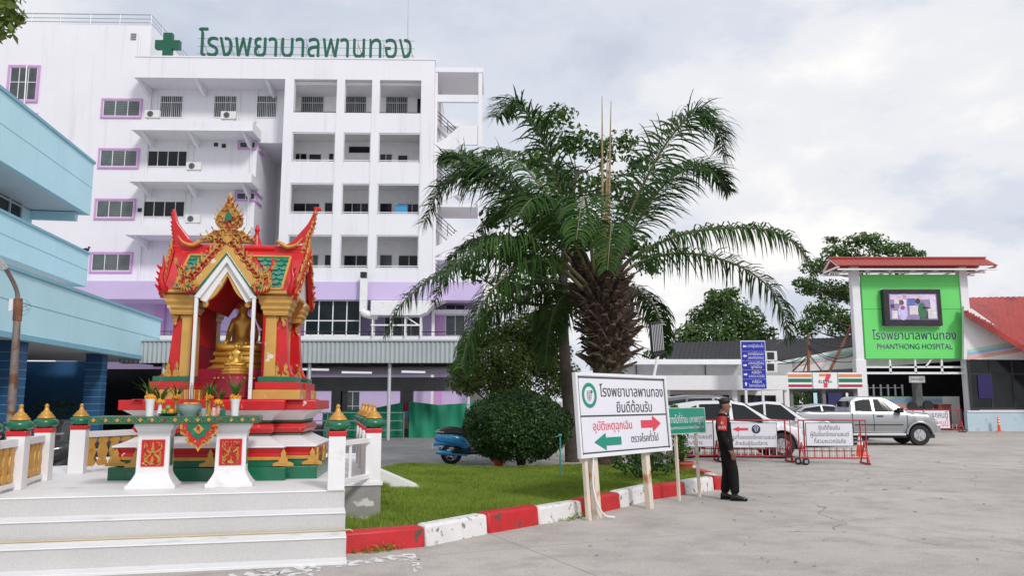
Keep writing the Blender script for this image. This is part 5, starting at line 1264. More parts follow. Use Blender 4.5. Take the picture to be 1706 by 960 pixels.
t = thing('bottle', 'small dark green bottle on the offering table before the tall white cup', 'bottle', on_table(371, .54), S.rz); m = MB(); m.lathe([(.03, 0), (.03, .07), (.012, .09), (.012, .115)], 12); m.build('body', K['green_paint'], t, smooth=40); m = MB(); m.lathe([(.014, .115), (.014, .13)], 10); m.build('cap', K['gold_leaf'], t)
for px, lb_ in ((330, 'thin brass candle stand behind the glass bowl'), (343, 'tall brass candle stand near the small statue')):
    t = thing('candle_stand', lb_, 'candle stand', on_table(px, .78), S.rz); m = MB(); m.lathe([(.05, 0), (.045, .015), (.012, .03), (.01, .17), (.03, .18), (.03, .19)], 14); m.build('stand', K['gold_leaf'], t, smooth=50); m = MB(); m.tube([(0, 0, .19), (0, 0, .30)], .01, 8); m.build('candle', K['marigold'], t)
# ============================================================ PLANTS
def frond_mesh(name, pts, parent, L=.95, n=85, roll=0.0, hang=1.0, start=.14, origin=Vector((0, 0, 0)), wid=.052, spread=1.0, fwd=.85, plume=.2):
    """pts: rachis control points (world). One mesh: rachis tube and two rows of drooping leaflets"""
    c = [np.array(p - origin) for p in spline(pts, 40)]; c = np.array(c); T = unit(np.gradient(c, axis=0))
    az = c[-1] - c[0]; az[2] = 0; az = az / (np.linalg.norm(az) + 1e-6)
    m = MB(); rr = [lerp(.055, .006, (i / 39) ** .7) for i in range(40)]; m.tube([Vector(p) for p in c], rr, 6)
    tt = np.linspace(start, .995, n); idx = tt * 39; i0 = np.minimum(idx.astype(int), 38); fr = (idx - i0)[:, None]
    p0 = c[i0] * (1 - fr) + c[i0 + 1] * fr; t0 = unit(T[i0] * (1 - fr) + T[i0 + 1] * fr)
    VV, FF = [], []
    for sg in (-1, 1):
        side = np.cross(t0, np.array([0, 0, 1.0])); bad = np.linalg.norm(side, axis=1) < .35; alt = np.cross(az, np.array([0, 0, 1.0])); side[bad] = alt; side = unit(side)
        side = np.where((side @ alt)[:, None] < 0, -side, side); upv = unit(np.cross(side, t0)); upv = np.where((upv[:, 2:3]) < -.2, -upv, upv)
        side = side * cos(roll) + upv * sin(roll)
        prof = np.clip((tt - start) / .12, .25, 1) * np.clip(1.05 - .72 * np.maximum(tt - .45, 0) / .55, .25, 1); ln = L * prof * rng.uniform(.82, 1.12, n)
        d = unit(side * sg * spread * rng.uniform(.75, 1.1, (n, 1)) + t0 * fwd * rng.uniform(.35, .75, (n, 1)) + upv * rng.normal(.22, plume, (n, 1)))
        g = np.array([0, 0, -1.0]); P_ = [p0 + side * sg * .01]; D = d; seg = 4
        for k_ in range(seg):
            P_.append(P_[-1] + D * (ln / seg)[:, None]); D = unit(D + g * hang * rng.uniform(.28, .58, (n, 1)))
        w = [.35, 1.0, .9, .6, .05]; rows = []
        for k_ in range(seg + 1):
            tang = unit(P_[min(k_ + 1, seg)] - P_[max(k_ - 1, 0)]); wv = unit(np.cross(tang, upv + .01) + rng.normal(0, .12, (n, 3))) * wid * .5 * w[k_]
            rows.append(P_[k_] - wv); rows.append(P_[k_] + wv)
        V = np.stack(rows, 1); base = np.arange(n)[:, None] * (2 * seg + 2)
        for k_ in range(seg): FF.append(base + np.array([[2 * k_, 2 * k_ + 1, 2 * k_ + 3, 2 * k_ + 2]]) + sum(len(v) for v in VV))
        VV.append(V.reshape(-1, 3))
    V = np.concatenate(VV); F = np.concatenate(FF); nb = len(m.v)
    quads = [f for f in m.f if len(f) == 4]
    return raw_mesh(name, np.concatenate([np.array(m.v), V]), np.concatenate([np.array(quads), F + nb]), [K['petiole'], LEAF_PALM], parent, [0] * len(quads) + [1] * len(F))
YP = 18.3
ctr = P(992, 462, YP)
pal = thing('oil_palm', 'big oil palm with shaggy brown trunk and arching fronds on the lawn', 'palm tree', (P(1010, 775, YP).x, YP, .1))
PO = Vector(pal.location)
def pp_(px, py, dy=0.): return P(px, py, YP + dy)
FR = [  # control points (px, py, dY), leaflet length, roll, hang
    ([(985, 468, 0), (952, 380, -.1), (925, 290, -.3), (895, 215, -.5), (858, 172, -.7), (826, 196, -.9)], .85, .55, .8),
    ([(978, 466, .1), (925, 385, .3), (850, 305, .5), (790, 285, .6), (738, 310, .5), (706, 372, .4)], .95, .2, 1.0),
    ([(975, 470, .3), (900, 370, .8), (815, 300, 1.2), (770, 262, 1.4), (735, 262, 1.5)], .8, .4, .8),
    ([(975, 478, -.2), (915, 440, -.5), (840, 425, -.9), (745, 450, -1.3), (675, 500, -1.6), (642, 560, -1.7)], .95, .1, 1.2),
    ([(975, 474, .2), (915, 420, .5), (850, 398, .9), (790, 400, 1.2), (745, 432, 1.4)], .85, .25, 1.0),
    ([(972, 482, -.5), (925, 440, -1.2), (870, 440, -1.7), (815, 490, -2.1), (782, 560, -2.3), (768, 615, -2.4)], .85, .1, 1.3),
    ([(968, 492, .3), (915, 485, .6), (855, 505, .9), (800, 545, 1.2), (765, 590, 1.3)], .8, .1, 1.2),
    ([(1003, 465, 0), (1035, 390, -.1), (1075, 300, -.2), (1120, 225, -.3), (1160, 190, -.4), (1195, 215, -.5), (1208, 262, -.5)], 1.0, -.45, .9),
    ([(1008, 468, .4), (1050, 390, .8), (1100, 315, 1.2), (1150, 278, 1.5), (1190, 285, 1.7), (1212, 318, 1.8)], .8, -.3, 1.0),
    ([(1012, 474, -.1), (1060, 425, -.2), (1140, 390, -.4), (1225, 380, -.6), (1295, 388, -.8), (1340, 425, -.9), (1357, 470, -1.0)], .95, -.1, 1.25),
    ([(1014, 480, .3), (1060, 440, .5), (1130, 422, .7), (1210, 435, .8), (1272, 470, .9), (1305, 520, 1.0), (1312, 565, 1.0)], 1.0, -.1, 1.25),
    ([(990, 462, -.4), (982, 380, -1.2), (975, 330, -2.2), (968, 345, -3.0), (960, 400, -3.5)], .85, .0, .9),
    ([(1000, 462, -.4), (1012, 400, -1.0), (1018, 372, -1.9), (1016, 400, -2.6), (1012, 450, -3.0)], .7, .0, 1.0),
    ([(1012, 490, .6), (1050, 480, 1.2), (1085, 505, 1.6), (1102, 545, 1.9), (1106, 585, 2.0)], .7, .0, 1.3),
    ([(966, 492, .6), (940, 490, 1.2), (922, 520, 1.6), (912, 565, 1.9), (908, 610, 2.0)], .75, .0, 1.3),
    ([(970, 486, .6), (920, 472, 1.2), (862, 482, 1.8), (812, 522, 2.3), (782, 585, 2.6)], .9, .1, 1.2),
    ([(978, 474, -.4), (925, 425, -1.0), (865, 400, -1.5), (800, 410, -1.9), (750, 450, -2.2), (722, 505, -2.3)], .95, .15, 1.1),
    ([(985, 462, .8), (935, 360, 1.6), (880, 285, 2.3), (835, 250, 2.8), (800, 262, 3.1)], .8, .3, .8),
    ([(985, 466, -.3), (955, 400, -.8), (925, 345, -1.4), (890, 330, -1.9), (862, 360, -2.2)], .8, .3, .9),
    ([(980, 470, .5), (945, 400, 1.2), (895, 350, 1.9), (840, 345, 2.4), (800, 385, 2.8)], .85, .1, 1.1),
]
for i_, (pts, L_, rl, hg) in enumerate(FR):
    up_ = i_ in (0, 1, 2, 7, 8)          # the fronds that stand up carry longer, fuller plumes
    frond_mesh('frond', [pp_(*q) for q in pts], pal, L_ * (1.45 if up_ else 1.12), 240 if up_ else (84 if i_ in (11, 12) else 125), rl, hg * (.80 if up_ else 1.25), origin=PO, fwd=.9 if up_ else .6, wid=.043 if i_ not in (11, 12) else .036, plume=.36 if up_ else .24)
m = MB()
for a, b in (((1004, 440), (1003, 160)), ((1012, 440), (1018, 168)), ((1008, 440), (1012, 250))):
    p, q = pp_(*a) - PO, pp_(*b) - PO; m.tube([p, p.lerp(q, .5), q], [.05, .035, .008], 6)
m.build('spear_leaf', K['bamboo'], pal, smooth=60)
# trunk core and old leaf bases
m = MB(); tr = [(1010, 785, .34), (1010, 690, .31), (1012, 620, .33), (1014, 560, .45), (1006, 510, .46), (996, 470, .34), (994, 450, .2)]
cl_ = spline([pp_(a, b) - PO for a, b, _ in tr], 30); rad = [float(np.interp(i / 29, np.linspace(0, 1, 7), [t[2] for t in tr])) for i in range(30)]
m.tube(cl_, rad, 18); m.build('trunk', K['boot_brown'], pal, smooth=60)
m = MB(); random.seed(11)
nb_ = 150
for i in range(nb_):
    t = .34 + .62 * (i / nb_); a = i * 2.39996; j = t * 29; k_ = min(int(j), 28); o = cl_[k_].lerp(cl_[k_ + 1], j - k_); r = rad[k_] * .8
    top = max(0, (t - .45) / .5); out = Vector((cos(a), sin(a), 0)); tilt = lerp(.45, 1.3, top) + random.uniform(-.25, .3); d = (out + Vector((0, 0, tilt))).normalized(); L_ = random.uniform(.42, .75) * lerp(.75, 1.1, top)
    b = o + out * r; e = b + d * L_; u = Vector((-sin(a), cos(a), 0)); v = d.cross(u); w0, w1 = random.uniform(.09, .13), random.uniform(.03, .065)
    m.hexa([b - u * w0 - v * .03, b + u * w0 - v * .03, b + u * w0 + v * .06, b - u * w0 + v * .06, e - u * w1 - v * .015, e + u * w1 - v * .015, e + u * w1 + v * .03, e - u * w1 + v * .03])
    for q in range(7):
        s0 = b + u * random.uniform(-w0, w0) + d * L_ * random.uniform(.2, .8); m.tube([s0, s0 + (out * .6 + u * random.uniform(-.5, .5) + Vector((0, 0, random.uniform(-.6, .6)))) * random.uniform(.10, .28)], [.010, .002], 3)
for i in range(330):
    t = random.uniform(.40, .97); a = random.uniform(0, 2 * pi); j = t * 29; k_ = min(int(j), 28); o = cl_[k_].lerp(cl_[k_ + 1], j - k_); r = rad[k_] * 1.0
    out = Vector((cos(a), sin(a), 0)); d = (out + Vector((0, 0, random.uniform(-.55, 1.0)))).normalized(); L_ = random.uniform(.2, .72); b = o + out * r * .8; e = b + d * L_; w = random.uniform(.02, .06); u = (Vector((-sin(a), cos(a), 0)) + Vector((0, 0, random.uniform(-.4, .4)))).normalized()
    m.hexa([b - u * w, b + u * w, b + u * w + d.cross(u) * .03, b - u * w + d.cross(u) * .03, e - u * w * .3, e + u * w * .3, e + u * w * .3 + d.cross(u) * .012, e - u * w * .3 + d.cross(u) * .012])
m.build('leaf_base_layer', K['boot_brown'], pal)
V, F = clumps([((P(1004, 600, YP) - PO) + Vector((0, -.55, 0)), (.22, .15, .35)), ((P(975, 560, YP) - PO) + Vector((0, -.5, 0)), (.15, .12, .2)), ((P(1030, 620, YP) - PO) + Vector((0, -.5, 0)), (.2, .14, .2))], 420, .10)
raw_mesh('fern_leaves', V, F, LEAF_FRESH, pal)

def tree(name, label, cat, base, trunk, clump, lm, per, size, group=None, bark='trunk_bark', limbs=True, squash=None, shell=.4):
    """trunk: list of (world point, radius); clump: list of (world centre, radii)"""
    t = thing(name, label, cat, base, 0, group); O = Vector(base)
    m = MB(); pts = [Vector(p) - O for p, r in trunk]; sp_ = spline(pts, 14); rs = [float(np.interp(i / 13, np.linspace(0, 1, len(trunk)), [r for _, r in trunk])) for i in range(14)]; m.tube(sp_, rs, 9); tm_ = m.build('trunk', K[bark], t, smooth=60)
    if limbs:
        m = MB()
        for c, r in clump:
            c = Vector(c) - O; i = min(range(5, 14), key=lambda q: (sp_[q] - c).length + .6 * abs(sp_[q].z - (c.z - .8))); a = sp_[i]; mid = a.lerp(c, .5) + Vector((0, 0, -.12 * (c - a).length)); rr = rs[i] * .5
            m.tube(spline([a, mid, c], 8), [lerp(rr, rr * .18, q / 7) for q in range(8)], 6)
        m.build('branch', K[bark], tm_, smooth=60)
    V, F = clumps([(Vector(c) - O, r) for c, r in clump], per, size, shell); raw_mesh('crown', V, F, lm, t)
    return t
def cl(px, py, Y, rx, ry, dz=1.0):   # clump from pixel centre and pixel radii
    s = Y / FPX; return (P(px, py, Y), (rx * s, rx * s * .8, ry * s * dz))
random.seed(3)
Yt = 21.8
cr = [(905, 205, 34, 26), (935, 190, 30, 22), (955, 235, 45, 30), (1000, 250, 40, 28), (1038, 235, 30, 22), (1060, 270, 28, 22), (895, 265, 40, 28), (940, 300, 55, 35), (1010, 310, 50, 32), (1060, 340, 40, 30), (865, 330, 35, 26),
      (830, 360, 32, 24), (806, 405, 30, 24), (850, 420, 40, 26), (900, 380, 50, 34), (980, 390, 55, 36), (1050, 410, 45, 30), (1085, 440, 30, 24), (790, 455, 28, 20), (840, 475, 36, 24), (905, 455, 48, 32), (1015, 470, 45, 30), (950, 500, 45, 30), (905, 540, 35, 30)]
tree('leafy_tree', 'slim dark trunk and light leafy crown showing behind the oil palm', 'tree', (P(952, 765, Yt).x, Yt, 0), [(P(954, 775, Yt), .20), (P(948, 680, Yt), .17), (P(940, 580, Yt), .15), (P(938, 480, Yt), .13), (P(945, 380, Yt), .09), (P(960, 290, Yt), .05)],
     [cl(a, b, Yt + random.uniform(-.8, 1.4), c, d) for a, b, c, d in cr], LEAF_LIGHT, 900, .18, shell=.6)
Yo = 23.0
tree('olive_tree', 'yellow green bushy tree standing over the clipped round shrub', 'tree', (P(850, 740, Yo).x, Yo, 0), [(P(852, 745, Yo), .12), (P(850, 690, Yo), .10), (P(856, 630, Yo), .07), (P(862, 570, Yo), .04)],
     [cl(a, b, Yo + random.uniform(-.5, .6), c, d) for a, b, c, d in [(855, 600, 55, 40), (800, 610, 42, 34), (775, 635, 32, 26), (905, 590, 50, 40), (880, 545, 45, 30), (830, 560, 40, 26), (930, 630, 40, 34), (790, 575, 26, 18), (915, 530, 34, 22), (845, 645, 55, 26), (760, 615, 16, 14)]], LEAF_OLIVE, 5200, .105)
Ys = 19.2
so = P(868, 768, Ys); sh = thing('clipped_shrub', 'dense round clipped dark green shrub on the lawn beside the blue scooter', 'shrub', (so.x, Ys, .12)); O = Vector(sh.location)
c0 = P(862, 711, Ys) - O; n = 30000; d = unit(rng.normal(0, 1, (n, 3))); d[:, 2] = np.where(d[:, 2] < -.92, -d[:, 2] * .3, d[:, 2]); bmp = np.array([1 + .07 * noise.noise(Vector(q) * 2.2) + .07 * noise.noise(Vector(q) * 5) for q in d])[:, None]; shoot = rng.random((n, 1)) < .03; bmp = np.where(shoot, bmp * rng.uniform(1.02, 1.14, (n, 1)), bmp)
q = d * np.array([1.30, 1.25, .86]) * bmp * (1 - .10 * np.abs(rng.normal(0, 1, (n, 1)))) + np.array(c0); V, F = leaf_cards(q, d, .062 * rng.uniform(.7, 1.3, n), 1.7, .25, .7); raw_mesh('foliage', V, F, LEAF_DARK, sh)
m = MB(); m.ball(tuple(c0), (1.08, 1.02, .60), 20, 12); raw = m.build('dark_core', K['dark_leaf'] if 'dark_leaf' in K else mat('dark_core', (.008, .014, .006), .9), sh, smooth=60)  # solid dark ball filling the shrub behind its leaves
m = MB()
for i in range(5): a = i * 1.3; m.tube([(.06 * cos(a), .06 * sin(a), 0), (.12 * cos(a), .1 * sin(a), .3), (.5 * cos(a), .4 * sin(a), .7)], [.05, .045, .03], 6)
m.build('stem', K['trunk_bark'], sh)
# bushes behind the signs
Yb = 15.2
def bush(name, label, base, cls, lm, per, size, pot=None):
    t = thing(name, label, 'bush' if pot is None else 'potted plant', base); O = Vector(base)
    V, F = clumps([(Vector(c) - O, r) for c, r in cls], per, size); raw_mesh('foliage', V, F, lm, t)
    m = MB()
    for c, r in cls: m.tube([(0, 0, 0), (Vector(c) - O) * .5, Vector(c) - O], [.02, .015, .006], 5)
    m.build('stem', K['trunk_bark'], t)
    if pot: m = MB(); m.lathe([(.16, 0), (.22, .2), (.24, .2), (.24, .25), (.20, .25), (.19, .18)], 20, (0, 0, 0)); m.build('pot', K['terracotta'], t, smooth=45)
    return t
b0 = P(1068, 792, Yb); bush('dark_bush', 'low dark bush spilling out under the welcome sign board', (b0.x, Yb, .12), [cl(1040, 770, Yb, 26, 20), cl(1075, 765, Yb, 30, 26), (P(1105, 768, Yb + .3), (.30, .3, .26)), cl(1060, 752, Yb + .4, 30, 20)], LEAF_MID, 2600, .09)
b0 = P(1137, 777, 17.0); bush('potted_bush', 'bright feathery bush in a terracotta pot behind the small green sign', (b0.x, 17.0, .12), [cl(1135, 750, 17, 17, 20), cl(1132, 720, 17, 18, 22), cl(1140, 700, 17, 13, 16), cl(1122, 690, 17.3, 12, 18)], LEAF_FRESH, 3600, .10, True)
# overhanging branch of a tree beyond the frame
bt = Vector((-8.6, 9.6, 0)); tips = [P(12, 18, 9.2), P(4, 45, 9.2), P(-30, 8, 9.3), P(-60, 40, 9.4), P(-20, -30, 9.3), P(-120, -40, 9.5), P(-160, 60, 9.8)]
tree('roadside_tree', 'leafy twig tips reaching in over the blue building roof', 'tree', tuple(bt), [(bt, .2), (bt + Vector((.1, 0, 2.5)), .17), (bt + Vector((.5, -.1, 5.0)), .12), (bt + Vector((1.1, -.2, 6.4)), .06)],
     [(p, (.22, .2, .15) if i < 2 else (.5, .45, .35)) for i, p in enumerate(tips)], LEAF_OLIVE, 900, .16)
# trees beyond the far buildings
def far_tree(label, px, base_y, Y, cls, lm, per=240, size=.55, name='shade_tree', tr=.35):
    bs = P(px, base_y, Y); bs.z = 0; top = min(c[1] for c in cls)
    tree(name, label, 'tree', tuple(bs), [(bs, tr), (P(px, lerp(base_y, top, .35), Y), tr * .8), (P(px + 3, lerp(base_y, top, .6), Y), tr * .55), (P(px, lerp(base_y, top, .85), Y), tr * .25)], [cl(a, b, Y + random.uniform(-2, 2), c, d) for a, b, c, d in cls], lm, per, size, 'trees beyond the far buildings', shell=.5)
far_tree('rounded mid green tree over the low canopy roof', 1207, 680, 62, [(1207, 510, 40, 24), (1175, 530, 35, 22), (1240, 530, 38, 24), (1150, 560, 30, 24), (1210, 560, 55, 30), (1265, 560, 34, 22), (1180, 590, 45, 24), (1250, 590, 45, 24), (1195, 495, 24, 14), (1218, 488, 16, 10)], LEAF_LIGHT, 420, .34)
far_tree('wide dark layered tree rising behind the green hospital signboard', 1435, 690, 58, [(1440, 400, 40, 12), (1480, 415, 45, 12), (1400, 420, 35, 14), (1520, 425, 26, 9), (1370, 445, 40, 16), (1430, 440, 50, 18), (1500, 445, 30, 12), (1350, 480, 26, 14), (1390, 485, 40, 20), (1440, 490, 50, 24), (1370, 520, 35, 22), (1410, 540, 45, 26), (1345, 545, 24, 18), (1460, 540, 45, 26), (1340, 470, 22, 10), (1385, 400, 16, 7)], LEAF_LIGHT, 520, .28)
far_tree('small dark tree far off between the palm and the canopy roof', 1110, 680, 66, [(1110, 585, 26, 14), (1135, 575, 20, 14), (1090, 592, 22, 10)], LEAF_DARK, 240, .4)
far_tree('low dark tree behind the shop roof stripes', 1320, 680, 66, [(1310, 580, 24, 12), (1335, 572, 22, 16)], LEAF_DARK, 240, .4)

# fallen leaves on the paving, the lawn and the landing
n = 420; cs = np.stack([rng.uniform(-1.5, 9, n), 8.2 + 20 * rng.uniform(0, 1, n) ** 1.6, np.full(n, .012)], 1)
ins = in_poly(cs[:, 0], cs[:, 1]); cs[ins, 2] = .20; near_kerb = rng.random(n) < .35; cs = cs[ins | near_kerb | (cs[:, 1] > 15)]
V, F = leaf_cards(cs, np.tile([0, 0, 1.0], (len(cs), 1)), .06 * rng.uniform(.5, 1.3, len(cs)), 1.8, .2, .2)
K['dry_leaf'] = mat('dry_leaf', (.20, .13, .05), .8, var=.5, scale=3)
tag(raw_mesh('fallen_leaves', V, F, K['dry_leaf']), 'dry brown fallen leaves scattered on the lawn and paving', 'leaves', kind='stuff')
# ============================================================ RIGHT SIDE: BUILDINGS AND SIGNS
def T3(base):
    """returns f(px, py, Y) -> coordinates relative to base"""
    bv = Vector(base); return lambda px, py, Y: P(px, py, Y) - bv
def poly_wall(name, mt, par, base, pts, Y, th=.2):
    f = T3(base); q = [f(a, b, Y) for a, b in pts]; m = MB(); m.prism([(v.x, v.z) for v in q], Y - base[1], Y - base[1] + th, 'y'); return m.build(name, K[mt], par)
def pbox(name, mt, par, base, a, b, c, d, Y, dep, bevel=None):
    f = T3(base); p, q = f(a, (b + d) / 2, Y), f(c, (b + d) / 2, Y); z0, z1 = f((a + c) / 2, d, Y).z, f((a + c) / 2, b, Y).z
    m = MB(); m.box(p.x, Y - base[1], z0, q.x, Y - base[1] + dep, z1); return m.build(name, K[mt], par, bevel=bevel)
# low white flat roofed clinic
bs = (10, 38, 0); lo = thing('clinic_building', 'low white flat roofed building with long canopy behind the parked cars', 'building', bs)
pbox('roof_slab', 'white_trim', lo, bs, 1010, 599, 1240, 607, 42, 9); pbox('upper_wall', 'planter', lo, bs, 1015, 607, 1320, 626, 43, 6)
pbox('canopy_fascia', 'white_paint', lo, bs, 1000, 626, 1313, 650, 38, .25); pbox('canopy_slab', 'ceiling_grey', lo, bs, 1000, 641, 1313, 650, 38.25, 5)
pbox('shop_wall', 'cream_wall', lo, bs, 1000, 646, 1318, 712, 43, .3)
for a, c, n in ((1118, 1195, 3), (1206, 1215, 1), (1235, 1293, 3)):
    f = T3(bs); p, q = f(a, 680, 42.95), f(c, 680, 42.95); window(lo, p.x, q.x, f(a, 706, 42.95).z, f(a, 659, 42.95).z, 42.95 - 38, nx=n, gm='dark_glass', fm='dark_grey', name='window')
for px in (1112, 1225, 1312): q = T3(bs)(px, 680, 38.4); m = MB(); m.box(q.x - .12, .4, 0, q.x + .12, .64, T3(bs)(px, 650, 38.3).z); m.build('column', K['white_paint'], lo, bevel=.01)
for a in (1060, 1175): q = T3(bs)(a, 616, 42.9); m = MB(); m.tube([(q.x, 4.9, q.z - .3), (q.x, 4.9, q.z + .3)], .03, 6); m.build('pipe', K['dark_grey'], lo)
# dark corrugated roof behind
bs2 = (12, 50, 0); dk_ = thing('old_shed', 'old shed with dark corrugated roof behind the clinic canopy', 'shed', bs2); f = T3(bs2)
m = MB(); a, b, c, d = f(1120, 572, 56), f(1440, 562, 56), f(1450, 600, 50), f(1110, 603, 50); nn_ = 90
for i in range(nn_): u, v = i / nn_, (i + .5) / nn_; m.beam(a.lerp(b, v), d.lerp(c, v), (b - a).length / nn_ * .9, .05 if i % 2 else .1)
m.build('roof', K['dark_grey'], dk_); m = MB(); m.box(d.x, .4, 0, c.x, .7, d.z - .1); m.build('wall', K['mid_grey'], dk_)
for i, px in enumerate((1284, 1291)):
    for j, py in enumerate((602, 621)):
        if i: continue
        q = P(px, py, 41.0); t = thing('air_conditioner', 'white outdoor unit in an open frame above the clinic canopy, ' + ('upper of two' if j == 0 else 'lower of two'), 'air conditioner', q, 0, 'outdoor units beside the blue direction board'); m = MB(); m.box(-.3, -.15, 0, .3, .15, .5); m.build('body', K['ac_white'], t, bevel=.02)
        m = MB(); m.box(-.22, -.165, .08, .14, -.15, .44); m.build('fan', K['dark_grey'], t)
# red roofed hall with dark window band
bs3 = (26, 43, 0); hall = thing('red_roofed_hall', 'long low hall with steep red roof and dark window band', 'building', bs3); f = T3(bs3)
pbox('lower_wall', 'pale_wall' if 'pale_wall' in K else 'cream_wall', hall, bs3, 1612, 686, 1800, 722, 43, .3)
pbox('sill', 'white_trim', hall, bs3, 1612, 684.5, 1800, 687, 42.95, .3)
wz0, wz1 = f(1660, 684, 43).z, f(1660, 590, 43).z; x0, x1 = f(1616, 640, 43).x, f(1800, 640, 43).x
window(hall, x0, x1, wz0 + .02, wz1, .12, nx=5, hs=[.64], fm='dark_grey', gm='dark_glass', t=.12)
q0, q1 = f(1631, 624, 42.9), f(1658, 664, 42.9); m = MB(); m.box(q0.x, .055, q1.z, q1.x, .07, q0.z); m.build('poster', K['purple_dark'], hall)
poly_wall('gable_wall', 'white_paint', hall, bs3, [(1606, 597), (1800, 584), (1800, 640), (1706, 578), (1610, 512)][:0] or [(1606, 599), (1606, 510), (1620, 515), (1740, 600)], 43.0)
for i, (mt, dy) in enumerate((('mint_stripe', 0), ('blue_stripe', 5), ('peach_stripe', 11))): poly_wall('stripe', mt, hall, bs3, [(1612, 583 + dy), (1706, 567 + dy), (1706, 572 + dy), (1612, 588 + dy)] if i < 2 else [(1612, 594), (1722, 577), (1730, 582), (1612, 600)], 42.985 - .004 * i, .02)
A_, B_, C_, D_ = f(1600, 497, 50), f(1820, 493, 50), f(1850, 668, 40.5), f(1608, 519, 42.6); m = MB(); n = 46
for i in range(n): m.beam(A_.lerp(B_, (i + .5) / n), D_.lerp(C_, (i + .5) / n), ((B_ - A_).length / n) * (1.12), .03 if i % 2 else .10)
m.build('roof', K['roof_deep'], hall); m = MB(); m.beam(D_ + Vector((0, -.05, -.12)), C_ + Vector((0, -.05, -.12)), .1, .24); m.build('verge_board', K['roof_deep'], hall)
pbox('canopy_back', 'dark_void', hall, bs3, 1425, 600, 1622, 720, 46.5, .3)  # darkness below the hall canopy, painted as a black back wall
poly_wall('striped_fascia', 'white_paint', hall, bs3, [(1288, 622), (1288, 605), (1430, 577), (1624, 540), (1624, 600), (1440, 613)], 45.0)
for i, (mt, dy) in enumerate((('mint_stripe', 0), ('blue_stripe', 3.5), ('peach_stripe', 7))): poly_wall('stripe', mt, hall, bs3, [(1290, 607 + dy), (1430, 582 + dy), (1600, 552 + dy), (1600, 556 + dy), (1430, 586 + dy), (1290, 610 + dy)], 44.985 - .004 * i, .02)
pbox('low_wall', 'cream_wall', hall, bs3, 1462, 661, 1600, 712, 45.6, .2)
for mt, a, b in (('mint_stripe', 661, 665), ('blue_stripe', 665, 672), ('peach_stripe', 673, 680)): pbox('stripe', mt, hall, bs3, 1463, a, 1570, b, 45.57, .03)
pbox('column', 'mid_grey', hall, bs3, 1527, 632, 1538, 712, 45.0, .4)
for px in (1445, 1455, 1467, 1479, 1491, 1503): pbox('mullion', 'white_trim', hall, bs3, px, 641, px + 2, 660, 46.4, .1)
pbox('rail', 'white_trim', hall, bs3, 1442, 646, 1505, 647, 46.38, .1)
pbox('notice', 'white_trim', hall, bs3, 1515, 627, 1541, 638, 44.6, .05)
q = f(1528, 634, 44.58); m = MB(); text(m, 'จุดคัดกรองผู้ป่วย', TM((q.x, q.y, q.z), (1, 0, 0), (0, 0, 1)), .16, .01, width=.7); m.build('lettering', K['ink'], hall)
for px, py in ((1520, 678), (1546, 676)):
    q = P(px, py, 44.6); t = thing('round_fan', 'black round standing fan under the hall canopy, ' + ('beside the grey column' if px < 1530 else 'nearer the red crates'), 'fan', (q.x, 44.6, 0)); m = MB(); m.tube([(0, 0, 0), (0, 0, q.z)], .03, 6); m.lathe([(.2, 0), (.2, .02)], 12); m.build('stand', K['dark_grey'], t); m = MB(); m.tube([(0, -.08, q.z), (0, .08, q.z)], [.27, .27], 16); m.build('head', K['black'], t)
q = P(1570, 676, 44.8); t = thing('crate', 'dull red crate set against the low striped wall', 'crate', (q.x, 44.8, 0)); m = MB(); m.box(-.35, -.25, 0, .35, .25, 1.35); m.build('box', K['rust'], t, bevel=.02); m = MB(); m.box(-.38, -.28, 1.35, .38, .28, 1.42); m.build('lid', K['barrier_red'], t)

# convenience store sign
bs4 = (15, 40, 0); sh_ = thing('shop_sign', 'long striped convenience store light box with red seven', 'sign', bs4); f = T3(bs4)
for a, c, logo in ((1312.5, 1353, 0), (1354.5, 1395, 1), (1396.5, 1437, 0)):
    p, q = f(a, 634, 40), f(c, 634, 40); z0, z1 = f(1375, 648, 40).z, f(1375, 621, 40).z
    m = MB(); m.box(p.x, 0, z0, q.x, .3, z1); lb_ = m.build('light_box', K['white_ink'], sh_, bevel=.01)
    if not logo:
        for mt, u0, u1 in (('orange_stripe', .72, .90), ('green_stripe', .40, .62), ('red_stripe', .10, .26)): m = MB(); m.box(p.x + .02, -.012, lerp(z0, z1, u0), q.x - .02, .0, lerp(z0, z1, u1)); m.build('stripe', K[mt], lb_)
    else:
        cx_ = (p.x + q.x) / 2; h = z1 - z0; L_ = lambda x, z: (cx_ + x * h, z0 + z * h)
        m = MB(); m.prism([L_(-.36, .92), (cx_ + .36 * h, z0 + .92 * h), L_(.36, .76), L_(-.36, .76)], -.012, 0, 'y'); m.build('orange_bar', K['orange_stripe'], lb_)
        m = MB(); m.prism([L_(.12, .92), L_(.36, .92), L_(.36, .78), L_(.16, .46), L_(-.06, .46)], -.018, -.004, 'y'); m.prism([L_(-.10, .36), L_(.14, .36), L_(.12, .08), L_(-.10, .08)], -.018, -.004, 'y'); m.build('red_seven', K['sign_red'], lb_)
        m = MB(); text(m, 'ELEVEn', TM((cx_, -.022, z0 + .36 * h), (1, 0, 0), (0, 0, 1)), .2, .03, width=h * .86); m.build('lettering', K['ink'], lb_)
m = MB(); z0 = f(1375, 648, 40).z
for px in (1318, 1372, 1425): q = f(px, 640, 40.3); m.box(q.x - .08, .3, 0, q.x + .08, .46, z0 + .8)
m.build('support_post', K['mid_grey'], sh_)
pbox('shop_glass', 'dark_glass', sh_, bs4, 1313, 652, 1438, 706, 43.5, .1)
for a, c, mt in ((1332, 1338, 'white_trim'), (1380, 1403, 'navy'), (1356, 1362, 'pale_blue'), (1410, 1414, 'white_trim')): pbox('shop_panel', mt, sh_, bs4, a, 655, c, 690, 43.4, .05)
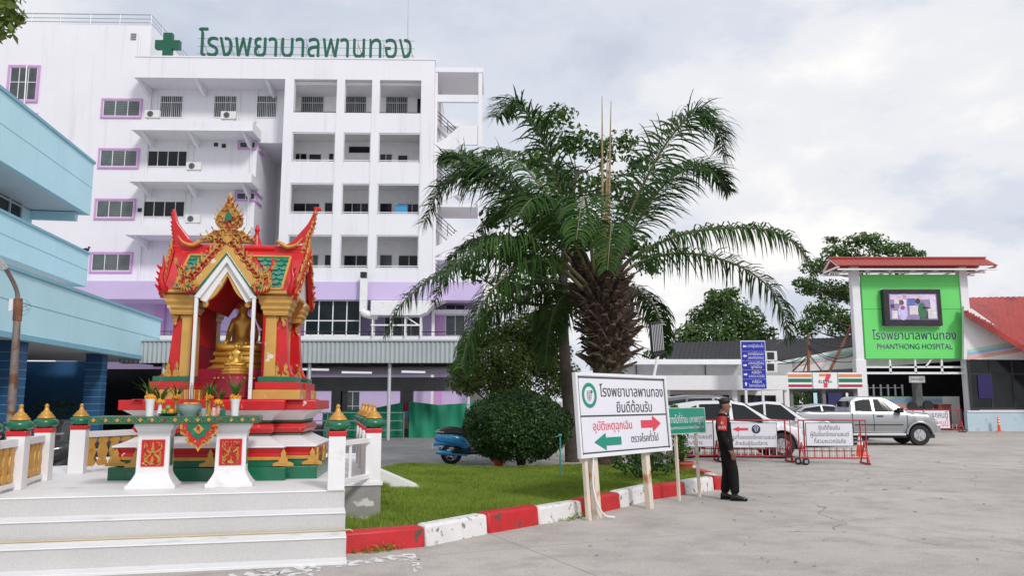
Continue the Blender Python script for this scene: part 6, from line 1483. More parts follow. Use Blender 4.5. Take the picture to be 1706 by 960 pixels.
b0 = P(1330, 700, 41.5); t = thing('potted_palm', 'spiky potted fern standing under the striped shop sign', 'potted plant', (b0.x, 41.5, 0)); V, F = clumps([((0, 0, 1.6), (.7, .5, .55)), ((.2, 0, 1.2), (.4, .4, .4))], 420, .28); raw_mesh('foliage', V, F, LEAF_FRESH, t); m = MB(); m.lathe([(.25, 0), (.35, .7), (.3, .7)], 14); m.tube([(0, 0, .6), (0, 0, 1.5)], .06, 6); m.build('pot', K['planter'], t)
# rusty aerial stand
b0 = P(1347, 620, 44); t = thing('aerial_stand', 'rusty lattice aerial stand with braces above the shop sign', 'aerial', (b0.x, 44, b0.z - .3)); f = T3(t.location); m = MB()
for a, b in (((1347, 620), (1347, 556)), ((1381, 622), (1424, 532)), ((1347, 590), (1372, 622)), ((1347, 592), (1320, 620)), ((1341, 600), (1316, 622)), ((1352, 585), (1338, 620))): m.beam(f(*a, 44), f(*b, 44), .12 if a[1] == 620 or a[0] == 1381 else .06)
m.build('mast', K['rust'], t)

t = thing('overhead_cable', 'slack black cables strung from the rusty aerial stand to the signboard pillar', 'cable', (b0.x, 44, b0.z)); m = MB(); f = T3(t.location)
for a, c, sag in (((1347, 566), (1424, 575), 9), ((1346, 575), (1424, 590), 14), ((1344, 590), (1296, 606), 6), ((1347, 580), (1424, 602), 10), ((1290, 596), (1347, 598), 8)): m.tube([f(lerp(a[0], c[0], u), lerp(a[1], c[1], u) + sag * 4 * u * (1 - u), 43.9) for u in [j / 8 for j in range(9)]], .022, 5)
m.build('wire', K['black'], t)
# ---------------------------------------------------- green hospital signboard with screen
YB = 43.6; bs5 = (P(1522, 700, YB).x, YB, 0); bd = thing('hospital_signboard', 'tall bright green hospital signboard with red roof and video screen', 'sign', bs5); f = T3(bs5)
zr0, zr1 = f(1520, 448, YB).z, f(1520, 431, YB).z
for px in (1430, 1611.5):
    q = f(px, 585, YB); m = MB(); m.box(q.x - .22, -.2, 0, q.x + .22, .2, zr0 + .1); pl_ = m.build('pillar', K['white_trim'], bd, bevel=.02); zb2 = f(px, 600, YB).z; m = MB(); m.box(q.x - .28, -.26, 0, q.x + .28, .26, zb2); m.build('pillar_base', K['white_trim'], pl_, bevel=.02)
xa, xb_ = f(1437, 528, YB).x, f(1604.5, 528, YB).x; z0, z1 = f(1520, 598, YB).z, f(1515, 459, YB).z
m = MB(); m.box(xa, -.12, z0, xb_, .06, z1); m.build('green_panel', K['bright_green'], bd)
m = MB(); m.box(xa, -.124, lerp(z0, z1, .585), xb_, -.12, lerp(z0, z1, .59)); m.build('panel_seam', K['green_paint'], bd)
s0, s1, t0, t1 = f(1473, 512, YB - .5).x, f(1569, 512, YB - .5).x, f(1520, 543, YB - .5).z, f(1520, 482, YB - .5).z
m = MB(); m.box(s0, -.5, t0, s1, -.14, t1); sc_ = m.build('screen_case', K['dark_grey'], bd, bevel=.03); m = MB(); m.box(s0 - .04, -.3, t0 - .04, s1 + .04, -.2, t0); m.box(s0 - .04, -.3, t1, s1 + .04, -.2, t1 + .03); m.build('screen_rim', K['alu'], sc_)
a, b, c, d = f(1482, 512, YB - .5).x, f(1561, 512, YB - .5).x, f(1520, 533, YB - .5).z, f(1520, 490, YB - .5).z; w, h = b - a, d - c
def led(n, col): K['led_' + n] = mat('led_' + n, tuple(x * .6 for x in col), .5, emit=.55, var=.15, scale=6); return K['led_' + n]
m = MB(); m.box(a, -.515, c, b, -.5, d); scr = m.build('screen', led('lilac', (.30, .22, .42)), sc_)
def sp_(nm, col, *rects):
    mt_ = led(nm, col)
    for i, (u0, v0, u1, v1) in enumerate(rects): m = MB(); m.box(a + u0 * w, -.519 - .0005 * i, c + v0 * h, a + u1 * w, -.515, c + v1 * h); m.build(nm, mt_, scr)
sp_('wall_print', (.62, .50, .66), (.02, .78, .98, .97)); sp_('pillar_print', (.70, .62, .78), (.28, .42, .36, .99), (.86, .35, .98, .92)); sp_('shelf_print', (.12, .15, .45), (.38, .55, .55, .82)); sp_('floor_print', (.06, .04, .07), (.62, .02, .80, .32), (.02, .45, .10, .60)); sp_('board_print', (.68, .62, .66), (.42, .2, .6, .54), (.04, .05, .16, .35), (.8, .06, .98, .5), (.1, .62, .2, .8))
def blob(nm, col, u, v, ru, rv): m = MB(); m.lathe([(1, 0), (1, .004)], 16); m.v = [(a + (u + x * ru) * w, -.524 - z, c + (v + y * rv) * h) for x, y, z in m.v]; m.build(nm, led(nm, col), scr)
blob('white_shirt_figure', (.55, .50, .78), .27, .28, .10, .30); blob('figure_head', (.16, .07, .05), .26, .66, .045, .10); blob('sash', (.55, .08, .12), .27, .46, .05, .08); blob('green_shirt_figure', (.03, .16, .08), .68, .34, .09, .32); blob('second_head', (.05, .035, .04), .60, .72, .05, .11); blob('pointing_arm', (.10, .06, .06), .77, .46, .10, .04)
for s, zt_, wd_, szz in (('โรงพยาบาลพานทอง', 566, 141, None), ('PHANTHONG HOSPITAL', 582, 127, None)):
    p, q = f(1522 - wd_ / 2, zt_, YB), f(1522 + wd_ / 2, zt_, YB); sz_ = (q.x - p.x); z = p.z; hh_ = (f(1522, 555, YB).z - f(1522, 566, YB).z) if wd_ > 130 else (f(1522, 573.5, YB).z - f(1522, 582, YB).z)
    ref = 'อ' if wd_ > 130 else 'H'
    for nm, mt, bo, y in (('letter_outline', 'white_ink', .075, -.135), ('lettering', 'navy', .035, -.142)):
        capz = max(v[1] for v in glyph(ref, bo)[0][0]); m = MB(); text(m, s, TM(((p.x + q.x) / 2, y, z), (1, 0, 0), (0, 0, 1)), hh_ / capz, bo, width=sz_ * (1.01 if bo > .05 else 1)); m.build(nm, K[mt], bd)
xl_, xr_ = f(1382, 440, YB).x, f(1641, 440, YB).x; m = MB(); n = 60
for sgn in (-1, 1):
    for i in range(n): x = lerp(xl_, xr_, (i + .5) / n); m.beam((x, 0, zr1), (x, sgn * 1.15, zr0 + .0), (xr_ - xl_) / n * 1.04, .03 if i % 2 else .05)
m.build('roof', K['roof_red'], bd); m = MB(); m.beam((xl_, 0, zr1 + .04), (xr_, 0, zr1 + .04), .3, .08); m.build('ridge_cap', K['roof_red'], bd)
m = MB()
for x in (xl_ + .05, xr_ - .05): m.beam((x, -1.1, zr0 - .04), (x, 0, zr1 - .06), .06, .1); m.beam((x, 1.1, zr0 - .04), (x, 0, zr1 - .06), .06, .1); m.beam((x, -1.1, zr0 - .06), (x, 1.1, zr0 - .06), .06, .1)
for y in (-1.05, 0, 1.05): m.beam((xl_, y, zr0 - .2), (xr_, y, zr0 - .2), .08)
for i in range(7): x = lerp(xl_, xr_, (i + .5) / 7); m.beam((x, -1.05, zr0 - .2), (x, 1.05, zr0 - .2), .06)
m.build('roof_frame', K['white_paint'], bd)
x0, x1 = f(1440, 612, YB).x, f(1606, 612, YB).x; m = MB(); za_, zb3 = f(1520, 612, YB).z, f(1520, 622, YB).z
m.box(x0, -.04, za_ - .05, x1, .04, za_ + .05); m.box(x0, -.04, zb3 - .06, x1, .04, zb3 + .06)
for px in (1483, 1525, 1569): x = f(px, 612, YB).x; m.box(x - .05, -.04, zb3, x + .05, .04, z0)
q = f(1542, 612, YB); m.beam((q.x, 0, za_), (q.x + .35, 0, z0), .08); m.build('truss', K['white_paint'], bd)

# ---------------------------------------------------- blue direction board
YD = 36.5; bs6 = (P(1256, 690, YD).x, YD, 0); db = thing('direction_board', 'tall dark blue direction board of five stacked panels', 'sign', bs6); f = T3(bs6)
x0, x1 = f(1236.5, 608, YD).x, f(1275.5, 608, YD).x; zs_ = [f(1256, y, YD).z for y in (569, 585.5, 601.3, 616.5, 632, 648)]
m = MB(); m.box(x0 - .03, .02, zs_[-1] - .03, x1 + .03, .06, zs_[0] + .03); m.build('frame', K['white_trim'], db)
m = MB(); m.box(x0 + .1, .06, 0, x0 + .2, .16, zs_[0] - .2); m.box(x1 - .2, .06, 0, x1 - .1, .16, zs_[0] - .2); m.build('post', K['white_paint'], db)
lines = [('l', ['อาคารผู้ป่วยใน 6 ชั้น']), ('l', ['อาคารผู้ป่วยนอก', '(แผนกทันตกรรม)']), ('r', ['อาคารอุบัติเหตุ', 'ฉุกเฉิน']), ('r', ['คลินิก', 'เบาหวาน ความดัน']), ('u', ['คลินิก', 'โรคทางเดินหายใจ'])]
AR = [(-.5, .0), (-.08, .42), (-.08, .2), (.5, .2), (.5, -.2), (-.08, -.2), (-.08, -.42)]
def arrow(m, cx_, cz, s, d, y0, y1, sy=1.0):
    tr = {'l': lambda p: (p[0], p[1]), 'r': lambda p: (-p[0], p[1]), 'u': lambda p: (p[1], -p[0])}[d]; m.prism([(cx_ + tr(p)[0] * s, cz + tr(p)[1] * s * sy) for p in AR], y0, y1, 'y')
for i, (d, ls) in enumerate(lines):
    za_, zb3 = zs_[i], zs_[i + 1]; m = MB(); m.box(x0, 0, zb3 + .012, x1, .03, za_ - .012); pn = m.build('panel', K['sign_blue'], db); h = za_ - zb3; w = x1 - x0
    m = MB(); arrow(m, x0 + w * .13, (za_ + zb3) / 2, w * .16, d, -.008, 0)
    for j, s in enumerate(ls):
        zz_ = (za_ + zb3) / 2 - .05 if len(ls) == 1 else za_ - h * (.42 + .40 * j); ww = min(.68 * w, layout(s, .02)[1] * .19); text(m, s, TM((x0 + w * .60, -.004, zz_), (1, 0, 0), (0, 0, 1)), .19, .02, width=ww)
    m.build('lettering', K['white_ink'], pn)

# ---------------------------------------------------- welcome sign
def sign_frame(A, Bp): d = Vector((Bp[0] - A[0], Bp[1] - A[1], 0)); return d.length, atan2(d.y, d.x)
A, Bp = (1.01, 11.12), (2.565, 12.92); Lb, rz = sign_frame(A, Bp); ws = thing('welcome_sign', 'large white vinyl direction sign on wooden posts with red and green arrows', 'sign', (A[0], A[1], 0), rz); ws.rotation_euler = (R(-4.2), 0, rz)
z0, z1 = .89, 1.985; hB = z1 - z0
m = MB(); m.box(0, 0, z0, Lb, .03, z1); m.build('board', K['vinyl'], ws)
m = MB(); t = .045
m.box(-t, -.02, z0 - t, 0, .045, z1 + t); m.box(Lb, -.02, z0 - t, Lb + t, .045, z1 + t); m.box(0, -.02, z0 - t, Lb, .045, z0); m.box(0, -.02, z1, Lb, .045, z1 + t); m.build('frame', K['white_trim'], ws, bevel=.004)
m = MB(); t = .018
for a, b, c, d in ((0, z0 + .012, Lb, z0 + .012 + t), (0, z1 - .03, Lb, z1 - .03 + t), (.012, z0, .012 + t, z1), (Lb - .03, z0, Lb - .03 + t, z1), (.03, z0 + hB * .475, Lb - .03, z0 + hB * .475 + .02)): m.box(a, -.006, b, c, -.001, d)
m.build('border_line', K['ink'], ws)
def wtxt(nm, s, u0, u1, v, hh, mt, bold):
    capz = max(q[1] for q in glyph('อ', bold)[0][0]); m = MB(); text(m, s, TM((Lb * (u0 + u1) / 2, -.006, z0 + hB * v), (1, 0, 0), (0, 0, 1)), hh / capz, bold, width=(u1 - u0) * Lb); m.build(nm, K[mt], ws)
wtxt('lettering', 'โรงพยาบาลพานทอง', .225, .975, .735, .125, 'ink', .035)
wtxt('lettering', 'ยินดีต้อนรับ', .39, .82, .525, .12, 'ink', .035)
wtxt('lettering', 'อุบัติเหตุฉุกเฉิน', .125, .56, .30, .095, 'sign_red', .022)
wtxt('lettering', 'ตรวจโรคทั่วไป', .53, .865, .115, .085, 'ink', .022)
m = MB(); arrow(m, Lb * .785, z0 + hB * .355, .58, 'r', -.008, -.001, .50); m.build('red_arrow', K['sign_red'], ws)
m = MB(); arrow(m, Lb * .275, z0 + hB * .15, .68, 'l', -.008, -.001, .42); m.build('green_arrow', K['teal_sign'], ws)
m = MB(); n = 32; cx_, cz_ = Lb * .115, z0 + hB * .75; r0, r1 = .125, .178
m.add([(cx_ + r * cos(2 * pi * i / n), -.005, cz_ + r * sin(2 * pi * i / n)) for r in (r0, r1) for i in range(n)], [(i, (i + 1) % n, n + (i + 1) % n, n + i) for i in range(n)]); m.build('ring_logo', K['teal_sign'], ws)
m = MB()
for i, (a, b) in enumerate((((-.06, .06), (.06, .07)), ((-.07, .03), (.05, .035)), ((-.07, 0), (.04, 0)), ((-.06, -.03), (.03, -.03)), ((-.04, -.08), (-.04, .06)), ((0, -.09), (.0, .06)), ((.03, -.06), (.05, .03)), ((-.02, -.05), (.02, -.07)))): m.beam((cx_ + a[0], -.006, cz_ + a[1]), (cx_ + b[0], -.006, cz_ + b[1]), .006, .003)
m.build('logo_sketch', K['old_concrete'], ws); m = MB(); m.box(cx_ + .05, -.008, cz_ + .025, cx_ + .066, -.002, cz_ + .075); m.box(cx_ + .033, -.0085, cz_ + .042, cx_ + .083, -.002, cz_ + .058); m.build('logo_cross', K['teal_sign'], ws)
for x, zb4, w_ in ((.16, -.02, .035), (.38, -.02, .055), (1.78, -.02, .055)):
    m = MB(); m.box(x - w_, .05, zb4, x + w_, .05 + w_ * 1.6, z1 - .05); m.build('post', K['sign_post'], ws, bevel=.004)
m = MB(); m.tube(spline([(.30, .02, z0), (.24, .02, .55), (.26, .0, .25), (.36, -.05, .06), (.50, -.12, .02)], 14), .014, 6); m.build('cable', K['white_paint'], ws, smooth=60)
# solar lamp on top of the sign
q = P(1089, 628, 12.9); lp = thing('flood_light', 'ribbed grey flood light on a white arm above the welcome sign', 'lamp', (q.x, 12.9, q.z), R(20)); f = lambda px, py, Y: Matrix.Rotation(-R(20), 3, 'Z') @ (P(px, py, Y) - Vector(lp.location))
m = MB(); m.tube([f(1082, 655, 12.95), f(1089, 628, 12.9), f(1097, 590, 12.9)], .024, 10); m.build('arm', K['white_paint'], lp, smooth=60)
a, b = f(1096, 594, 12.9), f(1091.5, 537, 12.75); d = (b - a).normalized(); sx_ = Vector((1, 0, 0)); sx_ = (sx_ - d * sx_.dot(d)).normalized(); nz_ = sx_.cross(d); m = MB()
def ob(p, q, w0, w1, t): m.hexa([p - sx_ * w0 - nz_ * t, p + sx_ * w0 - nz_ * t, p + sx_ * w0 + nz_ * t, p - sx_ * w0 + nz_ * t, q - sx_ * w1 - nz_ * t, q + sx_ * w1 - nz_ * t, q + sx_ * w1 + nz_ * t, q - sx_ * w1 + nz_ * t])
ob(a, a + d * .08, .05, .105, .03); ob(a + d * .08, b, .105, .10, .035); m.build('housing', K['dark_grey'], lp, bevel=.01)
m = MB()
for i in range(7): o = sx_ * (.03 * (i - 3)); m.beam(a + d * .1 + o + nz_ * .04, b - d * .03 + o + nz_ * .04, .010, .02, up=nz_); m.beam(a + d * .1 + o - nz_ * .04, b - d * .03 + o - nz_ * .04, .010, .02, up=nz_)
m.build('cooling_rib', K['alu'], lp)
# small green sign
A, Bp = (2.58, 13.2), (3.40, 14.1); Ls, rz = sign_frame(A, Bp); gs = thing('green_sign', 'small green sign with white lettering on two thin posts beside the guard', 'sign', (A[0], A[1], 0), rz); gs.rotation_euler = (R(-2), 0, rz); z0, z1 = 1.09, 1.50
m = MB(); m.box(0, 0, z0, Ls, .02, z1); m.build('board', K['teal_sign'], gs)
m = MB(); t = .014
for a, b, c, d in ((-t, z0 - t, 0, z1 + t), (Ls, z0 - t, Ls + t, z1 + t), (0, z0 - t, Ls, z0), (0, z1, Ls, z1 + t)): m.box(a, -.006, b, c, .026, d)
m.build('frame', K['mint_stripe'], gs)
m = MB(); text(m, 'ทางไปที่ทำขน มหาพญุดา', TM((Ls * .5, -.004, z0 + .17), (1, 0, 0), (0, 0, 1)), .17, .012, width=Ls * .92); text(m, 'กรุณาติดต่อหน่วยประชาสัมพันธ์ โรงพยาบาล', TM((Ls * .5, -.004, z0 + .07), (1, 0, 0), (0, 0, 1)), .065, .012, width=Ls * .92); m.build('lettering', K['white_ink'], gs)
for x in (.30, .97): m = MB(); m.box(x - .022, .03, 0, x + .022, .075, z1 - .06); m.build('post', K['sign_post'], gs, bevel=.003)

# ---------------------------------------------------- barricades
def barricade(label, loc, rz, w, h, board, lines, wheels='l', arrow_logo=False, name='barricade'):
    t = thing(name, label, 'barricade', loc, rz, 'red steel crowd barricades across the forecourt')
    m = MB(); r = .02
    m.tube([(0, 0, .04), (0, 0, h), (w, 0, h), (w, 0, .04)], r, 8); m.tube([(0, 0, .16), (w, 0, .16)], r, 8); m.tube([(0, 0, .34), (w, 0, .34)], .014, 8)
    for x in (.14, w - .14): m.tube([(x, 0, .16), (x, 0, h)], r, 8)
    m.build('frame', K['barrier_red'], t, smooth=60)
    n = int(w / .11)
    for i in range(n): x = lerp(.2, w - .2, i / (n - 1)); m = MB(); m.tube([(x, 0, .16), (x, 0, .42)], .011, 6); m.build('upright_bar', K['white_paint' if i % 2 else 'barrier_red'], t)
    for x in (.06, w - .06):
        m = MB(); m.beam((x, -.32, .03), (x, .32, .03), .04, .04); m.beam((x, -.28, .05), (x, 0, .55), .03); m.beam((x, .28, .05), (x, 0, .55), .03); m.build('foot', K['barrier_red'], t)
    for x, y in ((-.10, -.16), (.06, -.30)) if wheels == 'l' else ((w + .02, -.2), (w - .1, -.3)):
        m = MB(); m.lathe([(.05, -.03), (.085, -.025), (.092, 0), (.085, .025), (.05, .03)], 18); m.v = [(x + a, y + c, .093 + b) for a, b, c in m.v]; wh = m.build('wheel', K['rubber'], t, smooth=50)
        m = MB(); m.lathe([(.045, -.033), (.045, .033)], 12); m.v = [(x + a, y + c, .093 + b) for a, b, c in m.v]; m.build('hub', K['steel'], wh)
    x0, x1, z0, z1 = board; m = MB(); m.box(x0, -.05, z0, x1, -.025, z1); bo = m.build('board', K['vinyl'], t)
    m = MB(); q = .012
    for a, b, c, d in ((x0, z0, x0 + q, z1), (x1 - q, z0, x1, z1), (x0 + q, z0, x1 - q, z0 + q), (x0 + q, z1 - q, x1 - q, z1)): m.box(a, -.055, b, c, -.03, d)
    m.build('border', K['dark_grey'], bo)
    W_, H_ = x1 - x0, z1 - z0
    for s, u, v, hh, ww, mt in lines:
        capz = max(q_[1] for q_ in glyph('อ', .02)[0][0]); m = MB(); text(m, s, TM((x0 + W_ * u, -.053, z0 + H_ * v), (1, 0, 0), (0, 0, 1)), hh / capz, .045, width=W_ * ww); m.build('lettering', K[mt], bo)
    if arrow_logo:
        m = MB(); arrow(m, x0 + W_ * .30, z0 + H_ * .74, .42, 'l', -.058, -.05, .40); m.build('red_arrow', K['sign_red'], bo)
        m = MB(); m.lathe([(.115, 0), (.115, .006)], 28); m.v = [(x0 + W_ * .60 + a, -.052 - c, z0 + H_ * .74 + b) for a, b, c in m.v]; lg = m.build('round_badge', K['navy'], bo)
        m = MB(); cx_, cz_ = x0 + W_ * .60, z0 + H_ * .74
        for pts in ([(-.05, .05), (-.035, -.03), (0, -.07)], [(.05, .05), (.035, -.03), (0, -.07)], [(-.02, .06), (-.02, -.02), (.02, -.02), (.02, .06)], [(-.07, .03), (-.02, .085), (.02, .085), (.07, .03)]): m.tube([(cx_ + a, -.06, cz_ + b) for a, b in pts], .007, 4)
        m.build('badge_mark', K['white_ink'], lg)
    return t
l2 = [('สถานที่จอดรถจักรยานยนต์', .5, .34, .085, .95, 'ink'), ('สำหรับผู้รับบริการ', .5, .10, .08, .62, 'ink')]
barricade('red barricade with arrow board half hidden behind the small green sign', (3.85, 22.0, 0), 0, 1.75, 1.1, (.05, 1.60, .38, 1.04), l2, 'l', True)
barricade('red barricade with arrow board and navy badge behind the guard', (5.62, 21.7, 0), 0, 1.83, 1.1, (.06, 1.46, .38, 1.04), l2, 'l', True)
barricade('red barricade with three line welcome board before the silver pickup', (7.42, 21.0, 0), R(-2), 1.72, 1.12, (.17, 1.38, .46, 1.06), [('ยินดีต้อนรับ', .5, .70, .085, .46, 'ink'), ('ผู้ขับขี่รถจักรยานยนต์', .5, .42, .085, .82, 'ink'), ('ที่สวมหมวกนิรภัย', .5, .13, .085, .68, 'ink')], 'l')
q = P(1500, 718, 41.5); barricade('red barricade with blue and red lettered banner beyond the pickup', (q.x, 41.5, 0), 0, 3.2, 1.15, (.1, 2.55, .2, 1.12), [('ขับช้าๆ ป้อนรถคนที่', .52, .58, .25, .9, 'navy'), ('ห้ามจอดบริเวณนี้', .52, .12, .25, .9, 'sign_red')], 'r')
# traffic cones and bollard
def cone(label, px, py, h=.68, name='traffic_cone'):
    q = G(px, py); t = thing(name, label, 'traffic cone', q, .3, 'orange traffic cones near the pickup'); m = MB(); m.box(-.19, -.19, 0, .19, .19, .03); m.build('base', K['cone_orange'], t, bevel=.01)
    m = MB(); m.lathe([(.14, .03), (.125, .05), (.03, h), (.02, h)], 20); c_ = m.build('body', K['cone_orange'], t, smooth=50)
    rr = lambda z: lerp(.125, .03, (z - .05) / (h - .05)) + .003
    for a, b in ((.50, .64), (.72, .86)): m = MB(); m.lathe([(rr(a * h), a * h), (rr(b * h), b * h)], 20, caps=False); m.build('white_band', K['white_ink'], c_, smooth=50)
cone('orange traffic cone standing before the pickup running board', 1434, 760, .64); cone('orange traffic cone mostly hidden behind the pickup sill', 1409, 740.5, .6)
q = G(1665, 719.5); t = thing('bollard', 'slim red bollard with three white bands by the hall wall', 'bollard', q); m = MB(); m.lathe([(.16, 0), (.16, .03), (.07, .06), (.065, .72), (.05, .75)], 16); m.build('post', K['cone_orange'], t, smooth=40)
for z in (.36, .5, .64): m = MB(); m.lathe([(.07, z), (.07, z + .07)], 16, caps=False); m.build('white_band', K['white_ink'], t, smooth=50)
# stand pipe, pot on lawn, street lamp
q = P(931, 784, 15.6); q.z = .13; t = thing('stand_pipe', 'thin teal water stand pipe on the lawn before the round shrub', 'stand pipe', q); hh_ = P(934, 726, 15.6).z - .13; m = MB(); m.tube([(.03, 0, 0), (.03, 0, hh_)], .016, 8); m.tube([(.03, 0, .04), (-.28, -.02, .04)], .016, 8); m.build('pipe', K['teal_pipe'], t, smooth=60); m = MB(); m.tube([(.0, 0, hh_), (.06, 0, hh_)], .03, 8); m.tube([(-.0, 0, hh_ - .01), (-.06, 0, hh_ - .03)], .012, 6); m.build('tap', K['teal_pipe'], t, smooth=60)
q = P(831, 780, 19.9); t = thing('flower_pot', 'small orange red pot on the paving beside the clipped shrub', 'pot', (q.x, 19.95, 0)); m = MB(); m.lathe([(.10, 0), (.15, .24), (.16, .24), (.16, .28), (.13, .28), (.12, .2)], 16); m.build('pot', K['cone_orange'], t, smooth=45); V, F = clumps([((0, 0, .36), (.13, .13, .1))], 1500, .06); raw_mesh('foliage', V, F, LEAF_MID, t)
YLp = 11.9; q = P(17, 730, YLp); t = thing('street_lamp', 'leaning grey street lamp with rusty bent arm before the blue building', 'street lamp', (q.x, YLp, 0)); f = T3(t.location)
a, b = f(16, 730, YLp), f(29, 528, YLp); m = MB(); m.tube([Vector((a.x - .04, 0, 0)), a, b], [.062, .06, .05], 12); m.build('pole', K['rust_steel'], t, smooth=60)
m = MB(); m.tube([b - Vector((0, 0, .06)), b + Vector((0, 0, .1)), f(30, 498, YLp)], .062, 12); m.build('joint', K['rust'], t, smooth=60)
m = MB(); m.tube(spline([f(29, 505, YLp), f(29, 490, YLp), f(23, 472, YLp - .1), f(12, 452, YLp - .3), f(6, 443, YLp - .4)], 14), .032, 10); m.build('arm', K['rust_steel'], t, smooth=60)
a, b = f(8, 447, YLp - .4), f(-12, 425, YLp - .7); m = MB(); d = (b - a).normalized(); m.beam(a, b, .10, .06); m.build('lamp_head', K['alu'], t, bevel=.02); m = MB(); m.beam(a + d * .05 - Vector((0, 0, .04)), b - Vector((0, 0, .04)), .08, .02); m.build('lamp_glass', K['lamp_glass'], t)
m = MB(); q = f(30, 512, YLp); m.box(q.x - .11, -.05, q.z - .06, q.x - .05, .05, q.z + .12); m.build('junction_box', K['white_paint'], t)
m = MB()
for i in range(3): m.tube(spline([q + Vector((.05, 0, .05 * i - .1)), q + Vector((.12 + .02 * (i % 3), -.03, .07 * i - .12)), q + Vector((.16 + .03 * (i % 2), .02, .05 * i - .05)), q + Vector((.10, .0, .05 * i + .02))], 8), .0025, 4)
m.build('loose_wire', K['dark_grey'], t)
# ============================================================ VEHICLES
def wheel(par, x, y, r, wdt, side, spokes=6, rim='chrome', tube_r=.62):
    m = MB(); m.lathe([(r * tube_r, -wdt / 2), (r * .93, -wdt / 2), (r, -wdt * .3), (r, wdt * .3), (r * .93, wdt / 2), (r * tube_r, wdt / 2), (r * tube_r, -wdt / 2)], 28, caps=False)
    m.v = [(x + a, y + c, r + b) for a, b, c in m.v]; w = m.build('wheel', K['rubber'], par, smooth=50)
    m = MB(); R0 = r * tube_r; f = y + side * wdt * .36; m.lathe([(R0, 0), (R0 * .92, .012), (R0 * .92, -.03), (0.001, -.03)], 24, caps=False); n0 = len(m.v)
    for i in range(spokes):
        a = 2 * pi * i / spokes
        for da in (-.16, .16) if spokes > 5 else (0,):
            c0, c1 = a + da * .3, a + da; m.beam((R0 * .12 * cos(c0), R0 * .12 * sin(c0), .004), (R0 * .93 * cos(c1), R0 * .93 * sin(c1), .0), R0 * .13, .02)
    m.lathe([(R0 * .22, 0), (R0 * .2, .02), (.001, .02)], 14, caps=False)
    m.v = [(x + a, f + side * c, r + b) for a, b, c in m.v]; m.build('rim', K[rim], w, smooth=30)
    m = MB(); m.lathe([(R0 * .95, 0), (R0 * .95, .01)], 20); m.v = [(x + a, f - side * .06 + side * c, r + b) for a, b, c in m.v]; m.build('brake_disc', K['dark_grey'], w)
def car(name, label, cat, loc, rz, S_, paint, group='cars parked behind the barricades'):
    """S_: dict of profiles; x forward, y lateral"""
    t = thing(name, label, cat, loc, rz, group); I = lambda key, x: float(np.interp(x, [p[0] for p in S_[key]], [p[1] for p in S_[key]]))
    x0, x1 = S_['belt'][0][0], S_['belt'][-1][0]; r = S_['r']; n = 76; rows = []; ax = S_['axles']
    for i in range(n + 1):
        x = lerp(x0, x1, i / n); w = I('w', x); wr = I('wr', x); zb = I('belt', x); zt = max(I('top', x), zb + .012); s = I('sill', x)
        for a in ax:
            q = (r + .07) ** 2 - (x - a) ** 2
            if q > 0: s = max(s, r + sqrt(q) - .01)
        s = min(s, zb - .05); zm = max(lerp(I('sill', x), zb, .55), s + .02)
        row = [(0, s + .01), (w * .93, s), (w * .985, lerp(s, zm, .5)), (w, zm), (w * .985, lerp(zm, zb, .8)), (w * .955, zb), (wr, lerp(zb, zt, .93)), (wr * .9, lerp(zb, zt, .985)), (wr * .5, zt + .012), (0, zt + .018)]
        rows.append([(x, y, z) for y, z in row] + [(x, -y, z) for y, z in row[::-1]][1:])
    m = MB(); m.grid(rows); m.add(rows[0], [tuple(range(len(rows[0])))]); m.add(rows[-1], [tuple(range(len(rows[-1])))]); m.build('body', K[paint], t, smooth=32)
    def sp(x, f, sd): w, wr, zb, zt = I('w', x) * .955, I('wr', x), I('belt', x), max(I('top', x), I('belt', x) + .012); return Vector((x, sd * (lerp(w, wr, f) + .007), lerp(zb, lerp(zb, zt, .93), f) + .002))
    for sd in (-1, 1):
        for win in S_['side_glass']:
            # subdivide outline along x so the pane follows the body
            lo, hi = win; xs = np.linspace(lo[0][0], lo[-1][0], 9); g = []
            for f in (0, 1):
                src = lo if f == 0 else hi; g.append([sp(float(np.interp(k_ / 8, np.linspace(0, 1, len(src)), [p[0] for p in src])), float(np.interp(k_ / 8, np.linspace(0, 1, len(src)), [p[1] for p in src])), sd) for k_ in range(9)])
            m = MB(); m.grid(g); m.build('window', K['car_glass'], t)
    for nm, a, b, f in S_['glass']:
        g = []
        for i in range(9): x = lerp(a, b, i / 8); g.append([(x, u * f * I('wr', x), I('top', x) + .022 - .006 * abs(u) + .004) for u in (-1, -.5, 0, .5, 1)])
        m = MB(); m.grid(g); m.build(nm, K['car_glass'], t, smooth=40)
    for a in ax:
        for sd in (-1, 1): wheel(t, a, sd * (I('w', a) * .97 - S_['tw'] / 2), r, S_['tw'], sd, S_.get('spokes', 6), S_.get('rim', 'chrome'))
    m = MB(); m.box(x0 + .2, -I('w', 0) * .80, r * .7, x1 - .2, I('w', 0) * .80, r * 1.9); m.build('underbody', K['black'], t)
    for nm, mt, q in S_.get('boxes', []):
        m = MB(); m.box(*q); m.build(nm, K[mt], t, bevel=.008)
        if nm in ('taillight', 'headlight', 'mirror', 'door_handle'): m = MB(); m.box(q[0], -q[1], q[2], q[3], -q[4], q[5]); m.build(nm, K[mt], t, bevel=.008)
    return t
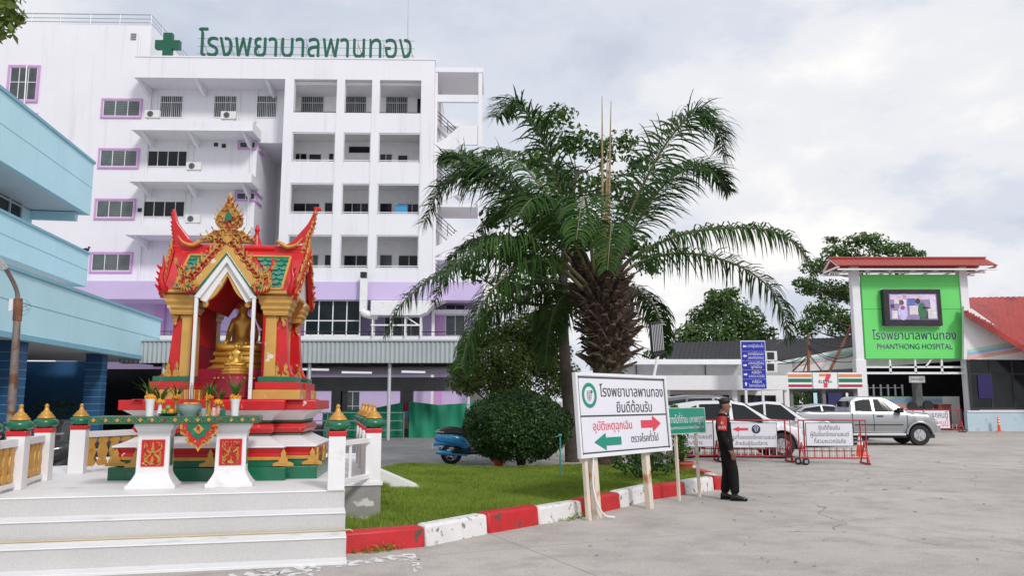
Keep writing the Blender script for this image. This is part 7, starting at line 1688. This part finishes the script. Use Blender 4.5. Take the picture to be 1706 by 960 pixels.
sedan = dict(belt=[(-2.25, .80), (-2.15, .92), (-1.4, .96), (0, .93), (.9, .90), (1.6, .82), (2.1, .70), (2.27, .52)], top=[(-2.25, .82), (-2.1, .97), (-1.75, 1.0), (-.95, 1.40), (-.2, 1.48), (.3, 1.45), (1.1, .97), (1.7, .86), (2.15, .72), (2.27, .54)],
             w=[(-2.25, .72), (-2.0, .86), (-1, .90), (1, .90), (1.9, .84), (2.27, .62)], wr=[(-2.25, .5), (-1.8, .66), (-.9, .60), (.3, .60), (1.1, .72), (2.27, .45)], sill=[(-2.25, .38), (-1.9, .24), (1.8, .22), (2.27, .30)], r=.32, tw=.2, axles=[-1.35, 1.35],
             side_glass=[([(-1.45, .06), (-.30, .06)], [(-1.0, .86), (-.30, .95)]), ([(-.22, .06), (.95, .06)], [(-.22, .95), (.30, .92)])], glass=[('rear_window', -1.7, -1.0, .88), ('windscreen', .36, 1.06, .9)],
             boxes=[('taillight', 'tail_red', (-2.26, .45, .72, -2.05, .80, .88)), ('headlight', 'lamp_glass', (2.0, .48, .58, 2.2, .76, .70)), ('mirror', 'white_car', (.72, .90, .90, .86, 1.06, 1.02)), ('door_handle', 'chrome', (-.45, .895, .78, -.28, .915, .81))])
suv = dict(belt=[(-2.15, .95), (-2.0, 1.05), (-1, 1.04), (0, 1.01), (.9, .98), (1.5, .93), (2.0, .80), (2.18, .60)], top=[(-2.15, .97), (-2.02, 1.12), (-1.55, 1.50), (-.9, 1.60), (0, 1.61), (.35, 1.56), (1.15, 1.04), (1.65, .96), (2.05, .82), (2.18, .62)],
           w=[(-2.15, .74), (-1.9, .88), (-1, .91), (1, .91), (1.8, .86), (2.18, .64)], wr=[(-2.15, .60), (-1.6, .62), (0, .62), (.4, .62), (1.2, .74), (2.18, .46)], sill=[(-2.15, .46), (-1.8, .30), (1.7, .28), (2.18, .36)], r=.36, tw=.22, axles=[-1.32, 1.32],
           side_glass=[([(-1.72, .10), (-1.05, .06)], [(-1.40, .72), (-1.02, .90)]), ([(-.98, .06), (-.12, .06)], [(-.95, .92), (-.12, .95)]), ([(-.02, .06), (.98, .06)], [(-.02, .95), (.36, .92)])], glass=[('rear_window', -1.95, -1.6, .85), ('windscreen', .42, 1.1, .9)],
           boxes=[('taillight', 'tail_red', (-2.16, .50, .85, -1.9, .84, 1.02)), ('headlight', 'lamp_glass', (1.9, .52, .68, 2.1, .80, .80)), ('mirror', 'white_car', (.74, .92, 1.0, .9, 1.10, 1.13)), ('door_handle', 'chrome', (-.45, .905, .86, -.28, .925, .89))])
def place(px, Y): return ((px - PW / 2) / FPX * Y * 1.0 / 1.0, Y, 0)
def xat(px, Y): return P(px, 700, Y).x
c1 = car('parked_car', 'white crossover with dark windows just behind the arrow board barricade', 'car', (xat(1212, 23.9), 23.9, 0), R(-2), suv, 'white_car')
c2 = car('parked_car', 'dark grey people carrier behind the small green sign', 'car', (xat(1186, 28.6), 28.6, 0), R(-1), {**suv, 'top': [(-2.15, .97), (-2.05, 1.2), (-1.85, 1.70), (-.9, 1.80), (0, 1.80), (.5, 1.72), (1.3, 1.06), (1.65, .96), (2.05, .82), (2.18, .62)], 'glass': [('windscreen', .56, 1.26, .9)], 'side_glass': [([(-1.95, .10), (-1.05, .06)], [(-1.80, .86), (-1.02, .92)]), ([(-.98, .06), (-.12, .06)], [(-.95, .92), (-.12, .95)]), ([(-.02, .06), (1.05, .06)], [(-.02, .95), (.50, .92)])]}, 'grey_car')
c3 = car('parked_car', 'white saloon between the crossover and the silver car', 'car', (xat(1285, 29.5), 29.5, 0), R(-14), {**sedan, 'top': [(a, b + .1 if b > 1.1 else b) for a, b in sedan['top']]}, 'white_car')
c4 = car('parked_car', 'silver saloon mostly hidden behind the pickup bed', 'car', (xat(1368, 33.6), 33.6, 0), R(4), sedan, 'silver_car')
# pickup
pk = dict(belt=[(-2.55, 1.10), (-2.5, 1.19), (-.62, 1.19), (-.60, 1.19), (.85, 1.17), (1.15, 1.15), (1.9, 1.09), (2.25, .99), (2.36, .76)], top=[(-2.55, 1.11), (-.66, 1.205), (-.60, 1.62), (-.45, 1.75), (.30, 1.77), (.52, 1.72), (1.16, 1.23), (1.8, 1.17), (2.2, 1.05), (2.36, .80)],
          w=[(-2.55, .85), (-1, .87), (1, .87), (1.9, .86), (2.2, .76), (2.36, .60)], wr=[(-2.55, .82), (-.64, .80), (-.58, .66), (.45, .65), (1.16, .77), (2.36, .48)], sill=[(-2.55, .62), (-2.3, .50), (-.6, .46), (1.2, .44), (2.1, .46), (2.36, .55)], r=.375, tw=.24, axles=[-1.52, 1.50],
          side_glass=[([(-.50, .10), (-.15, .07), (.04, .07)], [(-.46, .80), (-.2, .90), (.02, .90)]), ([(.12, .07), (.6, .07), (1.0, .09)], [(.12, .90), (.32, .90), (.50, .82)])], glass=[('windscreen', .60, 1.12, .86)],
          boxes=[('taillight', 'tail_red', (-2.57, .72, .84, -2.46, .86, 1.12)), ('headlight', 'lamp_glass', (2.02, .52, .84, 2.22, .77, 1.0)), ('mirror', 'black', (.80, .86, 1.17, .94, 1.08, 1.36)), ('door_handle', 'dark_grey', (.16, .868, 1.04, .36, .895, 1.08)), ('running_board', 'alu', (-.75, -.93, .36, 1.02, .93, .43)), ('front_bumper', 'silver_car', (2.15, -.70, .46, 2.39, .70, .74)), ('rear_bumper', 'chrome', (-2.66, -.78, .52, -2.5, .78, .68))], rim='chrome', spokes=6)
LX = 1.13                                                    # the pickup is a long extended cab
nose = lambda a: a if a < 1.7 else 1.7 + (a - 1.7) * .74
for k_ in ('belt', 'top', 'w', 'wr', 'sill'): pk[k_] = [(nose(a) * LX, b) for a, b in pk[k_]]
pk['axles'] = [a * LX for a in pk['axles']]; pk['glass'] = [(n_, a * LX, b * LX, c) for n_, a, b, c in pk['glass']]; pk['side_glass'] = [tuple([(x * LX, f) for x, f in e] for e in w_) for w_ in pk['side_glass']]
pk['boxes'] = [(n_, mt, (nose(q[0]) * LX, q[1], q[2], nose(q[3]) * LX, q[4], q[5])) for n_, mt, q in pk['boxes']]
p_ = P(1533, 742, 29.6); pu = car('pickup_truck', 'silver extended cab pickup parked before the green signboard', 'pickup', (p_.x - 1.50 * LX + .04, 29.6 + .85, 0), R(-3), pk, 'silver_car')
m = MB(); m.box(-2.46 * LX, -.74, 1.196, -.70 * LX, .74, 1.215); m.build('bed_cover', K['black'], pu)
m = MB(); m.box(-2.562 * LX, -.74, .72, -2.548 * LX, .74, 1.10); m.build('tailgate', K['grey_car'], pu); m = MB(); m.box(-2.575 * LX, -.09, .96, -2.56 * LX, .09, 1.0); m.build('tailgate_handle', K['black'], pu)
m = MB()
for sd in (-1, 1):
    for x in (.06 * LX, 1.12 * LX): m.box(x - .006, sd * .874 - .004, .50, x + .006, sd * .874 + .004, 1.15)
    m.box(-.62 * LX, sd * .876 - .004, .46, -.62 * LX + .015, sd * .876 + .004, 1.19); m.box(-.55 * LX, sd * .878 - .006, .73, 1.1, sd * .878 + .006, .76)
m.build('door_seam', K['dark_grey'], pu)
m = MB()
for a in pk['axles']:
    for sd in (-1, 1): m.tube([(a + .47 * cos(q), sd * .865, .375 + .47 * sin(q)) for q in [pi * (.02 + .96 * i / 16) for i in range(17)]], .045, 8)
m.build('wheel_flare', K['silver_car'], pu, smooth=60)
m = MB(); m.box(-.635 * LX - .012, -.60, 1.27, -.635 * LX + .008, .60, 1.60); m.build('rear_window', K['car_glass'], pu)

# ---------------------------------------------------- scooters
def scooter(label, loc, rz, paint, group, cat='scooter', name='scooter'):
    t = thing(name, label, cat, loc, rz, group); W_ = .07
    for x in (0, 1.24):
        m = MB(); m.lathe([(.17, -.04), (.24, -.045), (.27, -.02), (.275, 0), (.27, .02), (.24, .045), (.17, .04), (.17, -.04)], 26, caps=False); m.v = [(x + a, c, .275 + b) for a, b, c in m.v]; w = m.build('wheel', K['rubber'], t, smooth=50)
        m = MB(); m.lathe([(.18, -.02), (.16, .02)], 22, caps=False)
        for i in range(5): a = 2 * pi * i / 5; m.beam((0, 0, 0), (.17 * cos(a), .17 * sin(a), 0), .03, .03)
        m.lathe([(.05, -.05), (.05, .05)], 12); m.v = [(x + a, c, .275 + b) for a, b, c in m.v]; m.build('rim', K['alu'], w)
    m = MB(); m.tube(spline([(-.42, 0, .62), (-.25, 0, .68), (0, 0, .66), (.25, 0, .58), (.42, 0, .42)], 14), [.05, .10, .135, .15, .16, .165, .17, .17, .17, .165, .155, .14, .12, .09], 14, sx=.95); m.build('rear_cowl', K[paint], t, smooth=60)
    m = MB(); m.tube(spline([(-.36, 0, .74), (-.15, 0, .80), (.2, 0, .78), (.45, 0, .74)], 10), [.05, .10, .125, .135, .135, .13, .12, .11, .09, .05], 12); m.build('seat', K['black'], t, smooth=60)
    m = MB(); m.tube(spline([(-.50, 0, .50), (-.30, 0, .56), (-.05, 0, .55), (.1, 0, .46)], 8), [.03, .06, .08, .09, .09, .08, .06, .04], 10); m.build('rear_mudguard', K[paint], t, smooth=60)
    m = MB(); m.box(-.50, -.08, .40, -.47, .08, .54); m.build('number_plate', K['white_ink'], t)
    m = MB(); m.box(.3, -.15, .26, .95, .15, .33); m.tube([(.0, 0, .275), (.25, .06, .34), (.5, 0, .32)], .09, 8); m.build('floor_board', K['black'], t, bevel=.02)
    m = MB(); m.tube(spline([(.92, 0, .30), (1.0, 0, .55), (.98, 0, .85), (.90, 0, 1.0)], 10), [.10, .16, .20, .21, .20, .18, .16, .14, .11, .07], 12, sx=.55); m.build('leg_shield', K[paint], t, smooth=60)
    m = MB(); m.tube([(1.24, -.07, .275), (1.08, -.05, .75), (1.0, 0, .95)], .025, 8); m.tube([(1.24, .07, .275), (1.08, .05, .75), (1.0, 0, .95)], .025, 8); m.build('front_fork', K['steel'], t, smooth=60)
    m = MB(); m.tube(spline([(1.0, 0, .56), (1.2, 0, .60), (1.42, 0, .48)], 8), [.05, .075, .085, .09, .085, .075, .06, .03], 10); m.build('front_mudguard', K[paint], t, smooth=60)
    m = MB(); m.tube([(.84, -.34, 1.02), (.92, -.15, 1.02), (.95, 0, 1.0), (.92, .15, 1.02), (.84, .34, 1.02)], .02, 8); m.build('handlebar', K['steel'], t, smooth=60)
    m = MB(); m.ball((.98, 0, 1.02), (.12, .15, .10), 14, 10); hl = m.build('headlamp_cowl', K[paint], t, smooth=60); m = MB(); m.ball((1.06, 0, 1.02), (.06, .10, .07), 12, 8); m.build('headlight', K['lamp_glass'], hl, smooth=60)
    for s in (-1, 1): m = MB(); m.tube([(.90, s * .2, 1.03), (.86, s * .28, 1.2)], .008, 6); m.ball((.86, s * .29, 1.24), (.015, .07, .05), 10, 8); m.build('mirror', K['black'], t, smooth=60)
    m = MB(); m.tube([(.4, -.12, .24), (.1, -.16, .26), (-.05, -.17, .28)], .025, 8); m.tube([(-.02, -.17, .28), (-.40, -.19, .34)], [.055, .06], 12); m.build('exhaust', K[paint if paint == 'scooter_blue' else 'chrome'], t, smooth=60)
    m = MB(); m.ball((-.40, 0, .66), (.05, .09, .04), 10, 8); m.build('taillight', K['tail_red'], t, smooth=60)
    m = MB(); m.tube([(-.2, -.14, .82), (-.42, -.1, .84), (-.42, .1, .84), (-.2, .14, .82)], .012, 6); m.build('grab_rail', K['chrome'], t, smooth=60)
    return t
xs_ = P(752, 760, 20.9); scooter('blue scooter parked behind the round clipped shrub', (xs_.x, 20.9, 0), R(8), 'scooter_blue', 'parked scooters', )
xs_ = P(748, 745, 21.9); scooter('dark scooter with grey seat just behind the blue scooter', (xs_.x + .1, 21.9, 0), R(8), 'black', 'parked scooters')
for i, (px, Y, a, lb_) in enumerate(((60, 13.6, 200, 'black scooter behind the balustrade post with the rightmost gap')[:3] + ('black scooter behind the balustrade corner by the street lamp',), (100, 14.4, 196, 'black scooter between the second and third white balustrade posts'), (122, 13.0, 250, 'black scooter seen from behind in the gap of the balustrade'), (176, 14.8, 190, 'black scooter behind the gold balusters left of the shrine base'), (12, 14.2, 205, 'black scooter under the street lamp beside the blue pillar'))):
    lb_ = lb_.replace('left of the shrine base', 'next to the shrine base'); q = P(px, 740, Y); scooter(lb_, (q.x, Y, 0), R(a), 'black', 'parked scooters')
# ============================================================ GUARD
g0 = G(1216, 834); gd = thing('person', 'guard in black uniform and beret with red armband standing on the forecourt', 'person', g0, R(-14))
V = []; Rr = []; E_ = []
def nd(p, r, par=None):
    V.append(p); Rr.append(r); i = len(V) - 1
    if par is not None: E_.append((par, i))
    return i
pel = nd((-.02, 0, .90), (.16, .135)); wai = nd((-.045, 0, 1.03), (.152, .130), pel); che = nd((-.07, 0, 1.20), (.172, .145), wai); uch = nd((-.08, 0, 1.335), (.135, .115), che)
nk = nd((-.06, 0, 1.425), .062, uch); hb1 = nd((-.028, 0, 1.475), (.080, .074), nk); hd1 = nd((-.020, 0, 1.54), (.104, .092), hb1); hd2 = nd((-.03, 0, 1.60), (.092, .082), hd1)
for s in (-1, 1):
    sh1 = nd((-.085, s * .165, 1.345), .070, uch); el = nd((-.085 if s < 0 else -.10, s * .235, 1.07), .056, sh1); 
    wr_ = nd((.025, s * .250, .845), .040, el); pa = nd((.055, s * .252, .775), (.032, .022), wr_)
    for j, (dx, L_) in enumerate(((.028, .062), (.012, .072), (-.004, .068), (-.018, .055))):
        f1_ = nd((.064 + dx, s * .252, .735), .0095, pa); f2_ = nd((.070 + dx * 1.1, s * .246, .735 - L_ * .5), .0088, f1_); nd((.064 + dx * 1.1, s * .238, .735 - L_), .007, f2_)
    t1_ = nd((.092, s * .235, .770), .011, pa); nd((.104, s * .226, .735), .009, t1_)
for s, hx_, kx, ax_ in ((-1, -.02, .07, .085), (1, -.03, -.02, -.075)):
    h_ = nd((hx_, s * .088, .82), .112, pel); kn = nd((kx, s * .095, .48), .092, h_); cf = nd((lerp(kx, ax_, .5), s * .098, .30), .086, kn); an = nd((ax_, s * .10, .10), .080, cf)
hand = lambda c: c.z < .825 and c.z > .62 and abs(c.y) > .205
skin_mesh('body', V, E_, Rr, [K['uniform'], K['skin']], gd, 2, paint=lambda c: 1 if (c.z > 1.425 or hand(c)) else 0)
for s, ax_ in ((-1, .085), (1, -.075)):
    m = MB(); rows = []
    for x, w, h in ((-.075, .030, .06), (-.06, .040, .10), (-.02, .043, .125), (.02, .043, .11), (.07, .046, .075), (.12, .048, .06), (.165, .042, .048), (.195, .022, .035)): rows.append([(ax_ + x, s * .10 + w * cos(a), .012 + h * max(0, .5 + .5 * sin(a)) * 1.0) for a in [2 * pi * i / 14 for i in range(14)]])
    m.add([p for r in rows for p in r], [(i * 14 + j, i * 14 + (j + 1) % 14, (i + 1) * 14 + (j + 1) % 14, (i + 1) * 14 + j) for i in range(7) for j in range(14)] + [tuple(range(14)), tuple(range(98, 112))]); sh0 = m.build('shoe', K['boot'], gd, smooth=50)
    m = MB(); m.tube([(ax_ - .005, s * .10, .09), (ax_ - .01, s * .10, .20)], [.048, .05], 12); m.build('ankle_boot', K['boot'], sh0, smooth=50)
    m = MB(); m.box(ax_ - .078, s * .10 - .045, 0, ax_ + .19, s * .10 + .045, .016); m.build('sole', K['black'], sh0, bevel=.008)
m = MB(); m.lathe([(.128, 0), (.132, .02), (.128, .045)], 24, (-.035, 0, .955), ey=.95); bl = m.build('belt', K['boot'], gd, smooth=50); m = MB(); m.box(.088, -.025, .96, .102, .025, 1.0); m.build('buckle', K['gold_leaf'], bl)
# head details
m = MB(); m.lathe([(.088, 0), (.091, .03), (.106, .045), (.104, .06), (.085, .078), (.05, .088), (.005, .09)], 24, (0, 0, 0), ey=.94); br_ = m.build('beret', K['black'], gd, smooth=60); br_.location = (-.028, 0, 1.588); br_.rotation_euler = (R(8), R(-3), 0)
m = MB(); m.ball((.088, 0, .03), (.008, .014, .016), 8, 6); m.build('cap_badge', K['gold_leaf'], br_, smooth=60)
m = MB(); m.ball((-.062, 0, 1.545), (.062, .078, .065), 14, 10); m.build('hair', K['black'], gd, smooth=60)
m = MB(); hx0 = .050
m.tube([(hx0 - .012, 0, 1.565), (hx0 + .012, 0, 1.535), (hx0 + .017, 0, 1.522), (hx0, 0, 1.515)], [.008, .011, .013, .008], 8)
m.ball((hx0 - .004, 0, 1.492), (.012, .022, .006), 8, 6); m.ball((hx0 - .003, 0, 1.482), (.012, .019, .006), 8, 6); m.ball((hx0 - .018, 0, 1.458), (.022, .025, .018), 8, 6)
for s in (-1, 1): m.ball((-.032, s * .080, 1.54), (.018, .010, .030), 8, 8); m.ball((hx0 - .022, s * .032, 1.572), (.012, .020, .006), 8, 6)
fc = m.build('face', K['skin'], gd, smooth=60)
for s in (-1, 1): m = MB(); m.ball((hx0 - .016, s * .032, 1.556), (.009, .012, .007), 8, 6); m.build('eye', K['black'], fc, smooth=60)
# red armband sleeve on the near arm
a, b = Vector((-.085, -.170, 1.36)), Vector((-.086, -.225, 1.13)); m = MB(); m.tube([a, a.lerp(b, .3), a.lerp(b, .7), b], [.082, .084, .080, .074], 18, caps=False); ab = m.build('armband', K['armband'], gd, smooth=60)
M_ = TM((-.085, -.298, 1.175), (1, 0, 0), (0, -.23, .97)); m = MB(); text(m, 'รปภ', M_, .075, .02); m.build('lettering', K['white_ink'], ab)
m = MB(); o = Vector((-.085, -.282, 1.25)); q = [(-.02, 0), (.02, 0), (.026, .03), (.012, .028), (0, .06), (-.012, .028), (-.026, .03)]; m.add([o + Vector((p[0], -p[1] * -.2, p[1])) for p in q], [tuple(range(7))]); m.build('emblem', K['gold_paint'], ab)
m = MB(); m.box(-.02, -.10, 1.405, .005, -.06, 1.42); m.ball((.02, -.05, 1.36), (.008, .014, .014), 8, 6); m.build('collar_badge', K['white_ink'], gd, smooth=60)
m = MB(); m.box(.04, -.085, 1.20, .06, -.02, 1.28); m.build('pocket', K['uniform'], gd, bevel=.008)
m = MB(); m.box(-.06, -.155, .90, .02, -.135, .99); m.build('radio_pouch', K['boot'], gd, bevel=.01)
